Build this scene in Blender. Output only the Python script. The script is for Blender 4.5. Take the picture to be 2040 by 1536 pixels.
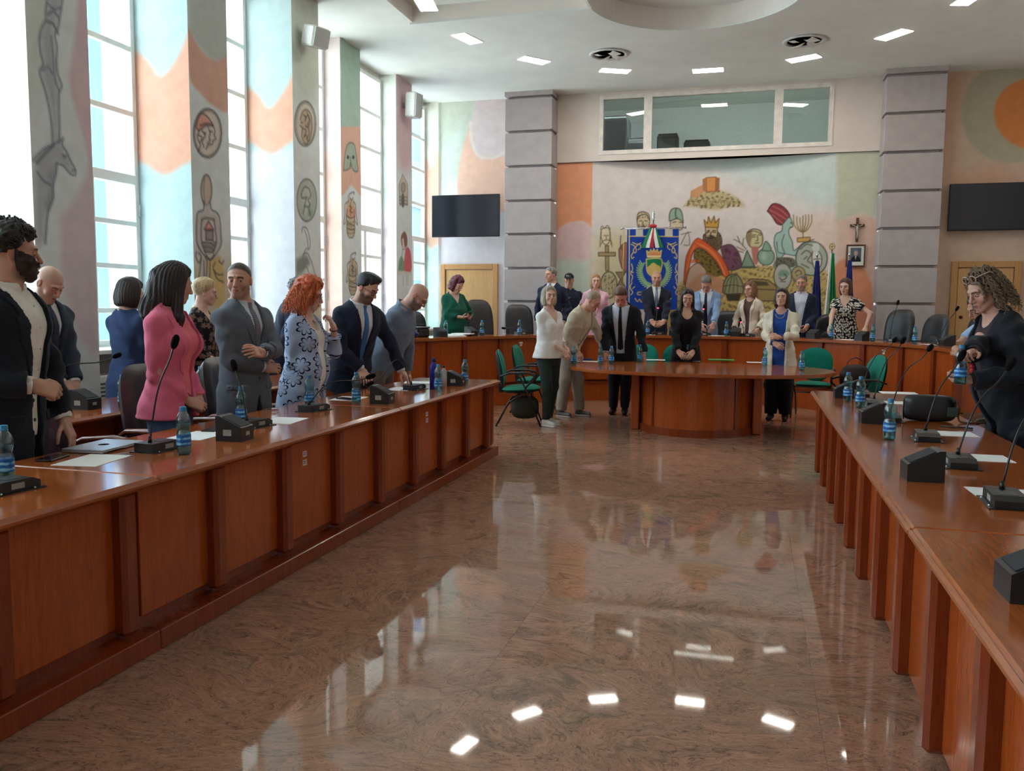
import bpy, bmesh, math, random
import numpy as np
from mathutils import Vector, Matrix, Quaternion
from mathutils.geometry import tessellate_polygon
for o in list(bpy.data.objects): bpy.data.objects.remove(o, do_unlink=True)
SC = bpy.context.scene
COL = SC.collection
random.seed(7); RNG = np.random.default_rng(7)
PI = math.pi

# ------------------------------------------------------------------ camera
FPX, PITCH, ROLL, YAW, CAMH = 1698.0, -.0923, .0085, .2722, 1.45
def cam_axes():
    cy, sy = math.cos(YAW), math.sin(YAW)
    fw = np.array([-sy*math.cos(PITCH), cy*math.cos(PITCH), math.sin(PITCH)])
    rt = np.array([cy, sy, 0.]); up = np.cross(rt, fw)
    return rt*math.cos(ROLL)+up*math.sin(ROLL), -rt*math.sin(ROLL)+up*math.cos(ROLL), fw
CR, CU, CF = cam_axes(); CPOS = np.array([0., 0., CAMH])
cd = bpy.data.cameras.new('camera'); cam = bpy.data.objects.new('camera', cd); COL.objects.link(cam)
cd.sensor_fit = 'HORIZONTAL'; cd.sensor_width = 36; cd.lens = FPX/2040*36; cd.clip_end = 200
m = Matrix.Identity(4)
for i in range(3):
    m[i][0], m[i][1], m[i][2], m[i][3] = CR[i], CU[i], -CF[i], CPOS[i]
cam.matrix_world = m; SC.camera = cam

def ray(u, v): return (u-1020)/FPX*CR + (768-v)/FPX*CU + CF
def atz(u, v, z=0.):                       # a pixel's point on a level surface
    d = ray(u, v); return CPOS + d*(z-CAMH)/d[2]
def atx(u, v, x): d = ray(u, v); return CPOS + d*x/d[0]
def aty(u, v, y): d = ray(u, v); return CPOS + d*y/d[1]

# ------------------------------------------------------------------ sky, exposure
w = bpy.data.worlds.new('world'); SC.world = w; w.use_nodes = True
nt = w.node_tree; bg = nt.nodes['Background']
bg.inputs['Color'].default_value = (.80, .92, 1., 1); bg.inputs['Strength'].default_value = 4.2
sun_ = bpy.data.lights.new('sun', 'SUN'); sun_.energy = 14.; sun_.angle = .009; sun_.color = (1., .95, .88)
so_ = bpy.data.objects.new('sun', sun_); COL.objects.link(so_); so_.rotation_euler = Vector((-.32, .75, -1.05)).to_track_quat('-Z', 'Y').to_euler()   # high sun from over the roof: lights the street, not the hall
for i_ in range(9):                          # sky portals filling the window openings
    ld_ = bpy.data.lights.new('window_portal', 'AREA'); ld_.shape = 'RECTANGLE'; ld_.size = 1.25; ld_.size_y = 4.0; ld_.cycles.is_portal = True
    lo_ = bpy.data.objects.new('window_portal', ld_); COL.objects.link(lo_); lo_.location = (-6.2, -1.12+1.976*i_, 3.1); lo_.rotation_euler = (PI/2, 0, -PI/2)
SC.view_settings.view_transform = 'Standard'; SC.view_settings.look = 'None'
SC.view_settings.exposure = 1.0; SC.view_settings.gamma = 1.0
SC.view_settings.use_curve_mapping = False

# ------------------------------------------------------------------ materials
def lin(c):
    c = np.asarray(c, float)/255.
    return np.where(c <= .04045, c/12.92, ((c+.055)/1.055)**2.4)
def lin4(c): return tuple(float(x) for x in lin(c))+(1.,)
MATS = {}
class NT:
    def __init__(s, mat): s.t = mat.node_tree; s.b = s.t.nodes.get('Principled BSDF')
    def n(s, kind, **kw):
        nd = s.t.nodes.new(kind)
        for k, v in kw.items():
            if k in nd.inputs.keys(): nd.inputs[k].default_value = v
            else: setattr(nd, k, v)
        return nd
    def l(s, a, b): s.t.links.new(a, b)
    def ramp(s, fac, stops, interp='LINEAR'):
        r = s.t.nodes.new('ShaderNodeValToRGB'); r.color_ramp.interpolation = interp
        e = r.color_ramp.elements
        while len(e) < len(stops): e.new(.5)
        for el, (p, c) in zip(e, stops): el.position = p; el.color = lin4(c) if len(c) == 3 else c
        s.l(fac, r.inputs['Fac']); return r.outputs['Color']
    def coord(s, what='Object', scale=(1, 1, 1), rot=(0, 0, 0)):
        tc = s.t.nodes.new('ShaderNodeTexCoord'); mp = s.t.nodes.new('ShaderNodeMapping')
        mp.inputs['Scale'].default_value = scale; mp.inputs['Rotation'].default_value = rot
        s.l(tc.outputs[what], mp.inputs['Vector']); return mp.outputs['Vector']
    def noise(s, vec, scale, detail=3., rough=.5, dist=0.):
        x = s.n('ShaderNodeTexNoise', Scale=scale, Detail=detail, Roughness=rough, Distortion=dist)
        s.l(vec, x.inputs['Vector']); return x.outputs['Fac']
    def mix(s, fac, a, b, mode='MIX'):
        x = s.t.nodes.new('ShaderNodeMix'); x.data_type = 'RGBA'; x.blend_type = mode
        for val, idx in ((fac, 0), (a, 6), (b, 7)):
            if hasattr(val, 'is_linked'): s.l(val, x.inputs[idx])
            elif idx == 0: x.inputs[0].default_value = val
            else: x.inputs[idx].default_value = lin4(val)
        return x.outputs[2]
    def math(s, op, a, b=0., c=None):
        x = s.t.nodes.new('ShaderNodeMath'); x.operation = op
        for i, v in enumerate((a, b) + ((c,) if c is not None else ())):
            if hasattr(v, 'is_linked'): s.l(v, x.inputs[i])
            else: x.inputs[i].default_value = v
        return x.outputs[0]
    def bump(s, h, strength=.3, dist=.01):
        x = s.n('ShaderNodeBump', Strength=strength, Distance=dist); s.l(h, x.inputs['Height'])
        s.l(x.outputs['Normal'], s.b.inputs['Normal'])
def newmat(name, rough=.5, spec=.5, metal=0., color=(200, 200, 200)):
    mt = bpy.data.materials.new(name); mt.use_nodes = True; x = NT(mt)
    x.b.inputs['Base Color'].default_value = lin4(color); x.b.inputs['Roughness'].default_value = rough
    x.b.inputs['Specular IOR Level'].default_value = spec; x.b.inputs['Metallic'].default_value = metal
    MATS[name] = mt; return mt, x
def plain(color, rough=.5, spec=.5, metal=0., var=.06, scale=30., bump=0.):
    """flat colour with slight procedural mottling; cached"""
    key = 'p_%s_%s_%s_%s_%s_%s' % (tuple(int(c) for c in color), rough, spec, metal, scale, bump)
    if key in MATS: return MATS[key]
    mt, x = newmat(key, rough, spec, metal, color)
    v = x.coord('Object'); f = x.noise(v, scale, 3)
    c = np.array(color, float)
    x.l(x.ramp(f, [(.25, tuple(np.clip(c*(1-var), 0, 255))), (.75, tuple(np.clip(c*(1+var), 0, 255)))]), x.b.inputs['Base Color'])
    if bump: x.bump(f, bump, .004)
    return mt
def fabric(color, weave=900., rough=.85, var=.10, bump=.25):
    key = 'fab_%s_%s' % (tuple(int(c) for c in color), weave)
    if key in MATS: return MATS[key]
    mt, x = newmat(key, rough, .25, 0, color)
    v = x.coord('Object'); f = x.noise(v, 9., 4, .6); g = x.noise(v, weave, 2)
    c = np.array(color, float)
    col = x.ramp(f, [(.2, tuple(np.clip(c*(1-var), 0, 255))), (.8, tuple(np.clip(c*(1+var), 0, 255)))])
    x.l(x.mix(.25, col, x.ramp(g, [(.3, tuple(c*.75)), (.7, tuple(np.clip(c*1.2, 0, 255)))])), x.b.inputs['Base Color'])
    x.b.inputs['Sheen Weight'].default_value = .08
    x.bump(x.math('ADD', x.math('MULTIPLY', f, 1.2), x.math('MULTIPLY', g, .08)), bump*2.2, .016)
    return mt
def wood(key, c0, c1, scale, rough=.22, spec=.5):
    mt, x = newmat(key, rough, spec)
    v = x.coord('Object', scale); f = x.noise(v, 3., 6, .62, 1.2); g = x.noise(v, 22., 3, .6)
    big = x.noise(x.coord('Object', (1, 1, 1)), 1.1, 2)
    a = x.ramp(f, [(.28, c0), (.72, c1)])
    b = x.mix(.28, a, x.ramp(g, [(.35, tuple(np.array(c0)*.72)), (.6, c1)]))
    x.l(x.mix(.18, b, x.ramp(big, [(.3, tuple(np.array(c0)*.8)), (.7, c1)])), x.b.inputs['Base Color'])
    x.b.inputs['Coat Weight'].default_value = .25; x.b.inputs['Coat Roughness'].default_value = .12
    return mt
W_PANEL = wood('wood_panel', (158, 66, 22), (192, 92, 34), (7, 7, .55))
W_POST = wood('wood_post', (124, 48, 20), (150, 64, 28), (7, 7, .55))
W_TOP = wood('wood_top', (152, 74, 28), (184, 100, 44), (6, .5, 6), .13, .55)
W_TOPX = wood('wood_top_curved', (152, 74, 28), (184, 100, 44), (1.2, 1.2, 6), .14, .55)
W_EDGE = wood('wood_edge', (146, 72, 32), (178, 98, 48), (6, .5, 6), .22)
W_DOOR = wood('wood_door', (196, 150, 92), (214, 170, 112), (6, 6, .4), .35)
W_FRAME = wood('wood_doorframe', (182, 132, 78), (200, 150, 94), (6, 6, .4), .35)
W_ARM = wood('wood_armrest', (112, 58, 40), (138, 76, 54), (6, 6, 6), .3)
W_DARK = wood('wood_dark', (70, 40, 26), (96, 58, 38), (9, 9, 9), .4)

def granite():
    mt, x = newmat('granite', .035, .20)
    oi = x.t.nodes.new('ShaderNodeObjectInfo')
    tc = x.t.nodes.new('ShaderNodeNewGeometry')
    wv = x.t.nodes.new('ShaderNodeVectorMath'); wv.operation = 'MULTIPLY_ADD'
    cmb = x.t.nodes.new('ShaderNodeCombineXYZ'); x.l(oi.outputs['Random'], cmb.inputs[2])
    x.l(cmb.outputs[0], wv.inputs[0]); wv.inputs[1].default_value = (0, 0, .12); x.l(tc.outputs['Position'], wv.inputs[2])
    mp = x.n('ShaderNodeMapping'); mp.inputs['Scale'].default_value = (.8, 1.15, 1.); mp.inputs['Rotation'].default_value = (0, 0, .2)
    x.l(wv.outputs[0], mp.inputs['Vector']); v = mp.outputs['Vector']
    warp = x.n('ShaderNodeTexNoise', Scale=1.7, Detail=4., Roughness=.55, Distortion=1.4); x.l(v, warp.inputs['Vector'])
    va = x.t.nodes.new('ShaderNodeVectorMath'); va.operation = 'MULTIPLY_ADD'
    x.l(warp.outputs['Color'], va.inputs[0]); va.inputs[1].default_value = (2.1, 2.1, .3); x.l(v, va.inputs[2])
    f = x.noise(va.outputs[0], 2.2, 6, .6, .5)
    g = x.noise(va.outputs[0], 7., 6, .66, .7)
    st_ = x.t.nodes.new('ShaderNodeMapping'); st_.inputs['Scale'].default_value = (.55, 1.9, 1.); x.l(va.outputs[0], st_.inputs['Vector'])
    g2 = x.noise(st_.outputs['Vector'], 13., 5, .65, .6)
    fine = x.noise(v, 85., 4, .7)
    base = x.ramp(f, [(.30, (112, 98, 82)), (.42, (166, 124, 100)), (.52, (188, 134, 110)), (.62, (156, 124, 98)), (.75, (124, 108, 90))])
    tint = x.mix(.45, base, x.ramp(g, [(.36, (104, 88, 72)), (.5, (172, 128, 102)), (.62, (206, 158, 128))]))
    vm = x.math('MULTIPLY', x.ramp(g2, [(.47, (0, 0, 0)), (.50, (255, 255, 255)), (.53, (0, 0, 0))]), x.ramp(fine, [(.44, (0, 0, 0)), (.52, (255, 255, 255))]))
    vb_ = x.math('MULTIPLY', x.ramp(g, [(.40, (255, 255, 255)), (.455, (0, 0, 0))]), x.ramp(fine, [(.5, (0, 0, 0)), (.58, (255, 255, 255))]))
    c2 = x.mix(x.math('MINIMUM', x.math('ADD', vm, x.math('MULTIPLY', vb_, .7)), .92), tint, (40, 32, 28))
    c3 = x.mix(.22, c2, x.ramp(fine, [(.35, (84, 68, 56)), (.65, (190, 152, 126))]))
    x.l(c3, x.b.inputs['Base Color'])
    return mt
GRANITE = granite()
def vcol(key, rough=.7, spec=.3, grain=18., amt=.06, bump=0.):
    """painted plaster / painted surface: colour from the painted vertex attribute"""
    mt, x = newmat(key, rough, spec)
    at = x.t.nodes.new('ShaderNodeAttribute'); at.attribute_name = 'Col'
    f = x.noise(x.coord('Object'), grain, 5, .6)
    mulc = x.ramp(f, [(.25, tuple([255*(1-amt)]*3)), (.75, (255, 255, 255))])
    x.l(x.mix(1., at.outputs['Color'], mulc, 'MULTIPLY'), x.b.inputs['Base Color'])
    if bump: x.bump(f, bump, .006)
    return mt
PAINT = vcol('painted_plaster', .8, .25, 7., .07)
CLOTHCOL = vcol('painted_cloth', .8, .2, 60., .10, .15)
PLASTER = plain((222, 216, 208), .85, .25, scale=5., var=.025)
CEILM = plain((226, 228, 224), .9, .2, scale=3., var=.02)
WHITEP = plain((236, 238, 234), .45, .4, scale=12., var=.02)
LILAC = plain((170, 161, 160), .75, .25, scale=8., var=.03)
def emit(key, col, s):
    mt = bpy.data.materials.new(key); mt.use_nodes = True; t = mt.node_tree
    for n in list(t.nodes): t.nodes.remove(n)
    e = t.nodes.new('ShaderNodeEmission'); o = t.nodes.new('ShaderNodeOutputMaterial')
    e.inputs[0].default_value = lin4(col); e.inputs[1].default_value = s; t.links.new(e.outputs[0], o.inputs[0]); return mt
LAMP = emit('lamp_glow', (255, 249, 238), 24.)
BOOTHGLOW = emit('booth_glow', (255, 250, 240), 7.)
REDLED = emit('red_led', (255, 60, 80), 3.)
def clear(key, tint, gloss=.12, grough=.02):
    """thin clear pane or shell: light passes straight through, tinted, with a mirror gloss"""
    mt = bpy.data.materials.new(key); mt.use_nodes = True; t = mt.node_tree
    for n in list(t.nodes): t.nodes.remove(n)
    tr = t.nodes.new('ShaderNodeBsdfTransparent'); tr.inputs[0].default_value = lin4(tint)
    gl = t.nodes.new('ShaderNodeBsdfGlossy'); gl.inputs['Roughness'].default_value = grough
    fr = t.nodes.new('ShaderNodeLayerWeight'); fr.inputs[0].default_value = .5
    pw = t.nodes.new('ShaderNodeMath'); pw.operation = 'POWER'; pw.inputs[1].default_value = 4.
    t.links.new(fr.outputs['Facing'], pw.inputs[0])
    ma = t.nodes.new('ShaderNodeMath'); ma.operation = 'MULTIPLY_ADD'; ma.inputs[1].default_value = .75; ma.inputs[2].default_value = gloss+.03; ma.use_clamp = True
    mx = t.nodes.new('ShaderNodeMixShader'); o = t.nodes.new('ShaderNodeOutputMaterial')
    t.links.new(pw.outputs[0], ma.inputs[0]); t.links.new(ma.outputs[0], mx.inputs[0])
    t.links.new(tr.outputs[0], mx.inputs[1]); t.links.new(gl.outputs[0], mx.inputs[2]); t.links.new(mx.outputs[0], o.inputs[0])
    return mt
GLASS = clear('window_glass', (244, 250, 252), 0.0)
DIMGLASS = clear('booth_glass', (214, 220, 218), .06)
PLASTIC = clear('bottle_plastic', (178, 232, 236), .10, .05)
WATER = clear('bottle_water', (170, 228, 236), .02, .02)
BLACKP = plain((30, 31, 33), .42, .5, scale=60., var=.1)
BLACKM = plain((22, 22, 24), .35, .5, scale=60., var=.1)
FOAM = plain((20, 20, 22), .95, .1, scale=300., var=.3, bump=.5)
GREYP = plain((150, 154, 156), .5, .4, scale=20.)
PAPER = plain((240, 240, 238), .8, .2, scale=20., var=.01)
CHROME = plain((190, 192, 196), .2, .5, 1., scale=20.)
SCREEN = plain((26, 30, 40), .16, .5, scale=2., var=.05)

# ------------------------------------------------------------------ objects
def props(o, label=None, cat=None, group=None, kind=None):
    if label: o['label'] = label
    if cat: o['category'] = cat
    if group: o['group'] = group
    if kind: o['kind'] = kind
    return o
def empty(name, loc=(0, 0, 0), rz=0., label=None, cat=None, group=None, kind=None):
    o = bpy.data.objects.new(name, None); COL.objects.link(o); o.location = loc; o.rotation_euler = (0, 0, rz)
    o.empty_display_size = .05
    return props(o, label, cat, group, kind)
def link(name, mesh, parent=None, loc=None, rot=None):
    o = bpy.data.objects.new(name, mesh); COL.objects.link(o)
    if parent is not None: o.parent = parent
    if loc is not None: o.location = loc
    if rot is not None: o.rotation_euler = rot
    return o
def copy_tree(o, parent=None):
    c = o.copy(); COL.objects.link(c); c.parent = parent
    for ch in list(o.children): copy_tree(ch, c)
    return c
class MB:
    """collects shapes into one mesh"""
    def __init__(s): s.v = []; s.f = []; s.mi = []; s.sm = []; s.cur = 0
    def add(s, vs, fs, smooth=False):
        b = len(s.v); s.v += [tuple(map(float, p)) for p in vs]
        for f in fs: s.f.append(tuple(b+i for i in f)); s.mi.append(s.cur); s.sm.append(smooth)
        return s
    def box(s, x0, x1, y0, y1, z0, z1, M=None, ch=0.):
        if ch <= 0:
            vs = [(x, y, z) for z in (z0, z1) for y in (y0, y1) for x in (x0, x1)]
            fs = [(0, 2, 3, 1), (4, 5, 7, 6), (0, 1, 5, 4), (2, 6, 7, 3), (0, 4, 6, 2), (1, 3, 7, 5)]
        else:
            c = min(ch, .49*min(x1-x0, y1-y0, z1-z0)); vs = []; idx = {}
            for sx in (0, 1):
                for sy in (0, 1):
                    for sz in (0, 1):
                        P = [x1 if sx else x0, y1 if sy else y0, z1 if sz else z0]
                        I = [-c if sx else c, -c if sy else c, -c if sz else c]
                        for a in range(3):   # vertex lying on face a
                            q = list(P)
                            for k in range(3):
                                if k != a: q[k] += I[k]
                            idx[(sx, sy, sz, a)] = len(vs); vs.append(q)
            fs = []
            for a in range(3):
                k1, k2 = [(1, 2), (2, 0), (0, 1)][a]
                for sa in (0, 1):
                    ring = []
                    for (p, q) in ((0, 0), (1, 0), (1, 1), (0, 1)):
                        key = [0, 0, 0]; key[a] = sa; key[k1] = p; key[k2] = q; ring.append(idx[tuple(key)+(a,)])
                    fs.append(tuple(ring if sa else ring[::-1]))
            for a in range(3):               # edges along axis a
                k1, k2 = [(1, 2), (2, 0), (0, 1)][a]
                for p in (0, 1):
                    for q in (0, 1):
                        k = [[0, 0, 0], [0, 0, 0]]
                        for e in (0, 1): k[e][a] = e; k[e][k1] = p; k[e][k2] = q
                        r = (idx[tuple(k[0])+(k1,)], idx[tuple(k[0])+(k2,)], idx[tuple(k[1])+(k2,)], idx[tuple(k[1])+(k1,)])
                        fs.append(r if (p ^ q) else r[::-1])
            for sx in (0, 1):
                for sy in (0, 1):
                    for sz in (0, 1):
                        r = tuple(idx[(sx, sy, sz, a)] for a in range(3)); fs.append(r if (sx+sy+sz) % 2 else r[::-1])
        if M is not None: vs = [tuple(M @ Vector(p)) for p in vs]
        return s.add(vs, fs)
    def prism(s, poly, a, b, axis=2, M=None):
        """poly: 2D outline (ccw) swept from a to b along an axis"""
        n = len(poly)
        def P(p, h): return (p[0], p[1], h) if axis == 2 else ((p[0], h, p[1]) if axis == 1 else (h, p[0], p[1]))
        vs = [P(p, a) for p in poly]+[P(p, b) for p in poly]
        flip = axis == 1
        fs = [(i, (i+1) % n, n+(i+1) % n, n+i) for i in range(n)]
        tri = tessellate_polygon([[Vector((p[0], p[1], 0)) for p in poly]])
        for t in tri: fs.append((t[0], t[1], t[2])); fs.append((n+t[2], n+t[1], n+t[0]))
        if M is not None: vs = [tuple(M @ Vector(p)) for p in vs]
        return s.add(vs, fs)
    def tube(s, path, r, n=8, closed=False, smooth=True, flat=1.):
        path = [np.asarray(p, float) for p in path]; k = len(path)
        rs = r if hasattr(r, '__len__') else [r]*k
        vs = []; up = None
        for i in range(k):
            if closed: t = path[(i+1) % k]-path[i-1]
            else: t = path[min(i+1, k-1)]-path[max(i-1, 0)]
            t = t/(np.linalg.norm(t)+1e-12)
            if up is None:
                up = np.array([0, 0, 1.]) if abs(t[2]) < .9 else np.array([1., 0, 0])
            up = up-t*(up@t); up = up/(np.linalg.norm(up)+1e-12); sd = np.cross(t, up)
            for j in range(n):
                a = 2*PI*j/n; vs.append(path[i]+rs[i]*(math.cos(a)*up*flat+math.sin(a)*sd))
        fs = []
        for i in range(k if closed else k-1):
            for j in range(n):
                a, b = i*n+j, i*n+(j+1) % n; c, d = ((i+1) % k)*n+(j+1) % n, ((i+1) % k)*n+j
                fs.append((a, b, c, d))
        if not closed: fs.append(tuple(range(n))[::-1]); fs.append(tuple((k-1)*n+j for j in range(n)))
        return s.add(vs, fs, smooth)
    def lathe(s, prof, n=16, c=(0, 0, 0), M=None, smooth=True):
        vs = []; fs = []; k = len(prof)
        for (r, z) in prof:
            for j in range(n):
                a = 2*PI*j/n; vs.append((c[0]+r*math.cos(a), c[1]+r*math.sin(a), c[2]+z))
        for i in range(k-1):
            for j in range(n):
                fs.append((i*n+j, i*n+(j+1) % n, (i+1)*n+(j+1) % n, (i+1)*n+j))
        if prof[0][0] > 1e-6: fs.append(tuple(range(n))[::-1])
        if prof[-1][0] > 1e-6: fs.append(tuple((k-1)*n+j for j in range(n)))
        if M is not None: vs = [tuple(M @ Vector(p)) for p in vs]
        return s.add(vs, fs, smooth)
    def ball(s, c, r, n=12, m=8, M=None):
        r = r if hasattr(r, '__len__') else (r, r, r); vs = []; fs = []
        for i in range(m+1):
            t = PI*i/m
            for j in range(n):
                a = 2*PI*j/n; vs.append((c[0]+r[0]*math.sin(t)*math.cos(a), c[1]+r[1]*math.sin(t)*math.sin(a), c[2]-r[2]*math.cos(t)))
        for i in range(m):
            for j in range(n): fs.append((i*n+j, i*n+(j+1) % n, (i+1)*n+(j+1) % n, (i+1)*n+j))
        if M is not None: vs = [tuple(M @ Vector(p)) for p in vs]
        return s.add(vs, fs, True)
    def mesh(s, name, mats):
        me = bpy.data.meshes.new(name); me.from_pydata(s.v, [], s.f)
        for mt in (mats if isinstance(mats, (list, tuple)) else [mats]): me.materials.append(mt)
        me.polygons.foreach_set('material_index', s.mi); me.polygons.foreach_set('use_smooth', s.sm)
        me.update(); return me
    def build(s, name, mats, parent=None, loc=None, rot=None): return link(name, s.mesh(name, mats), parent, loc, rot)
def npmesh(name, V, F, mat, col=None, smooth=True):
    """numpy verts and quads (or tris) to a mesh"""
    me = bpy.data.meshes.new(name); V = np.ascontiguousarray(V, np.float32); F = np.ascontiguousarray(F, np.int32)
    me.vertices.add(len(V)); me.vertices.foreach_set('co', V.ravel())
    k = F.shape[1]; me.loops.add(F.size); me.loops.foreach_set('vertex_index', F.ravel())
    me.polygons.add(len(F)); me.polygons.foreach_set('loop_start', np.arange(0, F.size, k, dtype=np.int32))
    me.polygons.foreach_set('use_smooth', np.full(len(F), smooth))
    for mt in (mat if isinstance(mat, (list, tuple)) else [mat]): me.materials.append(mt)
    if col is not None: setcol(me, col)
    me.update(calc_edges=True); me.validate(); return me
def setcol(me, col, name='Col'):
    a = me.color_attributes.new(name, 'FLOAT_COLOR', 'POINT')
    c = np.ones((len(col), 4), np.float32); c[:, :3] = col[:, :3]; a.data.foreach_set('color', c.ravel())

# ------------------------------------------------------------------ painter (colours on a wall grid, metres s,t)
class Canvas:
    def __init__(s, s0, s1, t0, t1, res, base):
        s.ns = max(2, int(round((s1-s0)/res))+1); s.nt = max(2, int(round((t1-t0)/res))+1)
        s.S = np.linspace(s0, s1, s.ns); s.T = np.linspace(t0, t1, s.nt); s.res = res
        s.C = np.tile(np.array(base, np.float32), (s.nt, s.ns, 1)); s.st = None; s.lk = 1.; s.la = 1.
    def win(s, a, pad):
        a = np.asarray(a, float)
        i0, i1 = np.searchsorted(s.S, [a[:, 0].min()-pad, a[:, 0].max()+pad]); j0, j1 = np.searchsorted(s.T, [a[:, 1].min()-pad, a[:, 1].max()+pad])
        if i1 <= i0 or j1 <= j0: return None
        X, Y = np.meshgrid(s.S[i0:i1], s.T[j0:j1]); return slice(j0, j1), slice(i0, i1), X, Y
    def put(s, wj, wi, a, col):
        a = np.clip(a, 0, 1)[..., None]; s.C[wj, wi] = s.C[wj, wi]*(1-a)+np.array(col, np.float32)*a
    def pts(s, p): return np.array([s.st(*q) for q in p]) if s.st else np.asarray(p, float)
    def segd(s, P, X, Y, closed=False):
        d = np.full(X.shape, 1e9); n = len(P)
        for i in range(n if closed else n-1):
            a, b = P[i], P[(i+1) % n]; e = b-a; L = e@e+1e-12
            t = np.clip(((X-a[0])*e[0]+(Y-a[1])*e[1])/L, 0, 1)
            d = np.minimum(d, (X-a[0]-t*e[0])**2+(Y-a[1]-t*e[1])**2)
        return np.sqrt(d)
    def line(s, p, col=(70, 64, 62), wd=.012, al=.9, smooth=True):
        P = s.pts(p)
        if smooth and len(P) > 2: P = spline(P, 5)
        w = s.win(P, wd*2)
        if w is None: return
        wd *= s.lk; d = s.segd(P, w[2], w[3]); s.put(w[0], w[1], al*s.la*(1.-(d-wd*.5)/(s.res*.9)), col)
    def fill(s, p, col, al=1., soft=.012, smooth=True, edge=None, ew=.012):
        P = s.pts(p)
        if smooth and len(P) > 3: P = spline(np.vstack([P, P[:1]]), 4)[:-1]
        w = s.win(P, soft+.02)
        if w is None: return
        X, Y = w[2], w[3]; ins = np.zeros(X.shape, bool); n = len(P)
        for i in range(n):
            a, b = P[i], P[(i+1) % n]
            if a[1] == b[1]: continue
            c = ((a[1] > Y) != (b[1] > Y)) & (X < (b[0]-a[0])*(Y-a[1])/(b[1]-a[1])+a[0]); ins ^= c
        d = s.segd(P, X, Y, True); sd = np.where(ins, d, -d)
        s.put(w[0], w[1], al*(.5+sd/max(soft, s.res)), col)
        if edge is not None: s.put(w[0], w[1], .9*s.la*(1.-(d-ew*s.lk*.5)/(s.res*.9)), edge)
    def ell(s, c, rx, ry, col, al=1., soft=.012, edge=None, ew=.012, n=20):
        """c, rx, ry in the traced frame"""
        s.fill([(c[0]+rx*math.cos(2*PI*i/n), c[1]+ry*math.sin(2*PI*i/n)) for i in range(n)], col, al, soft, True, edge, ew)
    def speckle(s, p, col, al, seed, scale=60.):
        P = s.pts(p); w = s.win(P, 0)
        if w is None: return
        X, Y = w[2], w[3]; r = np.random.default_rng(seed); f = np.zeros(X.shape)
        for k in range(7):
            a = r.uniform(0, PI); q = scale*r.uniform(.5, 1.6); f += np.sin(q*(X*math.cos(a)+Y*math.sin(a))+r.uniform(0, 6)+2*np.sin(q*.3*Y+k))
        ins = np.zeros(X.shape, bool); n = len(P)
        for i in range(n):
            a, b = P[i], P[(i+1) % n]
            if a[1] == b[1]: continue
            ins ^= ((a[1] > Y) != (b[1] > Y)) & (X < (b[0]-a[0])*(Y-a[1])/(b[1]-a[1])+a[0])
        s.put(w[0], w[1], al*ins*np.clip(f/3., 0, 1), col)
    def mesh(s, name, fn, mat=None, flip=False):
        """fn(S,T) -> (n,3) positions"""
        X, Y = np.meshgrid(s.S, s.T); V = fn(X.ravel(), Y.ravel())
        i = np.arange(s.ns*s.nt).reshape(s.nt, s.ns)
        F = np.stack([i[:-1, :-1], i[:-1, 1:], i[1:, 1:], i[1:, :-1]], -1).reshape(-1, 4)
        if flip: F = F[:, ::-1]
        return npmesh(name, V, F, mat or PAINT, lin(np.clip(s.C, 0, 255)).reshape(-1, 3), False)
def spline(P, k):
    P = np.asarray(P, float); n = len(P); out = []
    for i in range(n-1):
        p0, p1, p2, p3 = P[max(i-1, 0)], P[i], P[i+1], P[min(i+2, n-1)]
        for j in range(k):
            t = j/k; out.append(.5*((2*p1)+(-p0+p2)*t+(2*p0-5*p1+4*p2-p3)*t*t+(-p0+3*p1-3*p2+p3)*t**3))
    out.append(P[-1]); return np.array(out)
PEACH = (236, 178, 152); MINT = (188, 214, 202); LIL = (214, 200, 206); PINKW = (226, 196, 190); SKYB = (206, 226, 226); CREAM = (224, 212, 196)
# ================================================================== THE ROOM
CZ = 5.24                                     # ceiling height
XR = 4.2; YB = -3.2; XG = -6.05               # right wall, wall behind, window plane
def struct(o): o['kind'] = 'structure'; return o
# floor: a dark bed with polished granite slabs
fl = struct(MB().box(-6.4, XR+.1, YB-.1, 15.9, -.12, -.022).build('floor', plain((96, 78, 66), .6)))
sx = [-6.05+.08+1.25*i for i in range(-1, 10)]; sx = [-.97+1.25*i for i in range(-5, 6)]
sy = [2.1+1.25*i for i in range(-5, 12)]
slabs = {}
for i in range(len(sx)-1):
    for j in range(len(sy)-1):
        x0, x1 = max(sx[i], -6.05), min(sx[i+1], XR); y0, y1 = max(sy[j], YB), min(sy[j+1], 15.75)
        if x1-x0 < .05 or y1-y0 < .05: continue
        k = (round(x1-x0, 3), round(y1-y0, 3))
        if k not in slabs: slabs[k] = MB().box(0.0004, k[0]-.0004, .0004, k[1]-.0004, -.022, 0).mesh('slab', GRANITE)
        link('slab', slabs[k], fl, (x0, y0, 0))
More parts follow.
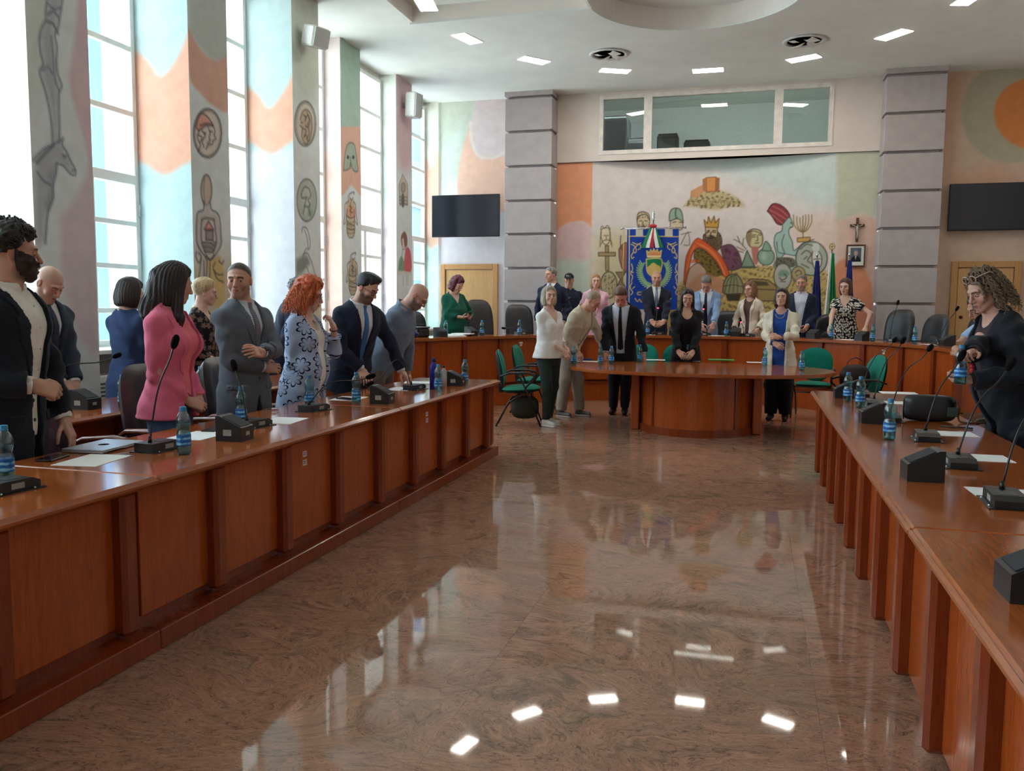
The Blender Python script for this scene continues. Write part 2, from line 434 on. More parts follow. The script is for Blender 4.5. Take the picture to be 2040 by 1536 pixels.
# ceiling with one round and two straight coffers
def circ(cx, cy, r, n=64, a0=0., a1=2*PI, end=False): return [(cx+r*math.cos(a0+(a1-a0)*i/(n-1 if end else n)), cy+r*math.sin(a0+(a1-a0)*i/(n-1 if end else n))) for i in range(n)]
def holed(mb, outer, holes, z):
    loops = [outer]+holes; tri = tessellate_polygon([[Vector((p[0], p[1], 0)) for p in l] for l in loops])
    flat = [p for l in loops for p in l]; mb.add([(p[0], p[1], z) for p in flat], [tuple(t) for t in tri])
CX, CY, CRAD = -.79, 10.88, 1.3
rectL = [(-4.51, 4.6), (-2.12, 4.6), (-2.12, 11.03), (-4.51, 11.03)]
rectR = [(-1.58-p[0], p[1]) for p in rectL][::-1]
hc = circ(CX, CY, CRAD)
mb = MB(); holed(mb, [(-6.4, YB-.1), (XR+.1, YB-.1), (XR+.1, 15.75), (-6.4, 15.75)], [hc, rectL, rectR], CZ)
ceil = struct(mb.build('ceiling', CEILM))
for h, hh, nm in ((hc, .26, 'coffer'), (rectL, .19, 'coffer'), (rectR, .19, 'coffer')):
    q = MB(); n = len(h)
    q.add([(p[0], p[1], CZ) for p in h]+[(p[0], p[1], CZ+hh) for p in h], [(i, (i+1) % n, n+(i+1) % n, n+i) for i in range(n)])
    q.build('coffer_band', plain((232, 226, 220), .85, .2, scale=3., var=.02), ceil)
    q = MB(); holed(q, [(p[0]*1., p[1]) for p in h], [], CZ+hh); q.build('coffer_top', CEILM, ceil)
mb = MB(); half = circ(CX, 10.9, 3.76, 50, .035, PI-.035, True); inner = circ(CX, CY, CRAD, 40, PI-.115, .115, True)
q = MB().prism(half+inner, CZ-.028, CZ-.001); q.build('ceiling_ring', CEILM, ceil)
# recessed lamps on the arc
LZ = CZ-.03
LAMPS = []
for i, (a, w_) in enumerate([(165., 1), (140.2, 1), (115.6, 1), (90., 1), (64.6, 1), (39.8, 1), (15., 1), (190., 0), (-10., 0)]):
    x, y = CX+3.31*math.cos(math.radians(a)), 10.92+3.31*math.sin(math.radians(a))
    o = empty('ceiling_lamp', (x, y, LZ), math.radians(a-90), 'rectangular white recessed ceiling lamp on the lamp arc', 'lamp', 'lamps recessed along the ceiling arc')
    MB().box(-.245, .245, -.12, .12, -.006, .004).build('lamp_frame', WHITEP, o)
    MB().box(-.232, .232, -.106, .106, -.010, -.006).build('diffuser', LAMP, o)
for i, (x, y) in enumerate(((-2.17, 12.99), (.59, 13.02))):
    o = empty('ceiling_vent', (x, y, CZ-.03), 0, 'round white ceiling air diffuser with curved blades '+('near the window wall' if i == 0 else 'near the flags end of the ceiling'), 'vent')
    MB().lathe([(.285, 0), (.30, -.012), (.27, -.026), (.235, -.018), (.235, .0)], 36).build('rim', plain((205, 205, 202), .4, .5), o)
    MB().lathe([(.0, -.002), (.236, -.002)], 36).build('throat', plain((176, 178, 176), .7), o)
    for k in range(4):
        a = k*PI/2+.5; M = Matrix.Rotation(a, 4, 'Z')
        q = MB(); n = 6; vs = []
        for j in range(n):
            t = j/(n-1); r = .05+.19*t
            vs += [(r, -.05+.02*t, -.004-.03*math.sin(t*2.6)), (r*.9, .10*t+.02, -.035-.02*math.sin(t*2.2))]
        q.add([tuple(M @ Vector(v)) for v in vs], [(2*j, 2*j+1, 2*j+3, 2*j+2) for j in range(n-1)], True)
        q.build('blade', plain((210, 210, 206), .35, .5), o)

# ---------------------------------------------------------------- window wall on the left
wl = struct(MB().box(-6.42, XG-.02, YB, 15.75, 0, 1.0).box(-6.42, XG+.0, YB, 15.75, 5.17, CZ+.05).build('wall_left', PLASTER))
PIERS = [(5.47, 6.11, -5.40), (7.44, 8.09, -5.40), (9.42, 10.08, -5.40), (11.38, 12.03, -5.76), (13.37, 14.05, -5.76)]
FAR = [(-2.43, -1.78, -5.4), (-.45, .19, -5.4), (1.52, 2.16, -5.4), (3.50, 4.14, -5.4)]
REVTOP = 5.17
def pier_paint(k, cv):
    g = (66, 62, 64)
    if k == 0:
        cv.fill([(52, -140), (110, -140), (100, 60), (80, 150), (52, 210)], (208, 214, 200), .8, .25)
        cv.fill([(160, -140), (185, -140), (190, 330), (165, 270), (138, 160), (150, 60)], (224, 200, 204), .9, .05)
        cv.fill([(120, 430), (145, 400), (170, 350), (190, 330), (196, 700), (130, 600)], (222, 206, 208), .8, .06)
        S = 2.743; c = lambda L: [(a/S, b/S) for a, b in L]
        cv.fill(c([(262, -60), (250, 60), (228, 150), (215, 215), (235, 350), (217, 390), (245, 490), (275, 630), (287, 780), (322, 780), (322, 500), (337, 465), (315, 400), (308, 330), (300, 190), (325, 100), (345, -60)]), (178, 184, 190), .6, .05)
        for L, wd in (([(262, -60), (250, 60), (250, 110), (228, 150), (215, 215), (222, 290), (235, 350), (217, 390), (225, 430), (245, 490), (262, 560), (275, 630), (285, 720), (287, 780)], .016),
                      ([(345, -60), (335, 40), (325, 100), (318, 150), (300, 190), (312, 260), (308, 330), (315, 400), (337, 465), (325, 500)], .014),
                      ([(322, 500), (322, 600), (325, 700), (322, 780)], .016), ([(262, 120), (290, 130), (315, 180)], .03), ([(280, 200), (292, 330), (300, 430), (320, 490)], .012),
                      ([(258, 20), (300, 50), (330, 40)], .012), ([(262, 80), (290, 60), (320, 95)], .02), ([(235, 385), (262, 365), (285, 400)], .01)):
            cv.line(c(L), (110, 116, 128), wd)
        cv.fill(c([(185, 870), (240, 815), (325, 770), (365, 830), (412, 925), (385, 950), (310, 895), (290, 1010), (290, 1080), (255, 1220), (248, 1330), (190, 1330)]), (186, 190, 194), .55, .04)
        cv.fill(c([(290, 900), (308, 900), (292, 1010), (290, 1080), (262, 1150), (250, 1120), (270, 1040), (265, 960)]), (120, 124, 132), .5, .05)
        for L, wd in (([(180, 875), (240, 815), (290, 790), (325, 772), (345, 755), (340, 795), (365, 830), (385, 880), (412, 925), (410, 955), (385, 950), (345, 905), (310, 893)], .014),
                      ([(310, 893), (305, 950), (290, 1010), (290, 1080), (265, 1150), (255, 1220), (248, 1330)], .018), ([(200, 890), (245, 840), (292, 796)], .03), ([(345, 850), (352, 858), (360, 852)], .02), ([(396, 935), (404, 928)], .014), ([(205, 940), (235, 985), (275, 1010)], .012)):
            cv.line(c(L), (104, 110, 122), wd)
    elif k == 1:
        cv.fill([(370, -150), (460, -150), (456, 118), (430, 122), (408, 108), (388, 80), (375, 45)], (198, 204, 198), .95, .08)
        cv.fill([(372, 45), (388, 80), (408, 108), (432, 122), (458, 118), (458, 216), (430, 214), (398, 185), (378, 150)], (226, 178, 158), .95, .04)
        for r in range(5): cv.line([(395, 128+12*r), (420, 142+13*r), (452, 148+13*r)], (232, 194, 172), .02, .35)
        cv.fill([(372, 520), (470, 520), (470, 700), (372, 700)], (216, 196, 160), .7, .3)
        S = 2.56; c = lambda L: [(360+a/S, b/S) for a, b in L]
        cv.ell((413.6, 265.5), 28, 48.5, (218, 206, 196), .8, edge=g, ew=.016); cv.ell((413.6, 265.5), 25.5, 45, (222, 210, 200), .4, edge=(120, 112, 110), ew=.008)
        cv.fill(c([(78, 650), (90, 600), (110, 578), (140, 600), (165, 640), (130, 640), (95, 665)]), (226, 168, 150), .9, edge=g)
        for L in ([(165, 640), (175, 670), (170, 690), (180, 705), (165, 720), (160, 735), (140, 740), (130, 760)], [(140, 650), (150, 680), (145, 700), (150, 715), (138, 730)], [(95, 665), (85, 700), (100, 740), (90, 770)], [(110, 670), (125, 690), (110, 720), (118, 750)], [(118, 680), (128, 678)], [(150, 672), (160, 670)], [(100, 640), (130, 630), (160, 636)], [(90, 690), (108, 700), (100, 725)]): cv.line(c(L), g, .011)
        cv.ell((360+131/S, 970/S), 27/S, 78/S, (206, 190, 172), .8, edge=g, ew=.014)
        cv.line(c([(122, 905), (118, 970), (125, 1040)]), (120, 110, 100), .008)
        cv.fill(c([(118, 1040), (150, 1040), (155, 1075), (190, 1090), (205, 1160), (208, 1250), (180, 1300), (160, 1330), (200, 1300), (225, 1540), (100, 1540), (110, 1340), (80, 1290), (75, 1150), (85, 1085), (115, 1075)]), (208, 200, 196), .6, .03)
        cv.fill(c([(135, 1330), (180, 1310), (210, 1330), (225, 1545), (150, 1545)]), (218, 188, 128), .85, .03)
        for L in ([(118, 1030), (116, 1070), (90, 1082), (82, 1110), (80, 1200), (85, 1245), (110, 1290), (140, 1320)], [(152, 1040), (158, 1070), (185, 1085), (200, 1120), (205, 1200), (207, 1240), (190, 1280), (160, 1320), (145, 1325)], [(108, 1120), (130, 1112), (170, 1120)], [(108, 1120), (104, 1180), (108, 1240), (125, 1290)], [(170, 1120), (178, 1180), (182, 1240), (165, 1290)], [(80, 1285), (78, 1310), (92, 1340), (105, 1310), (92, 1290)], [(105, 1320), (95, 1400), (92, 1440), (120, 1440)], [(118, 1330), (120, 1400), (118, 1440)], [(135, 1340), (130, 1440), (128, 1540)], [(150, 1340), (148, 1440), (155, 1540)], [(175, 1340), (165, 1370), (190, 1400), (215, 1400)], [(170, 1380), (185, 1420), (218, 1440)], [(195, 1330), (210, 1345), (220, 1330)], [(130, 1300), (150, 1325), (170, 1300)], [(126, 1310), (135, 1335)], [(92, 1450), (92, 1480), (120, 1480)]): cv.line(c(L), g, .012)
        cv.fill(c([(120, 1170), (142, 1128), (168, 1172)]), (232, 160, 146), .95, smooth=False, edge=g)
        cv.fill(c([(128, 1175), (165, 1175), (165, 1225), (128, 1225)]), (160, 150, 150), .9, smooth=False, edge=g)
        for q in range(5): cv.line(c([(112+3*q, 1235+12*q), (145, 1240+12*q), (180-3*q, 1235+12*q)]), (70, 66, 66), .010, .9)
    elif k == 2:
        cv.fill([(570, -150), (650, -150), (640, 170), (585, 180)], (202, 208, 194), .8, .25)
        S = 2.56; c = lambda L: [(360+a/S, b/S) for a, b in L]
        cv.ell((360+635/S, 631/S), 54/S, 114/S, (212, 204, 192), .7, edge=g, ew=.018); cv.ell((360+636/S, 631/S), 47/S, 104/S, (214, 206, 194), .3, edge=(130, 122, 114), ew=.008)
        cv.fill(c([(610, 600), (640, 555), (668, 600), (668, 690), (650, 735), (620, 700)]), (196, 176, 150), .7, .02)
        for L in ([(610, 610), (622, 570), (645, 560), (665, 590), (670, 650), (660, 700), (640, 735), (618, 700), (620, 655), (608, 640)], [(625, 585), (640, 600), (632, 620)], [(645, 575), (655, 610), (645, 640)], [(622, 655), (640, 665), (632, 690)], [(650, 650), (655, 680), (642, 710)], [(612, 625), (622, 624)], [(635, 600), (650, 590), (660, 620), (648, 650), (635, 640)], [(628, 700), (640, 690), (650, 720)]): cv.line(c(L), (84, 76, 72), .014)
        cv.ell((360+643/S, 1021/S), 50/S, 108/S, (188, 194, 184), .8, edge=(96, 100, 96), ew=.022)
        cv.fill(c([(612, 985), (632, 945), (660, 975), (665, 1020), (650, 1060), (672, 1100), (640, 1110), (620, 1060)]), (200, 204, 194), .7, .02)
        cv.fill(c([(655, 1050), (672, 1080), (665, 1105), (645, 1100)]), (150, 178, 156), .8, .03)
        for L in ([(615, 990), (630, 955), (655, 965), (662, 1000), (650, 1020), (660, 1045), (645, 1055), (630, 1050)], [(615, 990), (620, 1010), (645, 1005)], [(640, 1015), (632, 1050), (625, 1090)], [(650, 1060), (662, 1100)]): cv.line(c(L), (84, 90, 88), .016)
        for L in ([(618, 1180), (622, 1162), (640, 1162), (655, 1200), (660, 1250), (655, 1270), (640, 1270), (625, 1300), (615, 1350), (600, 1390), (590, 1410)], [(632, 1175), (645, 1215), (650, 1260)], [(625, 1300), (645, 1290), (665, 1330), (680, 1380), (690, 1420)], [(612, 1390), (640, 1360), (655, 1400)]): cv.line(c(L), (104, 104, 102), .013)
        cv.fill(c([(590, 1320), (640, 1300), (660, 1345), (635, 1370), (612, 1400), (590, 1390)]), (150, 158, 152), .8, .05)
        cv.fill([(585, 560), (650, 560), (650, 700), (585, 700)], (216, 200, 176), .5, .3)
    elif k == 3:
        cv.fill([(672, 80), (722, 80), (722, 252), (676, 252), (680, 150)], (178, 206, 190), .95, .03)
        cv.fill([(672, 252), (722, 252), (726, 400), (700, 368), (678, 395)], (230, 186, 166), .95, .03, smooth=False)
        S = 2.56; c = lambda L: [(360+a/S, b/S) for a, b in L]
        cv.fill(c([(830, 870), (838, 790), (850, 740), (870, 728), (888, 745), (896, 800), (904, 870), (880, 868), (868, 830), (860, 860)]), (176, 190, 172), .95, edge=(96, 108, 98), ew=.02)
        cv.ell((360+853/S, 802/S), 6/S, 10/S, (84, 92, 84)); cv.ell((360+880/S, 802/S), 6/S, 10/S, (84, 92, 84)); cv.line(c([(866, 800), (868, 860)]), (84, 92, 84), .016)
        for dy, sc, dx in ((0, 1., 0), (300, .92, 10)):
            B = lambda L: c([(866+dx+(a-866)*sc, 1095+dy+(b-1095)*sc) for a, b in L])
            cv.fill(B([(845, 1030), (866, 1010), (888, 1035), (890, 1120), (886, 1200), (850, 1200), (842, 1120)]), (206, 190, 162), .8, .02)
            cv.fill(B([(848, 1050), (886, 1050), (890, 1110), (846, 1105)]), (222, 168, 140) if dy == 0 else (190, 174, 150), .6, .03)
            for L in ([(856, 1030), (855, 1000), (868, 985), (885, 980), (882, 992)], [(862, 1005), (870, 1020), (880, 1008)], [(850, 1030), (838, 1045), (838, 1090), (832, 1140), (842, 1130), (850, 1070)], [(882, 1030), (892, 1045), (894, 1090), (902, 1145), (888, 1120), (884, 1070)], [(845, 1100), (866, 1112), (888, 1105)], [(850, 1125), (848, 1170), (856, 1208), (866, 1212), (880, 1208), (888, 1170), (884, 1125)], [(852, 1140), (884, 1150)], [(850, 1165), (886, 1172)], [(860, 1050), (872, 1060), (862, 1075), (876, 1085)], [(866, 1030), (866, 1100)]): cv.line(B(L), (84, 74, 66), .015)
            for q in range(4): cv.line(B([(850, 1130+18*q), (868, 1138+18*q), (886, 1130+18*q)]), (110, 96, 80), .010, .7)
    elif k == 4:
        S = 2.742; c = lambda L: [(640+a/S, 40+b/S) for a, b in L]
        cv.fill([(786, 140), (824, 140), (824, 330), (790, 320)], (222, 192, 196), .7, .2)
        cv.fill(c([(428, 1010), (425, 900), (445, 840), (472, 900), (474, 1010)]), (206, 196, 180), .8, edge=(120, 112, 104), ew=.014, smooth=False)
        cv.ell((640+448/S, 40+915/S), 12/S, 26/S, (176, 164, 148), .9, edge=(110, 100, 92)); cv.ell((640+446/S, 40+985/S), 9/S, 40/S, (124, 116, 112), .9)
        for q in range(3): cv.line(c([(426, 965+18*q), (470, 968+18*q)]), (120, 112, 104), .012); cv.line(c([(430+18*q, 960), (430+18*q, 1010)]), (120, 112, 104), .010)
        cv.fill(c([(420, 1370), (425, 1310), (440, 1290), (455, 1330), (450, 1370)]), (140, 170, 140), .8, .03)
        cv.fill(c([(450, 1370), (455, 1290), (468, 1240), (488, 1270), (492, 1370)]), (216, 110, 118), .95, .02)
        cv.fill(c([(438, 1230), (436, 1180), (455, 1155), (470, 1190), (466, 1240)]), (150, 110, 96), .9, .02)
        cv.fill(c([(440, 1195), (450, 1190), (456, 1235), (462, 1250), (445, 1250)]), (232, 204, 186), .9, .01, edge=(120, 100, 90), ew=.008)
        cv.line(c([(445, 1250), (440, 1300), (436, 1340)]), (120, 100, 90), .01)
        cv.fill(c([(412, 1375), (496, 1375), (496, 1392), (412, 1392)]), (228, 220, 210), .9, smooth=False)
        for q in (448, 466, 474): cv.line(c([(q, 1395), (q, 1450)]), (140, 130, 124), .01)
REV = {  # reveal colours: (v of band top, v of band bottom, tones top / band / below) in the photo rows at each reveal
    1: (140, 338, (190, 212, 212), (226, 172, 148), (188, 212, 214)), 2: (205, 298, (190, 210, 208), (226, 172, 148), (208, 208, 214)), 3: (232, 300, (230, 214, 210), (226, 206, 212), (236, 200, 186)),
    4: (300, 420, (222, 224, 216), (214, 222, 214), (232, 220, 226)), 5: (330, 490, (224, 222, 210), (238, 196, 174), (204, 226, 216))}
def pier(k, y0, y1, xf, visible=True):
    res = .016 if k < 3 else .0145
    if visible:
        cv = Canvas(y0, y1, 0., CZ, res, (228, 234, 234)); cv.st = lambda u, v: (atx(u, v, xf)[1], atx(u, v, xf)[2]); cv.lk, cv.la = .55, .62; pier_paint(k, cv)
        o = link('pier', cv.mesh('pier_face', lambda s, t: np.stack([np.full_like(s, xf), s, t], -1), flip=True), wl)
        if k > 0: reveal(k, y0, xf, wl)
        q = MB()
        q.add([(xf, y1, 0), (-6.42, y1, 0), (-6.42, y1, CZ), (xf, y1, CZ)], [(0, 1, 2, 3)])
        q.add([(-6.42, y0, 0), (XG-.03, y0, 0), (XG-.03, y0, CZ), (-6.42, y0, CZ)], [(0, 1, 2, 3)])
        q.add([(-6.42, y0, 0), (-6.42, y1, 0), (-6.42, y1, CZ), (-6.42, y0, CZ)], [(0, 1, 2, 3)])
        if k == 0: q.add([(XG-.03, y0, 0), (xf, y0, 0), (xf, y0, CZ), (XG-.03, y0, CZ)], [(0, 1, 2, 3)])
        q.build('pier_side', plain((230, 226, 220), .85, .2, scale=4., var=.02), wl)
    else:
        MB().box(-6.42, xf, y0, y1, 0, CZ).build('pier', PLASTER, wl)
def reveal(k, y0, xf, par):
    va, vb, ca, cb, cc = REV[k]
    um = {1: 320, 2: 535, 3: 662, 4: 773, 5: 860}[k]
    za, zb = aty(um, va, y0)[2], aty(um, vb, y0)[2]; W = xf-XG
    cv = Canvas(XG, xf, 0., CZ, .03, cc)
    cv.fill([(XG-.2, zb), (XG-.2, CZ+.3), (xf+.2, CZ+.3), (xf+.2, zb)], ca, 1., .05, smooth=False)
    top = [(XG-.1, za+.30), (XG+.25*W, za+.12), (XG+.5*W, za-.06), (XG+.8*W, za+.10), (xf+.1, za+.38)]
    bot = [(xf+.1, zb+.24), (XG+.8*W, zb+.02), (XG+.5*W, zb-.05), (XG+.2*W, zb+.06), (XG-.1, zb+.25)]
    cv.fill(top+bot, cb, .95, .05)
    link('reveal', cv.mesh('reveal', lambda s, t: np.stack([s, np.full_like(s, y0), t], -1), flip=False), par)
for k, p in enumerate(PIERS): pier(k, *p)
for p in FAR: pier(9, *p, visible=False)
reveal(5, 15.35, -5.76, wl)
# windows
allp = FAR+PIERS+[(15.35, 15.75, -5.76)]
UP = [2.69, 3.33, 3.96, 4.545, 5.15]; LO = [1.03, 1.38, 1.815, 2.245, 2.65]
FRAMEM = plain((240, 242, 238), .4, .4, scale=12., var=.015)
for i in range(len(allp)-1):
    y0, y1 = allp[i][1], allp[i+1][0]; vis = i >= 4; n = i-3 if vis else i+6
    win = struct(empty('window_%d' % n, (XG, (y0+y1)/2, 1.03))); L = (y1-y0)/2
    q = MB()
    q.box(-.035, .035, -L, -L+.06, 0, 4.12, ch=.006).box(-.035, .035, L-.06, L, 0, 4.12, ch=.006).box(-.035, .035, -L+.06, L-.06, 4.06, 4.12).box(-.035, .035, -L+.06, L-.06, 0, .06)
    q.build('frame', FRAMEM, win)
    MB().box(-.045, .045, -L+.05, L-.05, 1.60, 1.70, ch=.008).build('transom', FRAMEM, win)
    if vis:
        MB().box(-.03, .04, -.045, .045, .05, 1.62, ch=.008).build('mullion', FRAMEM, win)
        for z in UP[1:-1]: MB().box(-.025, .028, -L+.05, L-.05, z-1.03-.028, z-1.03+.028, ch=.006).build('muntin', FRAMEM, win)
        for z in LO[1:-1]: MB().box(-.025, .028, -L+.05, L-.05, z-1.03-.026, z-1.03+.026, ch=.006).build('muntin', FRAMEM, win)
        for a, b in zip(UP[:-1], UP[1:]):
            MB().box(-.004, .004, -L+.06, L-.06, a-1.0, b-1.06).build('pane', GLASS, win)
        for a, b in zip(LO[:-1], LO[1:]):
            for s0, s1 in ((-L+.06, -.05), (.05, L-.06)): MB().box(-.004, .004, s0, s1, a-1.0, b-1.06).build('pane', GLASS, win)
        for zz in (1.35, .55): MB().tube([(.045, L-.03, zz+.06), (.06, L-.03, zz+.05), (.06, L-.03, zz-.05), (.045, L-.03, zz-.06)], .006, 6).build('window_handle', GREYP, win)
    else: MB().box(-.004, .004, -L+.06, L-.06, .05, 4.06).build('pane', GLASS, win)
    MB().box(-.06, .30 if allp[i+1][2] < -5.7 else .5, -L+.001, L-.001, -.035, 0.).build('window_sill', WHITEP, win)
# white fan coil units under the near windows
for i in (4, 5, 6):
    y0, y1 = allp[i][1], allp[i+1][0]
    o = empty('fan_coil', (-5.72, (y0+y1)/2, 0), 0, 'white slatted fan coil unit under the window '+{4: 'behind the balding man', 5: 'behind the blonde woman in black', 6: 'behind the curly grey-haired man'}[i], 'heater')
    MB().box(-.12, .12, -.55, .55, .06, .80, ch=.012).build('casing', WHITEP, o)
    for k in range(7): MB().box(.118, .126, -.5, .5, .50+.036*k, .518+.036*k).build('slat', plain((96, 98, 100), .6), o)
# the facade across the street
o = MB().box(-15, -13.6, 15.4, 60, -4, 14).build('street_facade', plain((84, 112, 142), .9, .1, scale=.5, var=.08)); props(o, 'pale blue facade seen through the tall windows', 'building')
for k in range(10):
    for j in range(4): MB().box(-13.62, -13.56, 17+k*3.2, 18.2+k*3.2, -.5+j*3, 1.4+j*3).build('facade_window', plain((40, 56, 72), .3), o)
props(MB().box(-60, -6.6, -20, 60, -4.2, -4).build('street', plain((206, 204, 198), .9)), 'pale paved street outside the windows', 'street')
# other walls
struct(MB().box(XR, XR+.1, YB-.1, 15.9, 0, CZ).build('wall_right', plain((222, 208, 196), .85, .2, scale=3., var=.03)))
struct(MB().box(-6.42, XR+.1, YB-.2, YB, 0, CZ).build('wall_near', plain((220, 210, 202), .85, .2, scale=3., var=.03)))

# ---------------------------------------------------------------- back wall
wb = struct(empty('wall_back', (0, 15.4, 0)))
def wpart(name, mesh): o = link(name, mesh, wb); o.matrix_parent_inverse = Matrix.Translation((0, -15.4, 0)); return o
# left bay
cv = Canvas(-5.80, -4.2, 0, CZ+.03, .025, (226, 218, 222)); cv.st = lambda u, v: (aty(u, v, 15.4)[0], aty(u, v, 15.4)[2])
cv.fill([(870, 190), (945, 190), (930, 280), (915, 350), (880, 355), (870, 300)], (206, 212, 196), .95, .12)
cv.fill([(880, 300), (925, 240), (905, 340), (880, 400), (870, 350)], (210, 222, 212), .8, .15)
cv.fill([(935, 250), (945, 300), (1010, 315), (1010, 420), (920, 400), (915, 330)], (238, 196, 174), .95, .04)
cv.fill([(950, 190), (1010, 190), (1010, 300), (985, 312), (950, 308), (940, 280), (938, 245)], (224, 208, 208), .95, .04)
cv.line([(937, 245), (941, 285), (955, 312), (985, 314), (1008, 300)], (236, 224, 214), .03, .7)
wpart('bay', cv.mesh('bay', lambda s, t: np.stack([s, np.full_like(s, 15.4), t], -1)))
# right bay
cv = Canvas(2.7, XR+.02, 0, CZ+.03, .03, (216, 190, 170)); cv.st = lambda u, v: (aty(u, v, 15.4)[0], aty(u, v, 15.4)[2])
cv.ell((2010, 225), 95, 100, (186, 180, 156), .9, .05); cv.ell((2062, 226), 82, 72, (222, 140, 82), .95, .03)
cv.fill([(1880, 130), (1920, 130), (1900, 330), (1985, 330), (2060, 360), (1880, 360)], (224, 176, 146), .6, .2)
wpart('bay', cv.mesh('bay', lambda s, t: np.stack([s, np.full_like(s, 15.4), t], -1)))
# curved painted wall between the columns
def ycurve(x): return 15.42+.20*np.maximum(0, 1-((x+.79)/2.06)**2)
ZM = 4.05
cv = Canvas(-3.5, 1.96, .2, ZM, .0125, (222, 210, 196)); cv.lk, cv.la = .6, .75
def st_m(u, v):
    p = aty(u, v, 15.5)
    for _ in range(2): p = aty(u, v, float(ycurve(p[0])))
    return p[0], p[2]
cv.st = st_m
cv.fill([(1095, 322), (1181, 322), (1179, 455), (1160, 440), (1130, 445), (1095, 470)], (232, 162, 124), .98, .03, smooth=False)
cv.fill([(1095, 470), (1130, 445), (1162, 442), (1179, 460), (1176, 520), (1095, 515)], (224, 192, 190), .98, .05)
cv.fill([(1095, 515), (1176, 520), (1175, 690), (1095, 690)], (200, 212, 200), .95, .12, smooth=False)
MU = [(1181, 322), (1667, 302), (1668, 690), (1176, 690)]
cv.fill(MU, (224, 212, 206), 1., .01, smooth=False)
cv.fill([(1300, 318), (1667, 302), (1664, 420), (1540, 380), (1420, 345)], (204, 214, 210), .9, .3)
cv.fill([(1560, 450), (1664, 420), (1664, 520), (1600, 500)], (226, 200, 184), .8, .25)
cv.fill([(1181, 470), (1260, 470), (1250, 640), (1178, 640)], (216, 200, 164), .8, .25)
cv.fill([(1668, 302), (1780, 290), (1780, 440), (1720, 425), (1668, 440)], (198, 200, 176), .95, .06, smooth=False)
cv.fill([(1668, 440), (1720, 425), (1780, 450), (1780, 700), (1668, 700)], (224, 190, 172), .95, .06, smooth=False)
cv.ell((1690, 610), 52, 95, (228, 150, 116), .95, .05)
S = 4.08; c = lambda L: [(1180+a/S, 330+b/S) for a, b in L]
INK = (74, 62, 52)
# hill town with castle
cv.fill(c([(740, 330), (800, 260), (900, 200), (1040, 205), (1160, 250), (1240, 330), (1130, 335), (1010, 362), (880, 345)]), (196, 176, 132), .9, .06)
cv.speckle(c([(745, 330), (800, 255), (900, 195), (1040, 205), (1160, 250), (1235, 330), (1130, 335), (1010, 358), (880, 345)]), (104, 92, 64), .8, 3, 90)
cv.fill(c([(795, 255), (800, 205), (905, 150), (905, 215), (850, 260)]), (206, 150, 104), .9, smooth=False)
cv.fill(c([(925, 98), (1005, 92), (1002, 210), (928, 215)]), (218, 146, 84), .98, smooth=False, edge=(120, 84, 54), ew=.012)
cv.fill(c([(1005, 92), (1035, 100), (1032, 215), (1002, 210)]), (160, 108, 70), .98, smooth=False); cv.fill(c([(895, 110), (925, 98), (928, 215), (898, 205)]), (178, 122, 80), .95, smooth=False)
for q in range(9): cv.line(c([(770+50*q, 325-8*(q % 3)), (800+48*q, 270), (830+45*q, 330)]), (120, 104, 72), .01, .6)
# golden stony ground
cv.fill(c([(700, 960), (900, 850), (1100, 830), (1400, 810), (1700, 850), (1920, 880), (1940, 1500), (640, 1500)]), (206, 176, 112), .95, .08)
cv.speckle(c([(700, 960), (900, 850), (1100, 830), (1400, 810), (1700, 850), (1920, 880), (1940, 1500), (640, 1500)]), (110, 90, 50), .75, 5, 70)
cv.speckle(c([(700, 960), (900, 850), (1100, 830), (1400, 810), (1700, 850), (1920, 880), (1940, 1500), (640, 1500)]), (170, 150, 96), .5, 8, 130)
# crucifix bust, left
cv.fill(c([(70, 580), (75, 520), (110, 505), (140, 520), (142, 600), (120, 640), (90, 630)]), (222, 204, 176), .9, edge=INK, ew=.008)
for L in ([(66, 520), (80, 490), (100, 510), (122, 485), (145, 515)], [(60, 660), (90, 610), (150, 610), (160, 660)], [(95, 570), (108, 568)], [(118, 568), (130, 570)], [(112, 575), (115, 600)], [(70, 540), (62, 640)], [(142, 540), (152, 640)]): cv.line(c(L), (120, 96, 66), .012)
cv.fill(c([(105, 650), (132, 650), (134, 855), (108, 855)]), (176, 152, 108), .95, smooth=False, edge=INK, ew=.01); cv.fill(c([(50, 705), (188, 705), (188, 735), (50, 735)]), (176, 152, 108), .95, smooth=False, edge=INK, ew=.01)
cv.ell((1180+135/S, 330+970/S), 66/S, 108/S, (196, 180, 140), .95, edge=(78, 70, 54), ew=.02); cv.speckle(c([(90, 890), (180, 890), (190, 1050), (90, 1050)]), (90, 80, 60), .8, 11, 120)
cv.fill(c([(190, 865), (270, 865), (238, 925), (275, 1000), (192, 1000), (228, 925)]), (150, 128, 96), .9, smooth=False, edge=INK)
cv.fill(c([(215, 680), (245, 640), (285, 640), (290, 850), (245, 840), (220, 760)]), (168, 112, 92), .9, edge=INK, ew=.01); cv.line(c([(232, 570), (228, 640), (240, 680)]), INK, .014)
cv.fill(c([(180, 1010), (300, 990), (300, 1150), (180, 1150)]), (206, 176, 96), .8, .05)
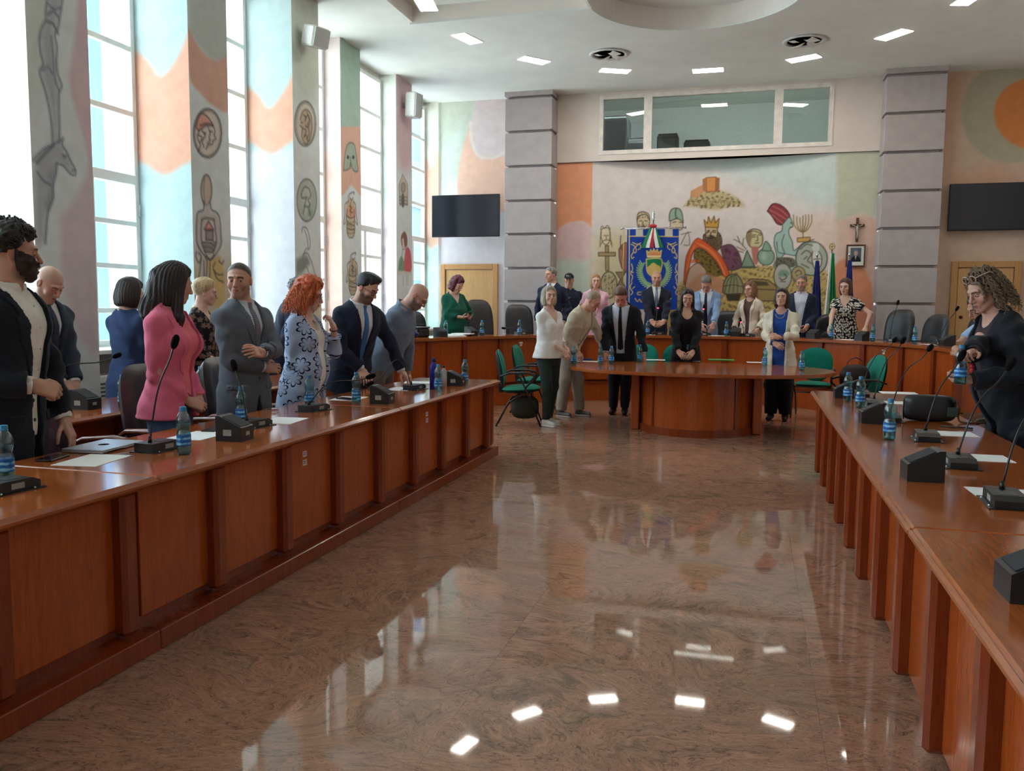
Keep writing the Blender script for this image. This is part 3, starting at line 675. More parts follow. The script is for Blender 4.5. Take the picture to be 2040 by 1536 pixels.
# bearded head and helmeted head
cv.fill(c([(362, 430), (375, 385), (420, 375), (460, 400), (465, 460), (450, 530), (400, 540), (372, 500)]), (212, 190, 156), .95, edge=INK, ew=.012)
for L in ([(365, 440), (390, 405), (440, 400), (462, 440)], [(385, 450), (402, 448)], [(428, 448), (446, 450)], [(412, 455), (410, 480), (420, 484)], [(380, 480), (390, 520), (420, 535), (450, 510)], [(395, 495), (430, 495)]): cv.line(c(L), INK, .014)
cv.speckle(c([(372, 480), (455, 480), (440, 540), (390, 540)]), (96, 80, 60), .8, 13, 160); cv.speckle(c([(362, 430), (375, 385), (420, 375), (460, 400), (462, 430)]), (120, 96, 66), .8, 14, 160)
cv.fill(c([(626, 450), (628, 390), (650, 352), (690, 345), (720, 365), (735, 420), (735, 470), (690, 430), (650, 445)]), (150, 172, 150), .95, edge=INK, ew=.014); cv.line(c([(680, 350), (676, 400), (690, 430)]), (80, 100, 84), .03)
cv.fill(c([(636, 450), (690, 432), (732, 460), (725, 520), (640, 520)]), (216, 196, 164), .95, edge=INK, ew=.01); cv.line(c([(655, 462), (680, 456)]), INK, .014); cv.line(c([(705, 458), (722, 462)]), INK, .012)
cv.line(c([(720, 640), (760, 560), (780, 545), (790, 640), (745, 645)]), (120, 100, 80), .012); cv.line(c([(720, 560), (800, 540)]), (120, 100, 80), .012)
# crowned king with orange mantle and purple cloak
cv.fill(c([(1040, 660), (1120, 640), (1180, 690), (1212, 780), (1205, 830), (1100, 840)]), (122, 78, 96), .95, edge=INK, ew=.012); cv.speckle(c([(1040, 660), (1120, 640), (1180, 690), (1212, 780), (1205, 830), (1100, 840)]), (86, 50, 68), .7, 17, 60)
cv.fill(c([(905, 560), (900, 620), (930, 680), (1000, 700), (1048, 650), (1050, 590), (1020, 540), (950, 540)]), (122, 104, 82), .98, edge=INK, ew=.014)
cv.fill(c([(918, 500), (960, 490), (1012, 500), (1015, 560), (1000, 600), (965, 610), (930, 590)]), (212, 184, 148), .98, edge=INK, ew=.012)
cv.fill(c([(935, 575), (965, 565), (1000, 578), (1030, 640), (1000, 690), (950, 680), (920, 630)]), (112, 92, 70), .9, .02); cv.speckle(c([(900, 560), (1048, 560), (1040, 680), (910, 680)]), (60, 48, 38), .8, 19, 130)
for L in ([(930, 545), (950, 538)], [(978, 538), (1000, 545)], [(935, 530), (952, 526)], [(980, 526), (1004, 530)], [(966, 540), (960, 570), (972, 574)], [(948, 588), (985, 588)]): cv.line(c(L), (52, 40, 32), .016)
cv.fill(c([(918, 500), (908, 440), (935, 470), (945, 415), (965, 465), (990, 410), (1000, 465), (1030, 430), (1022, 505)]), (206, 158, 74), .98, smooth=False, edge=(110, 76, 36), ew=.016)
cv.fill(c([(830, 610), (860, 590), (900, 610), (960, 650), (1050, 740), (1112, 870), (1100, 905), (1060, 890), (1020, 800), (950, 720), (880, 670), (830, 690), (800, 760), (770, 920), (745, 960), (760, 760), (800, 660)]), (222, 98, 52), .98, .015, edge=(140, 60, 34), ew=.014)
for L in ([(850, 630), (930, 665), (1010, 740), (1075, 880)], [(835, 650), (800, 720), (770, 850)], [(870, 640), (960, 700), (1040, 800), (1080, 890)]): cv.line(c(L), (240, 150, 96), .016, .8)
cv.fill(c([(830, 690), (880, 672), (950, 722), (1015, 800), (1050, 880), (960, 900), (880, 830), (830, 760)]), (134, 112, 54), .98, .02, edge=INK, ew=.012); cv.speckle(c([(830, 690), (880, 672), (950, 722), (1015, 800), (1050, 880), (960, 900), (880, 830), (830, 760)]), (70, 60, 34), .8, 23, 80)
cv.fill(c([(790, 840), (860, 790), (930, 860), (900, 900), (840, 960), (760, 1000), (770, 900)]), (206, 174, 150), .95, .03, edge=INK, ew=.008)
cv.fill(c([(780, 960), (880, 880), (1010, 900), (1090, 960), (1060, 1060), (800, 1040)]), (204, 150, 116), .8, .06)
cv.line(c([(800, 770), (865, 770), (865, 780), (800, 785)]), (220, 96, 50), .02)
# branch, youth's head, pyramid and jar
for L in ([(1150, 600), (1200, 625), (1250, 680)], [(1180, 575), (1200, 625)], [(1230, 590), (1222, 650)], [(1175, 660), (1235, 690)], [(1170, 690), (1225, 705)]): cv.line(c(L), (118, 96, 64), .014)
cv.fill(c([(1252, 590), (1262, 540), (1310, 515), (1365, 530), (1385, 580), (1378, 640), (1340, 670), (1280, 655)]), (208, 194, 148), .98, edge=INK, ew=.016)
cv.fill(c([(1252, 590), (1262, 540), (1290, 520), (1300, 560), (1290, 620), (1280, 655)]), (150, 128, 92), .8, .03)
for L in ([(1305, 565), (1328, 562)], [(1350, 562), (1370, 566)], [(1340, 570), (1345, 605), (1330, 610)], [(1322, 630), (1352, 628)], [(1262, 545), (1310, 530), (1375, 555)], [(1300, 580), (1325, 578)]): cv.line(c(L), INK, .012)
cv.fill(c([(1290, 660), (1350, 668), (1345, 790), (1310, 790)]), (190, 120, 104), .9, .02)
cv.fill(c([(1258, 690), (1320, 820), (1210, 825)]), (136, 156, 130), .95, smooth=False, edge=(70, 84, 70), ew=.02); cv.line(c([(1208, 830), (1330, 828)]), (84, 96, 80), .03)
cv.ell((1180+1412/S, 330+740/S), 68/S, 68/S, (142, 168, 142), .98, edge=(74, 90, 78), ew=.016); cv.fill(c([(1380, 690), (1395, 640), (1412, 615), (1440, 645), (1452, 690)]), (142, 168, 142), .98, edge=(74, 90, 78), ew=.014); cv.ell((1180+1395/S, 330+735/S), 24/S, 36/S, (176, 196, 172), .7, .04)
# seated figure with tall red headdress carrying a lampstand
cv.fill(c([(1422, 370), (1460, 315), (1510, 312), (1570, 350), (1605, 405), (1590, 440), (1545, 480), (1500, 470), (1460, 410)]), (146, 62, 66), .98, edge=(70, 36, 36), ew=.016)
for L in ([(1440, 360), (1500, 390), (1580, 440)], [(1470, 330), (1530, 360), (1590, 410)], [(1465, 400), (1510, 440), (1550, 470)]): cv.line(c(L), (206, 130, 120), .012, .8)
cv.fill(c([(1545, 480), (1600, 420), (1625, 460), (1630, 495), (1600, 515), (1600, 560), (1625, 620), (1640, 690), (1700, 640), (1760, 600), (1740, 660), (1660, 730), (1560, 720), (1545, 780), (1640, 790), (1650, 870), (1480, 830), (1500, 740), (1478, 640), (1490, 560), (1540, 530)]), (166, 190, 178), .98, .015, edge=(78, 92, 88), ew=.014)
cv.fill(c([(1500, 745), (1630, 750), (1645, 820), (1490, 830)]), (112, 108, 92), .9, .02); cv.speckle(c([(1500, 745), (1630, 750), (1645, 820), (1490, 830)]), (60, 56, 46), .8, 29, 110)
for L in ([(1560, 560), (1540, 640), (1565, 710)], [(1608, 465), (1622, 470)], [(1605, 500), (1622, 498)], [(1500, 620), (1510, 700), (1560, 715)]): cv.line(c(L), (78, 92, 88), .012)
for q in range(3):
    r = 22+24*q; cv.line(c([(1712-r*1.1, 425-12*q), (1712-r, 480), (1712-r*.5, 520+r*.1), (1712, 540), (1712+r*.5, 515+r*.1), (1712+r, 460), (1712+r*1.0, 400)]), (132, 108, 62), .014)
cv.line(c([(1712, 410), (1712, 585)]), (132, 108, 62), .018); cv.fill(c([(1665, 588), (1770, 580), (1772, 615), (1668, 622)]), (204, 160, 84), .98, smooth=False, edge=INK, ew=.008)
cv.line(c([(1760, 610), (1800, 600)]), (90, 78, 56), .014)
# coin shields
cv.ell((1180+1782/S, 330+755/S), 128/S, 138/S, (176, 178, 158), .96, edge=(78, 78, 70), ew=.02)
cv.fill(c([(1790, 700), (1830, 690), (1862, 740), (1858, 810), (1820, 845), (1795, 810), (1785, 750)]), (222, 216, 204), .95, edge=INK, ew=.012); cv.fill(c([(1785, 640), (1835, 630), (1842, 690), (1795, 700)]), (210, 210, 200), .9, .02)
for L in ([(1800, 762), (1818, 758)], [(1838, 756), (1852, 758)], [(1830, 765), (1834, 785), (1824, 790)], [(1815, 812), (1840, 808)], [(1700, 720), (1740, 690), (1780, 720), (1750, 770), (1790, 800)], [(1690, 680), (1740, 640), (1790, 650)], [(1720, 760), (1745, 740)], [(1700, 800), (1760, 830)]): cv.line(c(L), (78, 76, 70), .014)
cv.ell((1180+1548/S, 330+900/S), 72/S, 104/S, (180, 174, 164), .96, edge=(86, 84, 76), ew=.016); cv.fill(c([(1505, 880), (1530, 850), (1580, 850), (1605, 880), (1570, 900), (1520, 900)]), (128, 156, 132), .9, .02); cv.line(c([(1520, 910), (1545, 930), (1580, 905), (1560, 880)]), INK, .014); cv.line(c([(1530, 940), (1570, 945)]), INK, .012)
cv.ell((1180+1675/S, 330+880/S), 55/S, 60/S, (176, 158, 116), .95, edge=(96, 84, 58), ew=.016); cv.line(c([(1650, 870), (1675, 850), (1700, 870), (1680, 900), (1660, 890)]), INK, .014)
# bronze helmet and chest
cv.fill(c([(1060, 1030), (1070, 950), (1105, 895), (1145, 880), (1190, 900), (1222, 960), (1225, 1035), (1180, 1040), (1100, 1045)]), (148, 148, 110), .98, edge=INK, ew=.018)
for q in range(4): cv.line(c([(1075+35*q, 1030), (1095+28*q, 950), (1130+10*q, 890)]), (84, 82, 58), .012)
cv.line(c([(1066, 980), (1145, 970), (1222, 985)]), (84, 82, 58), .014); cv.fill(c([(1085, 1045), (1210, 1042), (1195, 1100), (1100, 1100)]), (74, 64, 48), .95, .02, smooth=False)
cv.fill(c([(1235, 965), (1290, 920), (1430, 930), (1500, 985), (1480, 1100), (1250, 1100)]), (162, 136, 84), .95, smooth=False, edge=INK, ew=.016); cv.fill(c([(1255, 960), (1300, 935), (1420, 945), (1440, 975), (1260, 980)]), (92, 80, 54), .95, smooth=False); cv.line(c([(1250, 1000), (1490, 1010)]), INK, .014); cv.line(c([(1340, 1000), (1340, 1095)]), INK, .012)
wpart('mural', cv.mesh('mural', lambda s, t: np.stack([s, ycurve(s), t], -1)))
q = MB(); n = 30; xs = np.linspace(-3.5, 1.96, n); q.add([(x, 15.38, ZM) for x in xs]+[(x, float(ycurve(x)), ZM) for x in xs], [(i, i+1, n+i+1, n+i) for i in range(n-1)])
# wall above with the booth window
PW = plain((214, 202, 192), .85, .2, scale=3., var=.02)
q.box(-3.5, -2.72, 15.38, 15.75, ZM, CZ+.03).box(1.2, 1.96, 15.38, 15.75, ZM, CZ+.03).box(-2.72, 1.2, 15.38, 15.75, ZM, 4.16).box(-2.72, 1.2, 15.38, 15.75, 5.19, CZ+.03)
wpart('booth_wall', q.mesh('booth_wall', PW))
bw = struct(empty('window_20', (-.76, 15.38, 4.16)))
xs = [-2.72, -1.86, .33, 1.2]
q = MB()
for a, b in zip(xs[:-1], xs[1:]):
    f = MB(); e = .07
    f.box(a+.76, a+.76+e, -.012, .09, 0, 1.03).box(b+.76-e, b+.76, -.012, .09, 0, 1.03).box(a+.76+e, b+.76-e, -.012, .09, 0, e).box(a+.76+e, b+.76-e, -.012, .09, 1.03-e, 1.03)
    f.build('sash', plain((220, 212, 204), .5, .4, scale=9.), bw)
    MB().box(a+.76+e, b+.76-e, .05, .056, e, 1.03-e).build('pane', DIMGLASS, bw)
BKM = plain((206, 210, 206), .9)
for nm, bx_ in (('wall_booth_back', (-3.3, 1.9, 18.2, 18.3, 3.9, 5.6)), ('wall_booth_left', (-3.4, -3.3, 15.76, 18.3, 3.9, 5.6)), ('wall_booth_right', (1.9, 2.0, 15.76, 18.3, 3.9, 5.6)), ('ceiling_booth', (-3.4, 2, 15.76, 18.3, 5.55, 5.6)), ('floor_booth', (-3.4, 2, 15.76, 18.3, 3.9, 4.0))): struct(MB().box(*bx_).build(nm, BKM))
o = empty('booth_lamp', (-.7, 17.0, 5.54), 0, 'strip lamp on the ceiling of the glazed booth', 'lamp'); MB().box(-.6, .6, -.08, .08, -.03, .0).build('lamp_frame', WHITEP, o); MB().box(-.58, .58, -.06, .06, -.035, -.03).build('diffuser', BOOTHGLOW, o)
GRK = plain((54, 62, 66), .6); GR2 = plain((84, 92, 94), .6)
for nm, (x0, x1, y0, y1, z1), mt_, lb in (('equipment_rack', (-2.75, -2.32, 16.0, 16.6, 4.98), GR2, 'grey equipment rack behind the booth window'), ('office_chair', (-2.35, -1.98, 16.3, 16.8, 4.62), GRK, 'dark chair back behind the booth window'),
                                     ('monitor', (-1.76, -1.38, 15.95, 16.25, 4.60), GRK, 'dark monitor on the booth ledge'), ('printer', (-1.28, -.82, 15.95, 16.35, 4.47), GRK, 'dark low printer on the booth ledge')):
    o = empty(nm, ((x0+x1)/2, (y0+y1)/2, 4.0), 0, lb, nm.replace('_', ' ').split()[-1]); a, b = (x1-x0)/2, (y1-y0)/2
    MB().box(-a, a, -b, b, 0, z1-4.0-.03, ch=.02).build('body', mt_, o)
    MB().box(-a*.9, a*.9, -b*.9, b*.9, z1-4.0-.03, z1-4.0, ch=.01).build('top', BLACKP, o)
    MB().box(-a*.8, a*.8, -b-.01, -b, .1, z1-4.0-.1).build('front_panel', GR2 if mt_ is GRK else GRK, o)
# panelled columns
for k, (x0, x1) in enumerate(((-4.34, -3.48), (1.94, 2.82))):
    o = struct(MB().box(x0+.05, x1-.05, 15.02, 15.75, 0, CZ+.02).build('wall_column_%d' % (k+1), LILAC))
    zs = [.32, .94, 1.545, 2.14, 2.745, 3.335, 3.94, 4.545, 5.14]
    for a, b in zip(zs[:-1], zs[1:]): MB().box(x0, x1, 14.94, 15.62, a+.022, b-.022, ch=.006).build('panel', LILAC, o)
    MB().box(x0-.01, x1+.01, 14.93, 15.62, 5.14+.02, CZ+.02, ch=.006).build('panel', LILAC, o)
# doors
def door(n, x0, x1, z1, yw, rosette):
    o = struct(empty('door_%d' % n, ((x0+x1)/2, yw, .32))); a = (x1-x0)/2; h = z1-.32
    MB().box(-a, -a+.10, -.05, .02, 0, h, ch=.008).box(a-.10, a, -.05, .02, 0, h, ch=.008).box(-a+.1, a-.1, -.05, .02, h-.10, h, ch=.008).build('door_frame', W_FRAME, o)
    MB().box(-a+.11, a-.11, -.02, .01, 0, h-.11).build('door_leaf', W_DOOR, o)
    hd = MB().lathe([(.0, 0), (.028, 0), (.028, .012), (.012, .02), (.012, .05), (.02, .055), (.0, .06)], 14, M=Matrix.Translation((-a+.18, -.02, 1.02)) @ Matrix.Rotation(PI/2, 4, 'X')).build('door_knob', W_DARK, o)
door(1, -5.72, -4.58, 2.24, 15.39, False); door(2, 3.10, 4.12, 2.24, 15.39, True)
# the dais (raised floor behind the bench)
PATH = spline(np.array([(-4.36, 10.0), (-4.12, 10.75), (-3.82, 11.45), (-3.48, 12.08), (-3.07, 12.57), (-2.55, 12.98), (-2.0, 13.25), (-1.4, 13.43), (-.79, 13.5), (-.18, 13.43), (.42, 13.25), (.98, 12.93), (1.48, 12.4), (1.83, 11.85), (2.08, 11.2), (2.2, 10.4)]), 4)
DZ, BT = .32, 1.02                            # dais height, bench top height
tg = np.gradient(PATH, axis=0); tg /= np.linalg.norm(tg, axis=1)[:, None]; NRM = np.stack([-tg[:, 1], tg[:, 0]], -1)   # outward normals
def off(d): return PATH+NRM*d
arc = np.concatenate([[0], np.cumsum(np.linalg.norm(np.diff(PATH, axis=0), axis=1))]); ALEN = arc[-1]
def on_path(s, d=0.):
    x = np.array([np.interp(s, arc, PATH[:, 0]), np.interp(s, arc, PATH[:, 1])]); nn = np.array([np.interp(s, arc, NRM[:, 0]), np.interp(s, arc, NRM[:, 1])]); nn /= np.linalg.norm(nn)
    return x+nn*d, nn
dp = off(.10); out = [tuple(p) for p in dp]+[(XR-.02, 10.4), (XR-.02, 15.36), (-5.74, 15.36), (-5.74, 10.0)]
struct(MB().prism(out, 0.001, DZ).build('trim_dais', plain((122, 84, 60), .5, .4, scale=4.)))
# ================================================================== FURNITURE
DT = .74
def fwd(p): return float((np.asarray(p)-CPOS) @ CF)
def at_depth(u, v, d): return CPOS+ray(u, v)*d
def rz_of(v): return math.atan2(v[1], v[0])
# ---------------------------------------------------------------- straight council desks, built in modules
STICK = plain((226, 222, 214), .7)
def desk(y0, y1, xf, sgn, label, fins, plinth=True, depth=.83, panels=True, sticks=()):
    """xf: x of the front edge of the top; sgn: +1 when the front faces +x"""
    o = empty('council_desk', (xf, y0, 0), 0, label, 'desk'); L = y1-y0; b = lambda x: sorted((-sgn*x[0], -sgn*x[1]))
    q = MB(); xa, xb = b((0, depth)); q.box(xa, xb, .0015, L-.0015, DT-.042, DT, ch=.010).build('worktop', W_TOP, o)
    xa, xb = b((-.012, .008)); MB().box(min(xa, xb), max(xa, xb), .0015, L-.0015, DT-.036, DT-.006, ch=.010).build('edge_strip', W_EDGE, o)
    if plinth: xa, xb = b((.005, depth-.10)); MB().box(xa, xb, 0.002, L-.002, 0, .085, ch=.004).build('plinth', W_POST, o)
    z0 = .085 if plinth else .0
    xa, xb = b((.125, .15)); MB().box(xa, xb, .002, L-.002, z0, DT-.042).build('modesty_board', W_POST, o)
    xa, xb = b((.15, depth-.12))
    for e in (.004, L-.03): MB().box(xa, xb, e, e+.026, z0, DT-.042).build('end_board', W_PANEL, o)
    fs = [f-y0 for f in fins if y0-.06 < f < y1+.06]; hw = .045
    for f in fs:
        a, c = max(f-hw, .001), min(f+hw, L-.001)
        xa, xb = b((.045, .125)); MB().box(xa, xb, a, c, (.10 if plinth else .03), DT-.043, ch=.018).build('pilaster', W_POST, o)
    eds = sorted([0]+[f for f in fs]+[L])
    for a, c in zip(eds[:-1], eds[1:]):
        a2 = a+hw-.01 if a in fs else .002; c2 = c-hw+.01 if c in fs else L-.002
        if c2-a2 < .08: continue
        xa, xb = b((.10, .124)); p = MB().box(xa, xb, a2, c2, (.13 if plinth else .05), DT-.05, ch=.003).build('front_panel', W_PANEL, o)
        for (sy_, sz_) in sticks:
            if a2 < sy_-y0 < c2:
                for dz in (0, -.05):
                    MB().box(*b((.098, .1)), sy_-y0-.022, sy_-y0+.022, sz_+dz-.017, sz_+dz+.017).build('paper_sticker', STICK, p)
                    for dd in (.006, -.004): MB().box(*b((.0975, .098)), sy_-y0-.016, sy_-y0+.012, sz_+dz+dd-.0022, sz_+dz+dd+.0022).build('sticker_print', BLACKP, p)
    return o
FL = [2.84+.615*i-.615*4 for i in range(13)]
desk(.35, 2.95, -2.34, 1, 'long wooden council desk section with the blue-capped bottle beside the bearded man', FL)
desk(2.95, 5.48, -2.34, 1, 'long wooden council desk section carrying the closed laptop', FL, sticks=((4.33, .60),))
desk(5.48, 7.93, -2.34, 1, 'long wooden council desk section carrying the blue metal flask', FL+[7.86], sticks=((6.25, .60),))
FR = [7.80-.61*i for i in range(13)]
desk(.35, 3.0, .53, -1, 'long wooden council desk section without any paper sheet, joined to the bag desk', FR, plinth=False, depth=.86)
desk(3.0, 7.87, .53, -1, 'long wooden council desk section carrying the black handbag', FR, plinth=False, depth=.86)
desk(2.2, 8.6, -3.98, 1, 'rear wooden council desk along the windows, behind the front row of people', [2.25+.63*i for i in range(11)], depth=.66)

# ---------------------------------------------------------------- curved bench on the dais
bench = empty('curved_bench', (-.79, 13.5, 0), 0, 'curved wooden council bench on the dais, in front of the mural', 'bench')
def bpart(name, q, mt_, par=None):
    o = link(name, q.mesh(name, mt_), par or bench)
    if par is None: o.matrix_parent_inverse = Matrix.Translation((.79, -13.5, 0))
    return o
def strip(s0, s1, d0, d1, z0, z1, n=None):
    n = n or max(2, int((s1-s0)/.12)+1); q = MB(); vs = []
    for s in np.linspace(s0, s1, n):
        a, _ = on_path(s, d0); b, _ = on_path(s, d1)
        vs += [(a[0], a[1], z0), (b[0], b[1], z0), (b[0], b[1], z1), (a[0], a[1], z1)]
    fs = []
    for i in range(n-1):
        for k in range(4): fs.append((4*i+k, 4*i+(k+1) % 4, 4*i+4+(k+1) % 4, 4*i+4+k))
    fs += [(0, 1, 2, 3), (4*n-1, 4*n-2, 4*n-3, 4*n-4)]
    return q.add(vs, fs)
bpart('plinth', strip(.0, ALEN, .0, .10, 0.001, .30), W_PANEL)
bpart('plinth_rail', strip(.0, ALEN, -.012, .0, .265, .30), W_POST)
NB = 14; st = ALEN/NB
for i in range(NB):
    bpart('front_panel', strip(i*st+.03, (i+1)*st-.03, .03, .055, .33, BT-.05), W_PANEL)
for i in range(NB+1):
    s = min(max(i*st, .035), ALEN-.035); bpart('pilaster', strip(s-.04, s+.04, -.005, .06, .31, BT-.045, 2), W_POST)
bpart('modesty_board', strip(.0, ALEN, .056, .08, .31, BT-.045), W_POST)
bpart('worktop', strip(-.0, ALEN, -.03, .62, BT-.042, BT), W_TOPX)
bpart('edge_strip', strip(-.0, ALEN, -.042, -.031, BT-.038, BT-.005), W_EDGE)
for s in (.02, ALEN-.05): bpart('end_board', strip(s, s+.03, .08, .58, DZ+.002, BT-.043, 2), W_PANEL)
for s in (2.55, 8.35):
    q = strip(s, s+.06, .024, .030, BT-.12, BT-.095, 2); q2 = strip(s+.012, s+.05, .024, .030, BT-.155, BT-.13, 2); o = bpart('paper_sticker', q, STICK); bpart('paper_sticker', q2, STICK)

# ---------------------------------------------------------------- oval table
TX, TY, TA, TB = -.60, 10.42, 1.54, 1.02
tab = empty('oval_table', (TX, TY, 0), 0, 'oval wooden meeting table with a drum base in the middle of the hall', 'table')
def oval(a, b, n=72, p=2.25): return [(a*math.copysign(abs(math.cos(t))**(2/p), math.cos(t)), b*math.copysign(abs(math.sin(t))**(2/p), math.sin(t))) for t in [2*PI*i/n for i in range(n)]]
MB().prism(oval(TA, TB), .700, DT).build('tabletop', W_TOPX, tab)
MB().prism(oval(TA+.012, TB+.012), .706, DT-.006).build('edge_band', W_EDGE, tab)
MB().prism(oval(.66, .74, 72, 2), .085, .70).build('drum', W_PANEL, tab)
MB().prism(oval(.69, .77, 72, 2), 0, .085).build('plinth', W_POST, tab)
for s in (-1, 1): MB().box(s*.70-.05, s*.70+.05, -.30, .30, .0, .70, ch=.012).build('pilaster', W_PANEL, tab); 
for s in (-1, 1):
    for t in (.30, .80): a = t; MB().box(-.012, .012, -.01, .02, .085, .70, M=Matrix.Translation((s*.662*math.cos(a), -.742*math.sin(a), 0)) @ Matrix.Rotation(s*(PI/2-a), 4, 'Z')).build('groove_strip', W_POST, tab)

# ---------------------------------------------------------------- chairs
def pad(w, h, t, n=14, p=3.2, bulge=.55, curve=0.):
    """soft cushion in the x/z plane, front towards +y; w,h half sizes"""
    U = np.linspace(-1, 1, n); V = []; F = []
    for side in (1, -1):
        for j in range(n):
            for i in range(n):
                a, b = U[i], U[j]
                # square to superellipse disc
                r = max(abs(a), abs(b)); ang = math.atan2(b, a); c_, s_ = math.cos(ang), math.sin(ang)
                k = (abs(c_)**p+abs(s_)**p)**(-1/p); x, z = r*k*c_*w, r*k*s_*h
                d = t*.5*((1-r**3.0)**bulge if r < 1 else 0.)
                V.append((x, side*d+curve*(x/w)**2, z))
    N = n*n
    for j in range(n-1):
        for i in range(n-1):
            q = (j*n+i, j*n+i+1, (j+1)*n+i+1, (j+1)*n+i); F.append(q[::-1]); F.append(tuple(N+k for k in q))
    return V, F
def padmesh(name, mat, M, *a, **k):
    V, F = pad(*a, **k); q = MB(); q.add([tuple(M @ Vector(v)) for v in V], F, True); return q.mesh(name, mat)
GREENF = fabric((0, 118, 98), 700., .8)
def leathermat(key, c):
    mt, x = newmat(key, .38, .5, 0, c); f = x.noise(x.coord('Object'), 160., 4, .6); g = x.noise(x.coord('Object'), 7., 4, .6, .6)
    x.l(x.ramp(g, [(.3, tuple(np.array(c)*.8)), (.7, tuple(np.clip(np.array(c)*1.2, 0, 255)))]), x.b.inputs['Base Color'])
    x.bump(x.math('ADD', x.math('MULTIPLY', f, .15), g), .35, .012); return mt
LEATHER = leathermat('leather_black', (34, 35, 38)); LEATHERB = leathermat('leather_brown', (52, 42, 42))
T = Matrix.Translation; R = Matrix.Rotation
CH = {}
def green_chair():
    """faces +y; seat .46 high"""
    if 'g' not in CH:
        d = {}
        d['seat'] = padmesh('seat', GREENF, T((0, .02, .455)) @ R(-PI/2+.05, 4, 'X'), .235, .235, .085, p=3.)
        d['backrest'] = padmesh('backrest', GREENF, T((0, -.235, .71)) @ R(.16, 4, 'X'), .225, .225, .07, p=2.3, curve=.035)
        d['back_shell'] = padmesh('back_shell', BLACKP, T((0, -.255, .70)) @ R(.16, 4, 'X'), .222, .222, .05, p=2.3, curve=.035)
        d['seat_shell'] = padmesh('seat_shell', BLACKP, T((0, .02, .425)) @ R(-PI/2+.05, 4, 'X'), .215, .215, .05, p=3.)
        q = MB().box(-.025, .025, -.26, -.20, .40, .60, ch=.006); d['spine'] = q.mesh('spine', BLACKP)
        legs = []
        for s in (-1, 1):
            legs.append(MB().tube([(s*.235, .27, .011), (s*.24, .10, .43), (s*.245, .02, .60), (s*.25, -.04, .655)], .0115, 8).mesh('leg', BLACKM))
            legs.append(MB().tube([(s*.235, -.27, .011), (s*.235, -.12, .30), (s*.232, .12, .44)], .0115, 8).mesh('leg', BLACKM))
        d['legs'] = legs
        d['arms'] = [MB().tube([(s*.25, -.22, .615), (s*.255, -.12, .655), (s*.255, .10, .66), (s*.25, .19, .635), (s*.245, .20, .60), (s*.24, .10, .50), (s*.236, .06, .43)], [.014, .019, .021, .019, .015, .012, .012], 8, flat=.7).mesh('armrest', BLACKP) for s in (-1, 1)]
        d['bars'] = [MB().tube([(-.235, y, z), (.235, y, z)], .010, 8).mesh('crossbar', BLACKM) for y, z in ((.11, .425), (-.10, .33))]
        CH['g'] = d
    return CH['g']
def put_green(x, y, face, label):
    d = green_chair(); o = empty('conference_chair', (x, y, 0), math.radians(face-90), label, 'chair', 'green conference chairs around the oval table')
    for k in ('seat', 'backrest'): p = link(k, d[k], o); link({'seat': 'seat_shell', 'backrest': 'back_shell'}[k], d[{'seat': 'seat_shell', 'backrest': 'back_shell'}[k]], p)
    link('spine', d['spine'], o)
    for l in d['legs']: link('leg', l, o)
    for l in d['arms']: link('armrest', l, o)
    for l in d['bars']: link('crossbar', l, o)
    return o
def exec_chair(leather, wooden, hb=.36):
    key = ('e', leather.name, wooden, hb)
    if key in CH: return CH[key]
    d = {}
    d['seat'] = padmesh('seat', leather, T((0, .03, .475)) @ R(-PI/2+.03, 4, 'X'), .26, .26, .13, p=4., bulge=.45)
    d['backrest'] = padmesh('backrest', leather, T((0, -.245, .50+hb*.86)) @ R(.14, 4, 'X'), .255, hb, .14, p=3.4, bulge=.45, curve=.05, n=18)
    cush = MB(); V, F = pad(.19, .14, .10, p=3.); M = T((0, -.19, .66)) @ R(.14, 4, 'X'); cush.add([tuple(M @ Vector(v)) for v in V], F, True); d['lumbar_cushion'] = cush.mesh('lumbar_cushion', leather)
    am = W_ARM if wooden else BLACKP
    d['arm'] = [MB().tube([(s*.27, -.24, .60), (s*.30, -.12, .655), (s*.31, .06, .665), (s*.305, .20, .645), (s*.30, .25, .60), (s*.285, .20, .50), (s*.26, .10, .44)], [.018, .026, .03, .03, .026, .02, .018], 8, flat=.65).mesh('armrest', am) for s in (-1, 1)]
    d['column'] = MB().lathe([(.05, .40), (.03, .38), (.03, .22), (.045, .20), (.045, .10), (.0, .10)], 14).mesh('gas_column', BLACKM)
    d['base'] = []
    for k in range(5):
        a = 2*PI*k/5+.3; c_, s_ = math.cos(a), math.sin(a)
        d['base'].append((MB().tube([(.03*c_, .03*s_, .12), (.18*c_, .18*s_, .10), (.30*c_, .30*s_, .07)], [.024, .02, .016], 7).mesh('base_arm', BLACKM), MB().lathe([(.0, -.012), (.026, -.012), (.026, .012), (.0, .012)], 12, M=T((.30*c_, .30*s_, .0265)) @ R(a, 4, 'Z') @ R(PI/2, 4, 'Y')).mesh('caster', BLACKP)))
    CH[key] = d; return d
def put_exec(x, y, z, face, label, leather=None, wooden=False, hb=.36, group=None):
    d = exec_chair(leather or LEATHER, wooden, hb); o = empty('office_chair', (x, y, z), math.radians(face-90), label, 'chair', group)
    link('seat', d['seat'], o); b = link('backrest', d['backrest'], o); link('lumbar_cushion', d['lumbar_cushion'], b)
    for a in d['arm']: link('armrest', a, o)
    link('gas_column', d['column'], o)
    for a, c_ in d['base']: p = link('base_arm', a, o); link('caster', c_, p)
    return o
put_green(-2.71, 10.06, 12, 'green conference chair seen side on, beside the woman in the white blouse')
put_green(-2.86, 11.35, 0, 'green conference chair half hidden behind the woman in the white blouse')
put_green(-1.52, 12.12, -100, 'green conference chair behind the bowing man in the dark suit and black tie')
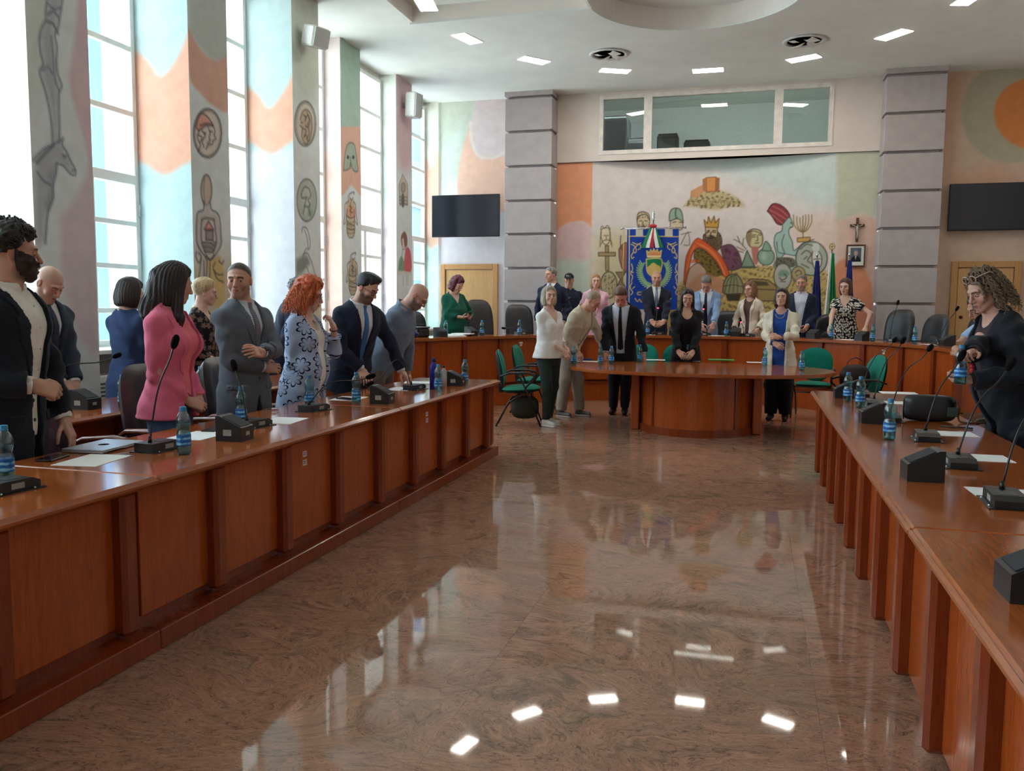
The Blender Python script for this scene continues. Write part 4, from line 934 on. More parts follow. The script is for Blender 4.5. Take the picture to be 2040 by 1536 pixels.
put_green(-.98, 12.3, -85, 'green conference chair behind the woman in the black jacket, only its back edge showing')
put_green(.82, 12.0, -100, 'green conference chair behind the woman in the cream jacket')
put_green(1.20, 10.5, 200, 'green conference chair with a dark bag on its seat')
LW = 'brown-black leather chairs of the front row by the windows'
put_exec(-3.58, 3.80, 0, 8, 'dark leather armchair between the bearded man and the woman in pink', LEATHERB, True, .36, LW)
put_exec(-3.58, 4.72, 0, -5, 'dark leather armchair between the woman in pink and the man in grey', LEATHERB, True, .30, LW)
put_exec(-3.58, 5.55, 0, 5, 'dark leather armchair between the man in grey and the red-haired woman', LEATHERB, True, .30, LW)
put_exec(-3.58, 2.60, 0, 0, 'dark leather armchair right behind the bearded man', LEATHERB, True, .30, LW)
DW = 'black leather chairs on the dais'
def dais_chair(u, d, label, hb=.36, dface=0.):
    # nearest path station whose offset point projects to column u
    best = None
    for s in np.linspace(.1, ALEN-.1, 160):
        p, nn = on_path(s, d); q = np.array([p[0], p[1], 1.2])-CPOS; uu = 1020+FPX*(q @ CR)/(q @ CF)
        if best is None or abs(uu-u) < best[0]: best = (abs(uu-u), p, nn)
    _, p, nn = best
    put_exec(p[0], p[1], DZ, math.degrees(rz_of(-nn))+dface, label, LEATHER, False, hb, DW)
dais_chair(840, .96, 'black leather dais chair behind the black camera bag', .30)
dais_chair(966, 1.06, 'tall black leather dais chair beside the person in the green blouse', .40)
dais_chair(1046, 1.0, 'black leather dais chair beside the grey-haired person in navy', .36)
dais_chair(1453, 1.28, 'black leather dais chair beside the pale blue jacket', .32)
dais_chair(1650, 1.30, 'black leather dais chair beside the floral dress, partly hidden', .30)
for x_, y_, hb__, fc_, lb_ in ((1.98, 13.72, .345, 222, 'black leather dais chair with a slanted top before the panelled column'), (2.27, 12.9, .31, 205, 'wide creased black leather dais chair under the right panelled column'), (2.63, 12.2, .33, 195, 'black leather dais chair in front of the right wooden door')):
    put_exec(x_, y_, DZ, fc_, lb_, LEATHER, False, hb__, DW)
put_exec(1.86, 6.60, 0, 185, 'black leather chair behind the desk with the handbag, beside the woman in the dark coat', LEATHER, False, .33)

# ================================================================== DESK THINGS
SHARE = {}
def share(key, fn):
    if key not in SHARE: SHARE[key] = fn()
    return SHARE[key]
BPROF = [(.0, 0), (.026, 0), (.0315, .006), (.0325, .02), (.0315, .03), (.0325, .04), (.0325, .095), (.0315, .105), (.0265, .115), (.0265, .122), (.031, .135), (.0335, .150), (.0325, .168), (.027, .186), (.018, .200), (.0135, .206), (.0135, .214)]
LABELM = None
def labelmat():
    mt, x = newmat('bottle_label', .4, .4); v = x.coord('Object', (1, 1, 1)); f = x.noise(v, 55., 3)
    sep = x.t.nodes.new('ShaderNodeSeparateXYZ'); x.l(v, sep.inputs[0])
    band = x.math('SINE', x.math('MULTIPLY', sep.outputs[2], 260.))
    c_ = x.ramp(x.math('ADD', x.math('MULTIPLY', band, .25), f), [(.35, (20, 92, 170)), (.55, (44, 140, 206)), (.72, (150, 206, 236))]); x.l(c_, x.b.inputs['Base Color']); return mt
LABELM = labelmat(); CAPM = plain((28, 122, 168), .4, .5)
def bottle(p, label, tilt=None, group='half-litre water bottles'):
    o = empty('water_bottle', tuple(p), random.uniform(0, 6), label, 'bottle', group)
    if tilt is not None: o.rotation_euler = tilt
    b = link('bottle_body', share('bb', lambda: MB().lathe(BPROF, 20).mesh('bottle_body', PLASTIC)), o)
    link('water', share('bw', lambda: MB().lathe([(.0, .003), (.024, .003), (.0295, .008), (.0305, .02), (.0305, .095), (.029, .105), (.0245, .116), (.029, .136), (.0305, .146), (.0, .147)], 18).mesh('water', WATER)), b)
    link('paper_label', share('bl', lambda: MB().lathe([(.0329, .044), (.0331, .046), (.0331, .092), (.0329, .094)], 20).mesh('paper_label', LABELM)), o)
    c_ = link('bottle_cap', share('bc', lambda: MB().lathe([(.0, .227), (.014, .227), (.0155, .224), (.0155, .211), (.0165, .209), (.0165, .206), (.0, .206)][::-1], 18).mesh('bottle_cap', CAPM)), o)
    return o
def on(u, v, z=DT): p = atz(u, v, z); p[2] = z; return p
D_ = 'blue-capped water bottle '
for u, v, t_ in ((12, 960, 'behind the microphone base at the bearded person\'s end'), (367, 905, 'beside the pink-jacket woman\'s microphone'), (481, 846, 'behind the sticker-covered speaker box, before the grey suit'),
                 (617, 812, 'in front of the red-haired woman'), (710, 804, 'at the hand of the young man with the blue tie'), (873, 780, 'right in front of the blue metal flask'), (926, 766, 'at the end of the desk, behind the last speaker box')):
    bottle(on(u, v), D_+t_)
for u, v, t_ in ((1771, 876, 'next to the black handbag, nearest to it on the desk'), (1713, 812, 'between two speaker boxes on the handbag desk'), (1688, 800, 'half hidden behind the farthest speaker box of the handbag desk')): bottle(on(u, v), D_+t_)
for u, v, t_ in ((1143, 726, 'at the tip of the oval table, by the white-blouse woman'), (1196, 726, 'on the oval table, nearer the beige suit of a close pair'), (1218, 725, 'on the oval table, nearer the dark suit of a close pair'),
                 (1275, 721, 'on the oval table before the bowing dark-suit man'), (1370, 720, 'on the oval table before the long-haired woman in black'), (1523, 729, 'on the oval table at the cream-jacket woman\'s right hand'), (1597, 738, 'on the oval table at the empty end beyond the cream-jacket woman')): bottle(on(u, v), D_+t_)
for u, d, t_ in ((888, .3, 'on the dais bench before the woman in green'), (959, .22, 'on the dais bench before the tall empty chair by the door'), (1035, .22, 'on the dais bench beside a lying microphone'), (1289, .22, 'on the dais bench at the bald man\'s side'),
                 (1448, .2, 'on the dais bench beside the beige blazer'), (1656, .2, 'on the dais bench at the floral-dress woman\'s hand'), (1740, .2, 'on the dais bench before the slanted black chair'), (1822, .2, 'on the dais bench before the creased black chair')):
    best = min(((abs(1020+FPX*((np.array([*on_path(s, d)[0], BT])-CPOS) @ CR)/((np.array([*on_path(s, d)[0], BT])-CPOS) @ CF)-u), s) for s in np.linspace(.1, ALEN-.1, 300)))
    p = on_path(best[1], d)[0]; bottle((p[0], p[1], BT), D_+t_)
for u, v, t_ in ((244, 770, 'on the rear desk before the woman in the blue jacket'), (399, 745, 'on the rear desk before the blonde woman')): p = atx(u, v, -4.1); bottle((p[0], p[1], DT), D_+t_)

def wedge(p, rz, label, z=None, sc=1., stickers=True):
    """speaker box; the tall side at local -y (towards the user)"""
    o = empty('speaker_box', tuple(p), rz, label, 'speaker', 'black sloped speaker boxes on the desks')
    hx = .068
    def body(): return MB().prism([(-.072, 0), (.072, 0), (.072, .072), (-.05, .132), (-.072, .132)], -hx, hx, axis=0).mesh('speaker_body', BLACKP)
    b = link('speaker_body', share('wd', body), o)
    link('speaker_grille', share('wg', lambda: MB().box(-.058, .058, -.055, .055, 0, .003, M=T((0, .011, .1025)) @ R(-.457, 4, 'X')).mesh('speaker_grille', plain((44, 46, 48), .7, .3, scale=400., var=.4))), b)
    if stickers: link('sticker', share('ws', lambda: MB().box(.0682, .0690, -.03, .015, .03, .062).mesh('sticker', plain((170, 168, 160), .6))), b); link('sticker', share('ws2', lambda: MB().box(-.02, .02, .0722, .0728, .028, .048).mesh('sticker', plain((170, 168, 160), .6))), b)
    return o
for u, v, rz, t_ in ((468, 876, -1.45, 'beside the bottle of the man in grey'), (762, 803, -1.5, 'before the young person in the blue tie'), (908, 768, -1.5, 'at the flask end of the front desk')):
    wedge(on(u, v), rz, 'sticker-covered black speaker box '+t_)
for u, v, rz, t_ in ((1836, 955, 1.62, 'beside the second microphone on the handbag desk'), (1737, 842, 1.6, 'beside the handbag desk\'s middle bottle'), (1680, 792, 1.6, 'at the far end of the handbag desk'), (2058, 1190, 1.6, 'alone on the bare near end of the desk')):
    wedge(on(u, v), rz, 'black sloped speaker box '+t_, stickers=False)
wedge((-4.30, 4.72, DT), -1.5, 'black sloped speaker box on the rear desk, before the bald man')
def bench_at(u, d):
    best = min(((abs(1020+FPX*((np.array([*on_path(s, d)[0], BT])-CPOS) @ CR)/((np.array([*on_path(s, d)[0], BT])-CPOS) @ CF)-u), s) for s in np.linspace(.05, ALEN-.05, 400)))
    p, nn = on_path(best[1], d); return np.array([p[0], p[1], BT]), nn
for u, t_ in ((876, 'next to the black camera bag'), (938, 'beside the heap of papers'), (1341, 'at the bald man\'s left hand'), (1464, 'before the beige-blazer woman'), (1618, 'before the man in the striped shirt'), (1717, 'before the woman in the floral dress'), (1886, 'before the wooden door')):
    p, nn = bench_at(u, .25); wedge(p, rz_of(-nn)-PI/2, 'black sloped speaker box on the dais bench, '+t_, stickers=False)

def mic(p, rz, head, label, led=False, bend=.35):
    """conference microphone: low console, gooseneck, foam head"""
    o = empty('desk_microphone', tuple(p), 0, label, 'microphone', 'gooseneck conference microphones'); M = R(rz, 4, 'Z')
    q = MB().prism([(-.105, .004), (.105, .004), (.105, .03), (.07, .045), (-.105, .045)], -.055, .055, axis=0, M=M @ R(0, 4, 'Z'))
    b = q.build('console', BLACKP, o)
    MB().box(-.075, .075, -.115, .115, .0, .004, M=M).build('mount_plate', BLACKM, b)
    for sy_ in (.07, -.07): MB().ball(tuple(M @ Vector((.066, sy_, .006))), .004, 6, 4).build('screw', PAPER, b)
    MB().box(.0552, .056, -.02, .035, .012, .034, M=M).build('sticker', plain((150, 150, 146), .6), b)
    MB().box(-.03, .03, -.02, .06, .0445, .0465, M=M).build('button_field', plain((58, 60, 64), .4), b)
    a = np.array(M @ Vector((0, -.06, .045))); h = np.asarray(head, float)-np.asarray(p, float); up = np.array([0, 0, 1.]); Ln = np.linalg.norm(h-a)
    pts = [a+(h-a)*t+up*Ln*bend*math.sin(PI*t)*(1-t)*.9 for t in np.linspace(0, 1, 14)]
    MB().tube([a-up*.005, a+up*.03], [.011, .007], 10).build('socket', BLACKM, o)
    g = MB().tube(pts, .0042, 8).build('gooseneck', BLACKM, o)
    d = pts[-1]-pts[-3]; d /= np.linalg.norm(d)
    MB().tube([pts[-1]-d*.012, pts[-1], pts[-1]+d*.015, pts[-1]+d*.04, pts[-1]+d*.055, pts[-1]+d*.06], [.008, .0155, .018, .018, .012, .004], 12).build('foam_head', FOAM, g)
    if led: MB().tube([pts[-1]-d*.022, pts[-1]-d*.008], .0125, 10).build('led_ring', REDLED, g)
    return o
def mic_px(u, v, hu, hv, rz, label, z=DT, dd=0., **k):
    p = on(u, v, z); h = at_depth(hu, hv, fwd(p)+dd); return mic(p, rz, h, label, **k)
G_ = 'black gooseneck microphone '
mic_px(12, 978, -30, 800, -.1, G_+'in front of the bearded man\'s bottle')
mic_px(318, 896, 346, 690, -.1, G_+'standing upright before the pink-jacket woman')
mic_px(505, 850, 468, 735, -.1, G_+'leaning before the man in grey')
mic_px(626, 818, 732, 752, -.1, G_+'beside the red-haired woman\'s bottle', dd=.1)
mic_px(826, 776, 742, 762, -.1, G_+'under the young man\'s left hand', dd=-.1, bend=1.2)
mic_px(1846, 876, 1912, 716, PI-.05, G_+'next to the black handbag', dd=.05)
mic_px(1912, 928, 2008, 734, PI-.05, G_+'between two paper sheets on the handbag desk', dd=.05)
mic_px(2002, 1004, 2072, 780, PI-.05, G_+'last before the bare end of the desk', dd=.05)
mic_px(1774, 838, 1850, 697, PI-.05, G_+'whose base is hidden by the bottle beside the handbag', dd=.3)
mic_px(1742, 808, 1797, 682, PI-.05, G_+'behind the middle speaker box of the handbag desk', dd=.3)
mic_px(1716, 790, 1780, 680, PI-.05, G_+'farthest along the handbag desk', dd=.3)
mic((-4.35, 4.35, DT), 0, (-4.25, 4.95, 1.08), G_+'on the rear desk before the bald man')
for u, hu, hv, led, t_ in ((1311, 1311, 612, True, 'with a red light before the bald man in navy'), (1403, 1402, 614, True, 'with a red light before the man in pale blue'), (1490, 1476, 640, True, 'with a red light before the beige-blazer woman'), (1040, 1006, 654, False, 'bent flat beside the dais bottle by the door side'), (1780, 1788, 606, False, 'standing tall before the creased black chair'), (1878, 1905, 618, False, 'leaning before the wooden door on the dais bench'), (1116, 1122, 612, False, 'behind the white-blouse woman, on the dais bench')):
    p, nn = bench_at(u, .34); h = at_depth(hu, hv, fwd(p)+.05); mic(p, rz_of(nn)+PI/2+PI/2, h, G_+t_, led)

# flasks, papers, laptop, phones, folders, bags
p = on(864, 775); o = empty('metal_flask', tuple(p), 0, 'dark blue metal flask with a dark cap on the front desk', 'flask')
MB().lathe([(.0, 0), (.034, 0), (.036, .004), (.036, .19), (.030, .212), (.017, .228), (.017, .234)], 20).build('flask_body', plain((30, 24, 120), .25, .6, .3), o)
MB().lathe([(.0, .27), (.012, .268), (.018, .26), (.018, .234), (.0, .232)][::-1], 16).build('flask_cap', plain((28, 24, 70), .4), o)
p = on(884, 772); o = empty('drink_bottle', tuple(p), 0, 'small pale drink bottle with a black cap behind the blue flask', 'bottle')
MB().lathe([(.0, 0), (.027, 0), (.028, .10), (.026, .14), (.013, .165), (.013, .172)], 16).build('bottle_body', plain((178, 176, 176), .3, .5), o); MB().lathe([(.0, .19), (.015, .19), (.015, .172), (.0, .171)][::-1], 14).build('bottle_cap', BLACKP, o)
def sheet(name, p, rz, w_, h_, label, mt_=None, th=.0012, cat='paper', grp=None):
    o = MB().box(-w_/2, w_/2, -h_/2, h_/2, 0, th).build(name, mt_ or PAPER, None, (p[0], p[1], p[2]+.0004), (0, 0, rz)); return props(o, label, cat, grp)
for u, v, rz, w_, h_, t_ in ((185, 917, .15, .21, .29, 'partly under the phone, beside the laptop'), (395, 868, .05, .21, .29, 'behind the front desk\'s largest speaker box'), (565, 838, .12, .21, .29, 'in front of the man in grey'), (695, 794, .1, .21, .29, 'beside the red-haired woman\'s hand'), (800, 775, .05, .21, .29, 'under the young man\'s left hand'), (838, 762, .3, .30, .21, 'next to the flask')):
    sheet('paper_sheet', on(u, v), rz, w_, h_, 'white paper sheet on the front desk, '+t_)
for u, v, t_ in ((1888, 864, 'behind the handbag\'s microphone'), (1945, 912, 'behind the second microphone'), (2016, 985, 'under the last microphone'), (1790, 783, 'at the far end of the desk'), (1770, 802, 'beside the handbag')):
    sheet('paper_sheet', on(u, v), .03, .29, .21, 'white paper sheet on the handbag desk, '+t_)
for u, v, w_, t_ in ((1300, 717, .34, 'before the dark-suit man'), (1372, 719, .3, 'under the black-jacket woman\'s hands'), (1505, 722, .22, 'before the cream-jacket woman'), (1172, 720, .3, 'before the beige-suit man')):
    sheet('paper_sheet', on(u, v), .1, w_, .21, 'white paper sheet on the oval table, '+t_)
sheet('green_folder', on(1437, 718), .1, .34, .25, 'green folder lying on the oval table', plain((70, 150, 70), .6), .012, 'folder')
o = sheet('blue_case', on(1168, 718), .1, .16, .06, 'dark blue pen case on the oval table before the beige-suit man', plain((36, 50, 130), .5), .025, 'case')
p = on(190, 896); p = on(207, 893); lp = empty('laptop', tuple(p), .08, 'closed silver laptop on the front desk', 'laptop')
SIL = plain((176, 178, 184), .3, .5, .7)
MB().box(-.11, .11, -.16, .16, .002, .013, ch=.004).build('laptop_base', SIL, lp); MB().box(-.11, .11, -.16, .16, .0135, .019, ch=.004).build('laptop_lid', SIL, lp)
MB().lathe([(.0, .0192), (.026, .0192)], 20).build('lid_badge', plain((70, 72, 78), .3, .5, .6), lp); MB().box(.105, .1112, -.12, .0, .005, .009).build('port_row', BLACKM, lp)
def phone(p, rz, label):
    o = empty('mobile_phone', tuple(p), rz, label, 'phone'); MB().box(-.038, .038, -.078, .078, .0, .009, ch=.003).build('phone_body', BLACKP, o); MB().box(-.035, .035, -.074, .074, .009, .0095).build('phone_screen', SCREEN, o)
phone(on(105, 914), .25, 'dark mobile phone lying on the paper beside the laptop'); phone(on(425, 857), .2, 'black mobile phone behind the front desk\'s largest speaker box'); phone(on(690, 796)+np.array([0, 0, .002]), 1.2, 'black mobile phone on the sheet beside the red-haired woman\'s hand')
p = on(545, 821); o = empty('eyeglasses', tuple(p), .3, 'folded eyeglasses lying on the front desk before the man in grey', 'glasses')
for s in (-1, 1): MB().tube([(.022*math.cos(t), s*.034+.026*math.sin(t), .012) for t in np.linspace(0, 2*PI, 16)[:-1]], .0022, 6, True).build('rim', plain((120, 50, 40), .3), o)
MB().tube([(.0, -.008, .012), (.006, 0, .012), (.0, .008, .012)], .002, 6).build('bridge', plain((120, 50, 40), .3), o)
# handbag on the desk at right
p = on(1833, 838); p[0] += .05; hb_ = empty('handbag', tuple(p), -.1, 'black leather handbag standing on the desk', 'handbag')
q = MB(); q.add(*[x for x in (lambda V, F: ([tuple((T((0, 0, .085)) @ Vector(v))) for v in V], F))(*pad(.155, .085, .11, p=5., bulge=.3))], smooth=True); q.build('bag_body', LEATHER, hb_)
MB().tube([(-.15, -.03, .14), (-.155, -.045, .08), (-.15, -.03, .01)], .004, 6).build('zip', BLACKM, hb_)
MB().tube(spline(np.array([(.14, 0, .15), (.17, -.02, .10), (.165, -.03, .03), (.19, -.04, .006), (.26, -.03, .006), (.34, 0, .006)]), 4), .006, 6).build('strap', plain((112, 66, 34), .5), hb_)
MB().box(.10, .16, -.062, -.056, .04, .10, ch=.002).build('pocket', plain((52, 66, 58), .5), hb_)
o = MB().tube([(0, -.09, .006), (0, .09, .006)], .005, 8).build('pen', plain((44, 30, 22), .4), None, tuple(on(1905, 853)), (0, 0, 1.2)); props(o, 'dark pen lying on the desk beside the handbag strap', 'pen')
# bag on the green chair
o = empty('shoulder_bag', (1.17, 10.49, .50), .5, 'dark shoulder bag with red trim on the green chair', 'bag')
q = MB(); q.add(*[x for x in (lambda V, F: ([tuple((T((0, 0, .16)) @ Vector(v))) for v in V], F))(*pad(.19, .16, .17, p=3., bulge=.4))], smooth=True); q.build('bag_body', plain((40, 22, 24), .6), o)
MB().tube(spline(np.array([(-.12, 0, .28), (-.09, 0, .36), (.0, 0, .40), (.09, 0, .36), (.12, 0, .28)]), 4), .008, 6).build('strap', plain((110, 40, 44), .6), o)
o = empty('backpack', (-2.62, 9.98, .25), .3, 'dark olive bag hanging under the side-on green chair', 'bag')
q = MB(); q.add(*[x for x in (lambda V, F: ([tuple((T((0, 0, -.02)) @ Vector(v))) for v in V], F))(*pad(.17, .14, .14, p=3., bulge=.4))], smooth=True); q.build('bag_body', plain((44, 44, 34), .8), o)
MB().tube([(-.1, 0, .09), (-.1, 0, .15), (.1, 0, .15), (.1, 0, .09)], .007, 6).build('strap', BLACKP, o)
# camera bag, helmet-like blue case and papers on the bench
p, nn = bench_at(838, .36); o = empty('camera_bag', tuple(p), rz_of(-nn)-PI/2, 'black camera bag on the dais bench by the window side', 'bag')
MB().box(-.12, .12, -.08, .08, 0, .12, ch=.02).build('bag_body', BLACKP, o); MB().box(-.125, .125, -.085, .085, .12, .145, ch=.012).build('bag_flap', BLACKM, o); MB().tube([(-.1, 0, .14), (-.08, 0, .17), (.08, 0, .17), (.1, 0, .14)], .008, 6).build('strap', BLACKM, o)
p, nn = bench_at(826, .24); o = MB().ball((0, 0, .045), (.06, .06, .045), 14, 8).build('blue_pouch', plain((24, 34, 96), .7), None, tuple(p)); props(o, 'small dark blue pouch beside the camera bag', 'pouch')
for k, (u, d) in enumerate(((905, .3), (915, .34), (924, .28))):
    p, nn = bench_at(u, d); sheet('paper_stack', p+np.array([0, 0, .014*k]), rz_of(nn)+.2*k, .29, .21, 'loose white papers heaped before the woman in the green blouse', None, .012, 'papers', 'papers heaped on the dais bench')
for u, t_ in ((1285, 'beside the bald man\'s bottle'), (1432, 'before the man in pale blue'), (1690, 'before the floral-dress woman'), (1860, 'before the creased black chair')):
    p, nn = bench_at(u, .3); sheet('paper_sheet', p, rz_of(nn)+PI/2, .29, .21, 'white paper sheet on the dais bench, '+t_)
# ================================================================== WALL THINGS
def tv(x0, x1, z0, z1, y, label):
    o = empty('television', ((x0+x1)/2, y, z0), 0, label, 'television'); a = (x1-x0)/2; h = z1-z0
    MB().box(-a, a, -.05, .0, 0, h, ch=.008).build('casing', BLACKM, o); MB().box(-a+.012, a-.012, -.053, -.05, .02, h-.012).build('screen', SCREEN, o); MB().box(-.15, .15, 0., .02, h*.3, h*.7).box(-.04, .04, .02, 15.4-y, h*.45, h*.55).build('wall_bracket', BLACKM, o)
    return o
tv(-5.73, -4.43, 2.71, 3.47, 14.98, 'black flat television above the wooden door by the windows')
t2 = tv(2.99, 4.15, 2.72, 3.46, 15.28, 'black flat television above the wooden door near the right column')
o = empty('crucifix', (1.65, 15.40, 2.57), 0, 'small dark wooden crucifix above the framed portrait', 'crucifix')
MB().box(-.022, .022, -.02, .0, 0, .40, ch=.003).box(-.115, .115, -.02, .0, .25, .295, ch=.003).build('cross', W_DARK, o)
FIG = plain((176, 170, 158), .4, .5)
MB().tube([(0, -.03, .06), (.006, -.034, .13), (0, -.032, .20), (0, -.03, .25)], [.008, .013, .017, .014], 8).tube([(-.085, -.028, .285), (-.04, -.03, .262), (0, -.03, .25), (.04, -.03, .262), (.085, -.028, .285)], .007, 6).ball((.005, -.034, .275), .014, 8, 6).build('figure', FIG, o)
o = empty('framed_portrait', (1.645, 15.40, 2.16), 0, 'framed photograph of a person in a dark suit below the crucifix', 'picture')
MB().box(-.15, -.125, -.025, 0, 0, .37, ch=.004).box(.125, .15, -.025, 0, 0, .37, ch=.004).box(-.125, .125, -.025, 0, 0, .025, ch=.004).box(-.125, .125, -.025, 0, .345, .37, ch=.004).build('frame', W_DARK, o)
MB().box(-.125, .125, -.012, -.008, .025, .345).build('mat_board', plain((222, 216, 208), .8), o)
cv = Canvas(-.085, .085, .085, .315, .006, (96, 104, 112)); cv.fill([(-.08, .085), (-.06, .15), (-.02, .18), (.02, .18), (.06, .15), (.08, .085)], (34, 36, 44), 1, .006); cv.ell((0, .225), .030, .042, (196, 164, 146)); cv.fill([(-.03, .24), (-.02, .27), (.02, .27), (.03, .24), (0, .258)], (150, 148, 146)); cv.fill([(-.012, .18), (.012, .18), (0, .12)], (226, 226, 226), 1, .004, smooth=False)
link('photograph', cv.mesh('photograph', lambda s, t: np.stack([s, np.full_like(s, -.014), t], -1)), o)
# banner (gonfalon) on its stand
bx, bz0, bz1, bw_ = -1.68, 1.42, 2.80, .445
ban = empty('city_banner', (bx, 15.0, DZ), 0, 'blue city banner with gold crest and tricolour bow hanging on a pole', 'banner')
GOLD = plain((198, 168, 96), .35, .5, .5)
MB().lathe([(.0, 0), (.2, 0), (.19, .03), (.03, .05), (.014, .07), (.014, 2.66), (.0, 2.66)], 14).build('pole', CHROME, ban)
MB().tube([(-.54, -.02, 2.50), (.54, -.02, 2.50)], .011, 8).ball((-.545, -.02, 2.50), .022, 8, 6).ball((.545, -.02, 2.50), .022, 8, 6).build('crossbar', CHROME, ban)
MB().lathe([(.0, 0), (.02, .01), (.012, .03), (.03, .06), (.02, .09), (.03, .12), (.008, .17), (.0, .26)], 8, (0, 0, 2.62)).build('finial', CHROME, ban)
cv = Canvas(-bw_, bw_, bz0, bz1, .008, (26, 62, 150)); GO = (206, 178, 110)
cv.st = lambda u, v: (aty(u, v, 15.0)[0]-bx, aty(u, v, 15.0)[2]); S = 4.08; c = lambda L: [(1180+a/S, 330+b/S) for a, b in L]
cv.line(c([(300, 575), (712, 578)]), GO, .012, 1, False); cv.line(c([(303, 520), (300, 1150)]), GO, .012, 1, False); cv.line(c([(708, 520), (700, 1150)]), GO, .012, 1, False)
cv.fill(c([(356, 500), (414, 500), (414, 575), (356, 575)]), (204, 196, 182), 1, .004, False); cv.fill(c([(592, 500), (654, 500), (654, 575), (592, 575)]), (204, 196, 182), 1, .004, False)
for sx_ in (1, -1):
    m_ = (lambda L: c([(504+(a-504)*sx_, b) for a, b in L]))
    for L in ([(318, 640), (345, 655), (360, 690), (350, 710), (335, 690), (355, 660), (385, 640), (395, 665), (375, 685)], [(330, 625), (365, 640), (395, 630)], [(340, 700), (320, 730), (325, 755), (340, 745)], [(320, 800), (330, 840), (315, 880), (330, 900), (320, 940)], [(315, 860), (335, 870)], [(325, 950), (310, 990), (330, 1030), (315, 1050)], [(330, 1000), (345, 985)]): cv.line(m_(L), GO, .011)
    stem = spline(np.array([(495, 985), (440, 965), (400, 915), (385, 850), (405, 790)]), 4)
    cv.line(m_(stem), (150, 176, 120), .01)
    for k in range(1, len(stem)-1):
        a, b = stem[k]; t_ = stem[k+1]-stem[k-1]; t_ = t_/np.linalg.norm(t_); nx = np.array([-t_[1], t_[0]])
        for sd in (1, -1): e = stem[k]+t_*20+nx*sd*22; cv.line(m_([tuple(stem[k]), tuple(e)]), (150, 184, 130), .014)
cv.fill(c([(440, 760), (562, 760), (560, 850), (540, 885), (502, 905), (465, 885), (444, 850)]), (24, 116, 70), 1, .006, edge=GO, ew=.014)
cv.fill(c([(446, 825), (470, 810), (485, 795), (505, 790), (525, 805), (545, 815), (558, 830), (555, 860), (540, 885), (502, 902), (465, 885), (446, 850)]), (206, 170, 96), 1, .006)
cv.fill(c([(450, 745), (442, 690), (465, 710), (475, 680), (490, 705), (502, 676), (516, 705), (530, 680), (540, 710), (565, 690), (556, 745)]), (206, 130, 84), 1, .006, False, edge=GO, ew=.012); cv.line(c([(452, 738), (556, 738)]), (226, 200, 140), .02)
for k, L in enumerate(([(394, 1028), (378, 1026), (368, 1036), (370, 1048), (392, 1050)], [(405, 1024), (405, 1052)], [(418, 1026), (440, 1026)], [(429, 1026), (429, 1052)], [(450, 1026), (472, 1026)], [(461, 1026), (461, 1052)], [(482, 1052), (494, 1026), (506, 1052)], [(487, 1043), (501, 1043)])): cv.line(c(L), GO, .012, 1, False)
cv.line(c([(350, 1080), (370, 1105), (385, 1085), (400, 1110), (420, 1085), (450, 1110), (480, 1090), (520, 1112), (560, 1086), (600, 1100), (640, 1080)]), GO, .012); cv.line(c([(445, 1000), (460, 975), (480, 1000), (520, 975), (560, 1000)]), (214, 190, 150), .012)
link('cloth', cv.mesh('cloth', lambda s, t: np.stack([s, -.03-.012*np.sin(s*14)-.01*np.sin(s*5+t*3), t-DZ], -1), CLOTHCOL), ban)
q = MB(); q.tube([(-.5, -.02, 2.48), (-.505, -.03, 1.9), (-.50, -.03, 1.42)], .007, 6); q.build('cord', GOLD, ban); MB().lathe([(.0, 0), (.022, .0), (.018, .1), (.010, .13), (.0, .14)], 10, (-.50, -.03, 1.30)).build('tassel', GOLD, ban)
for k, (x0, dx, cc) in enumerate(((-.10, -.06, (20, 120, 70)), (-.055, -.03, (230, 230, 226)), (-.01, .0, (176, 30, 44)), (.05, .035, (230, 230, 226)), (.095, .06, (20, 120, 70)))):
    q = MB(); n = 8; vs = []
    for j in range(n):
        t = j/(n-1); xx = x0*(.25+.75*t)+dx*t; hw = .022+.012*t
        vs += [(xx-hw, -.055-.02*math.sin(t*3), 2.52-.36*t), (xx+hw, -.06-.02*math.sin(t*3), 2.52-.36*t)]
    q.add(vs, [(2*j, 2*j+1, 2*j+3, 2*j+2) for j in range(n-1)], True); q.build('ribbon', plain(cc, .6), ban)
MB().ball((0, -.06, 2.53), (.07, .03, .035), 12, 6).build('bow_knot', plain((176, 30, 44), .6), ban)
# flags
def flag(x, y, ztop, bands, label, fin):
    o = empty('flag', (x, y, DZ), 0, label, 'flag'); H_ = ztop-DZ
    MB().lathe([(.0, 0), (.15, 0), (.14, .05), (.02, .08), (.012, .1), (.012, H_), (.0, H_)], 12).build('pole', CHROME, o)
    if fin: MB().tube([(.045*math.cos(t), 0, H_+.05+.05*math.sin(t)) for t in np.linspace(0, 2*PI, 14)[:-1]], .009, 6, True).box(-.008, .008, -.006, .006, H_, H_+.10).box(-.04, .04, -.006, .006, H_+.042, H_+.058).build('finial', GOLD, o)
    else: MB().lathe([(.0, 0), (.016, .01), (.022, .04), (.006, .09), (.0, .12)], 10, (0, 0, H_)).build('finial', CHROME, o)
    n = 20; mrows = 16
    tot = len(bands)
    for bi, cc in enumerate(bands):
        q = MB(); vs = []
        for j in range(mrows):
            t = j/(mrows-1); z = H_-.06-(1.25*t); wdt = .03+.09*t
            for i in range(n):
                a = (bi+i/(n-1))/tot; xx = (a-.42)*2*wdt; vs.append((xx, -.03-.035*t*math.sin(a*19+bi)-.012*t*math.cos(a*43), z-.10*a*t))
        q.add(vs, [(j*n+i, j*n+i+1, (j+1)*n+i+1, (j+1)*n+i) for j in range(mrows-1) for i in range(n-1)], True); q.build('flag_cloth', fabric(cc, 500.), o)
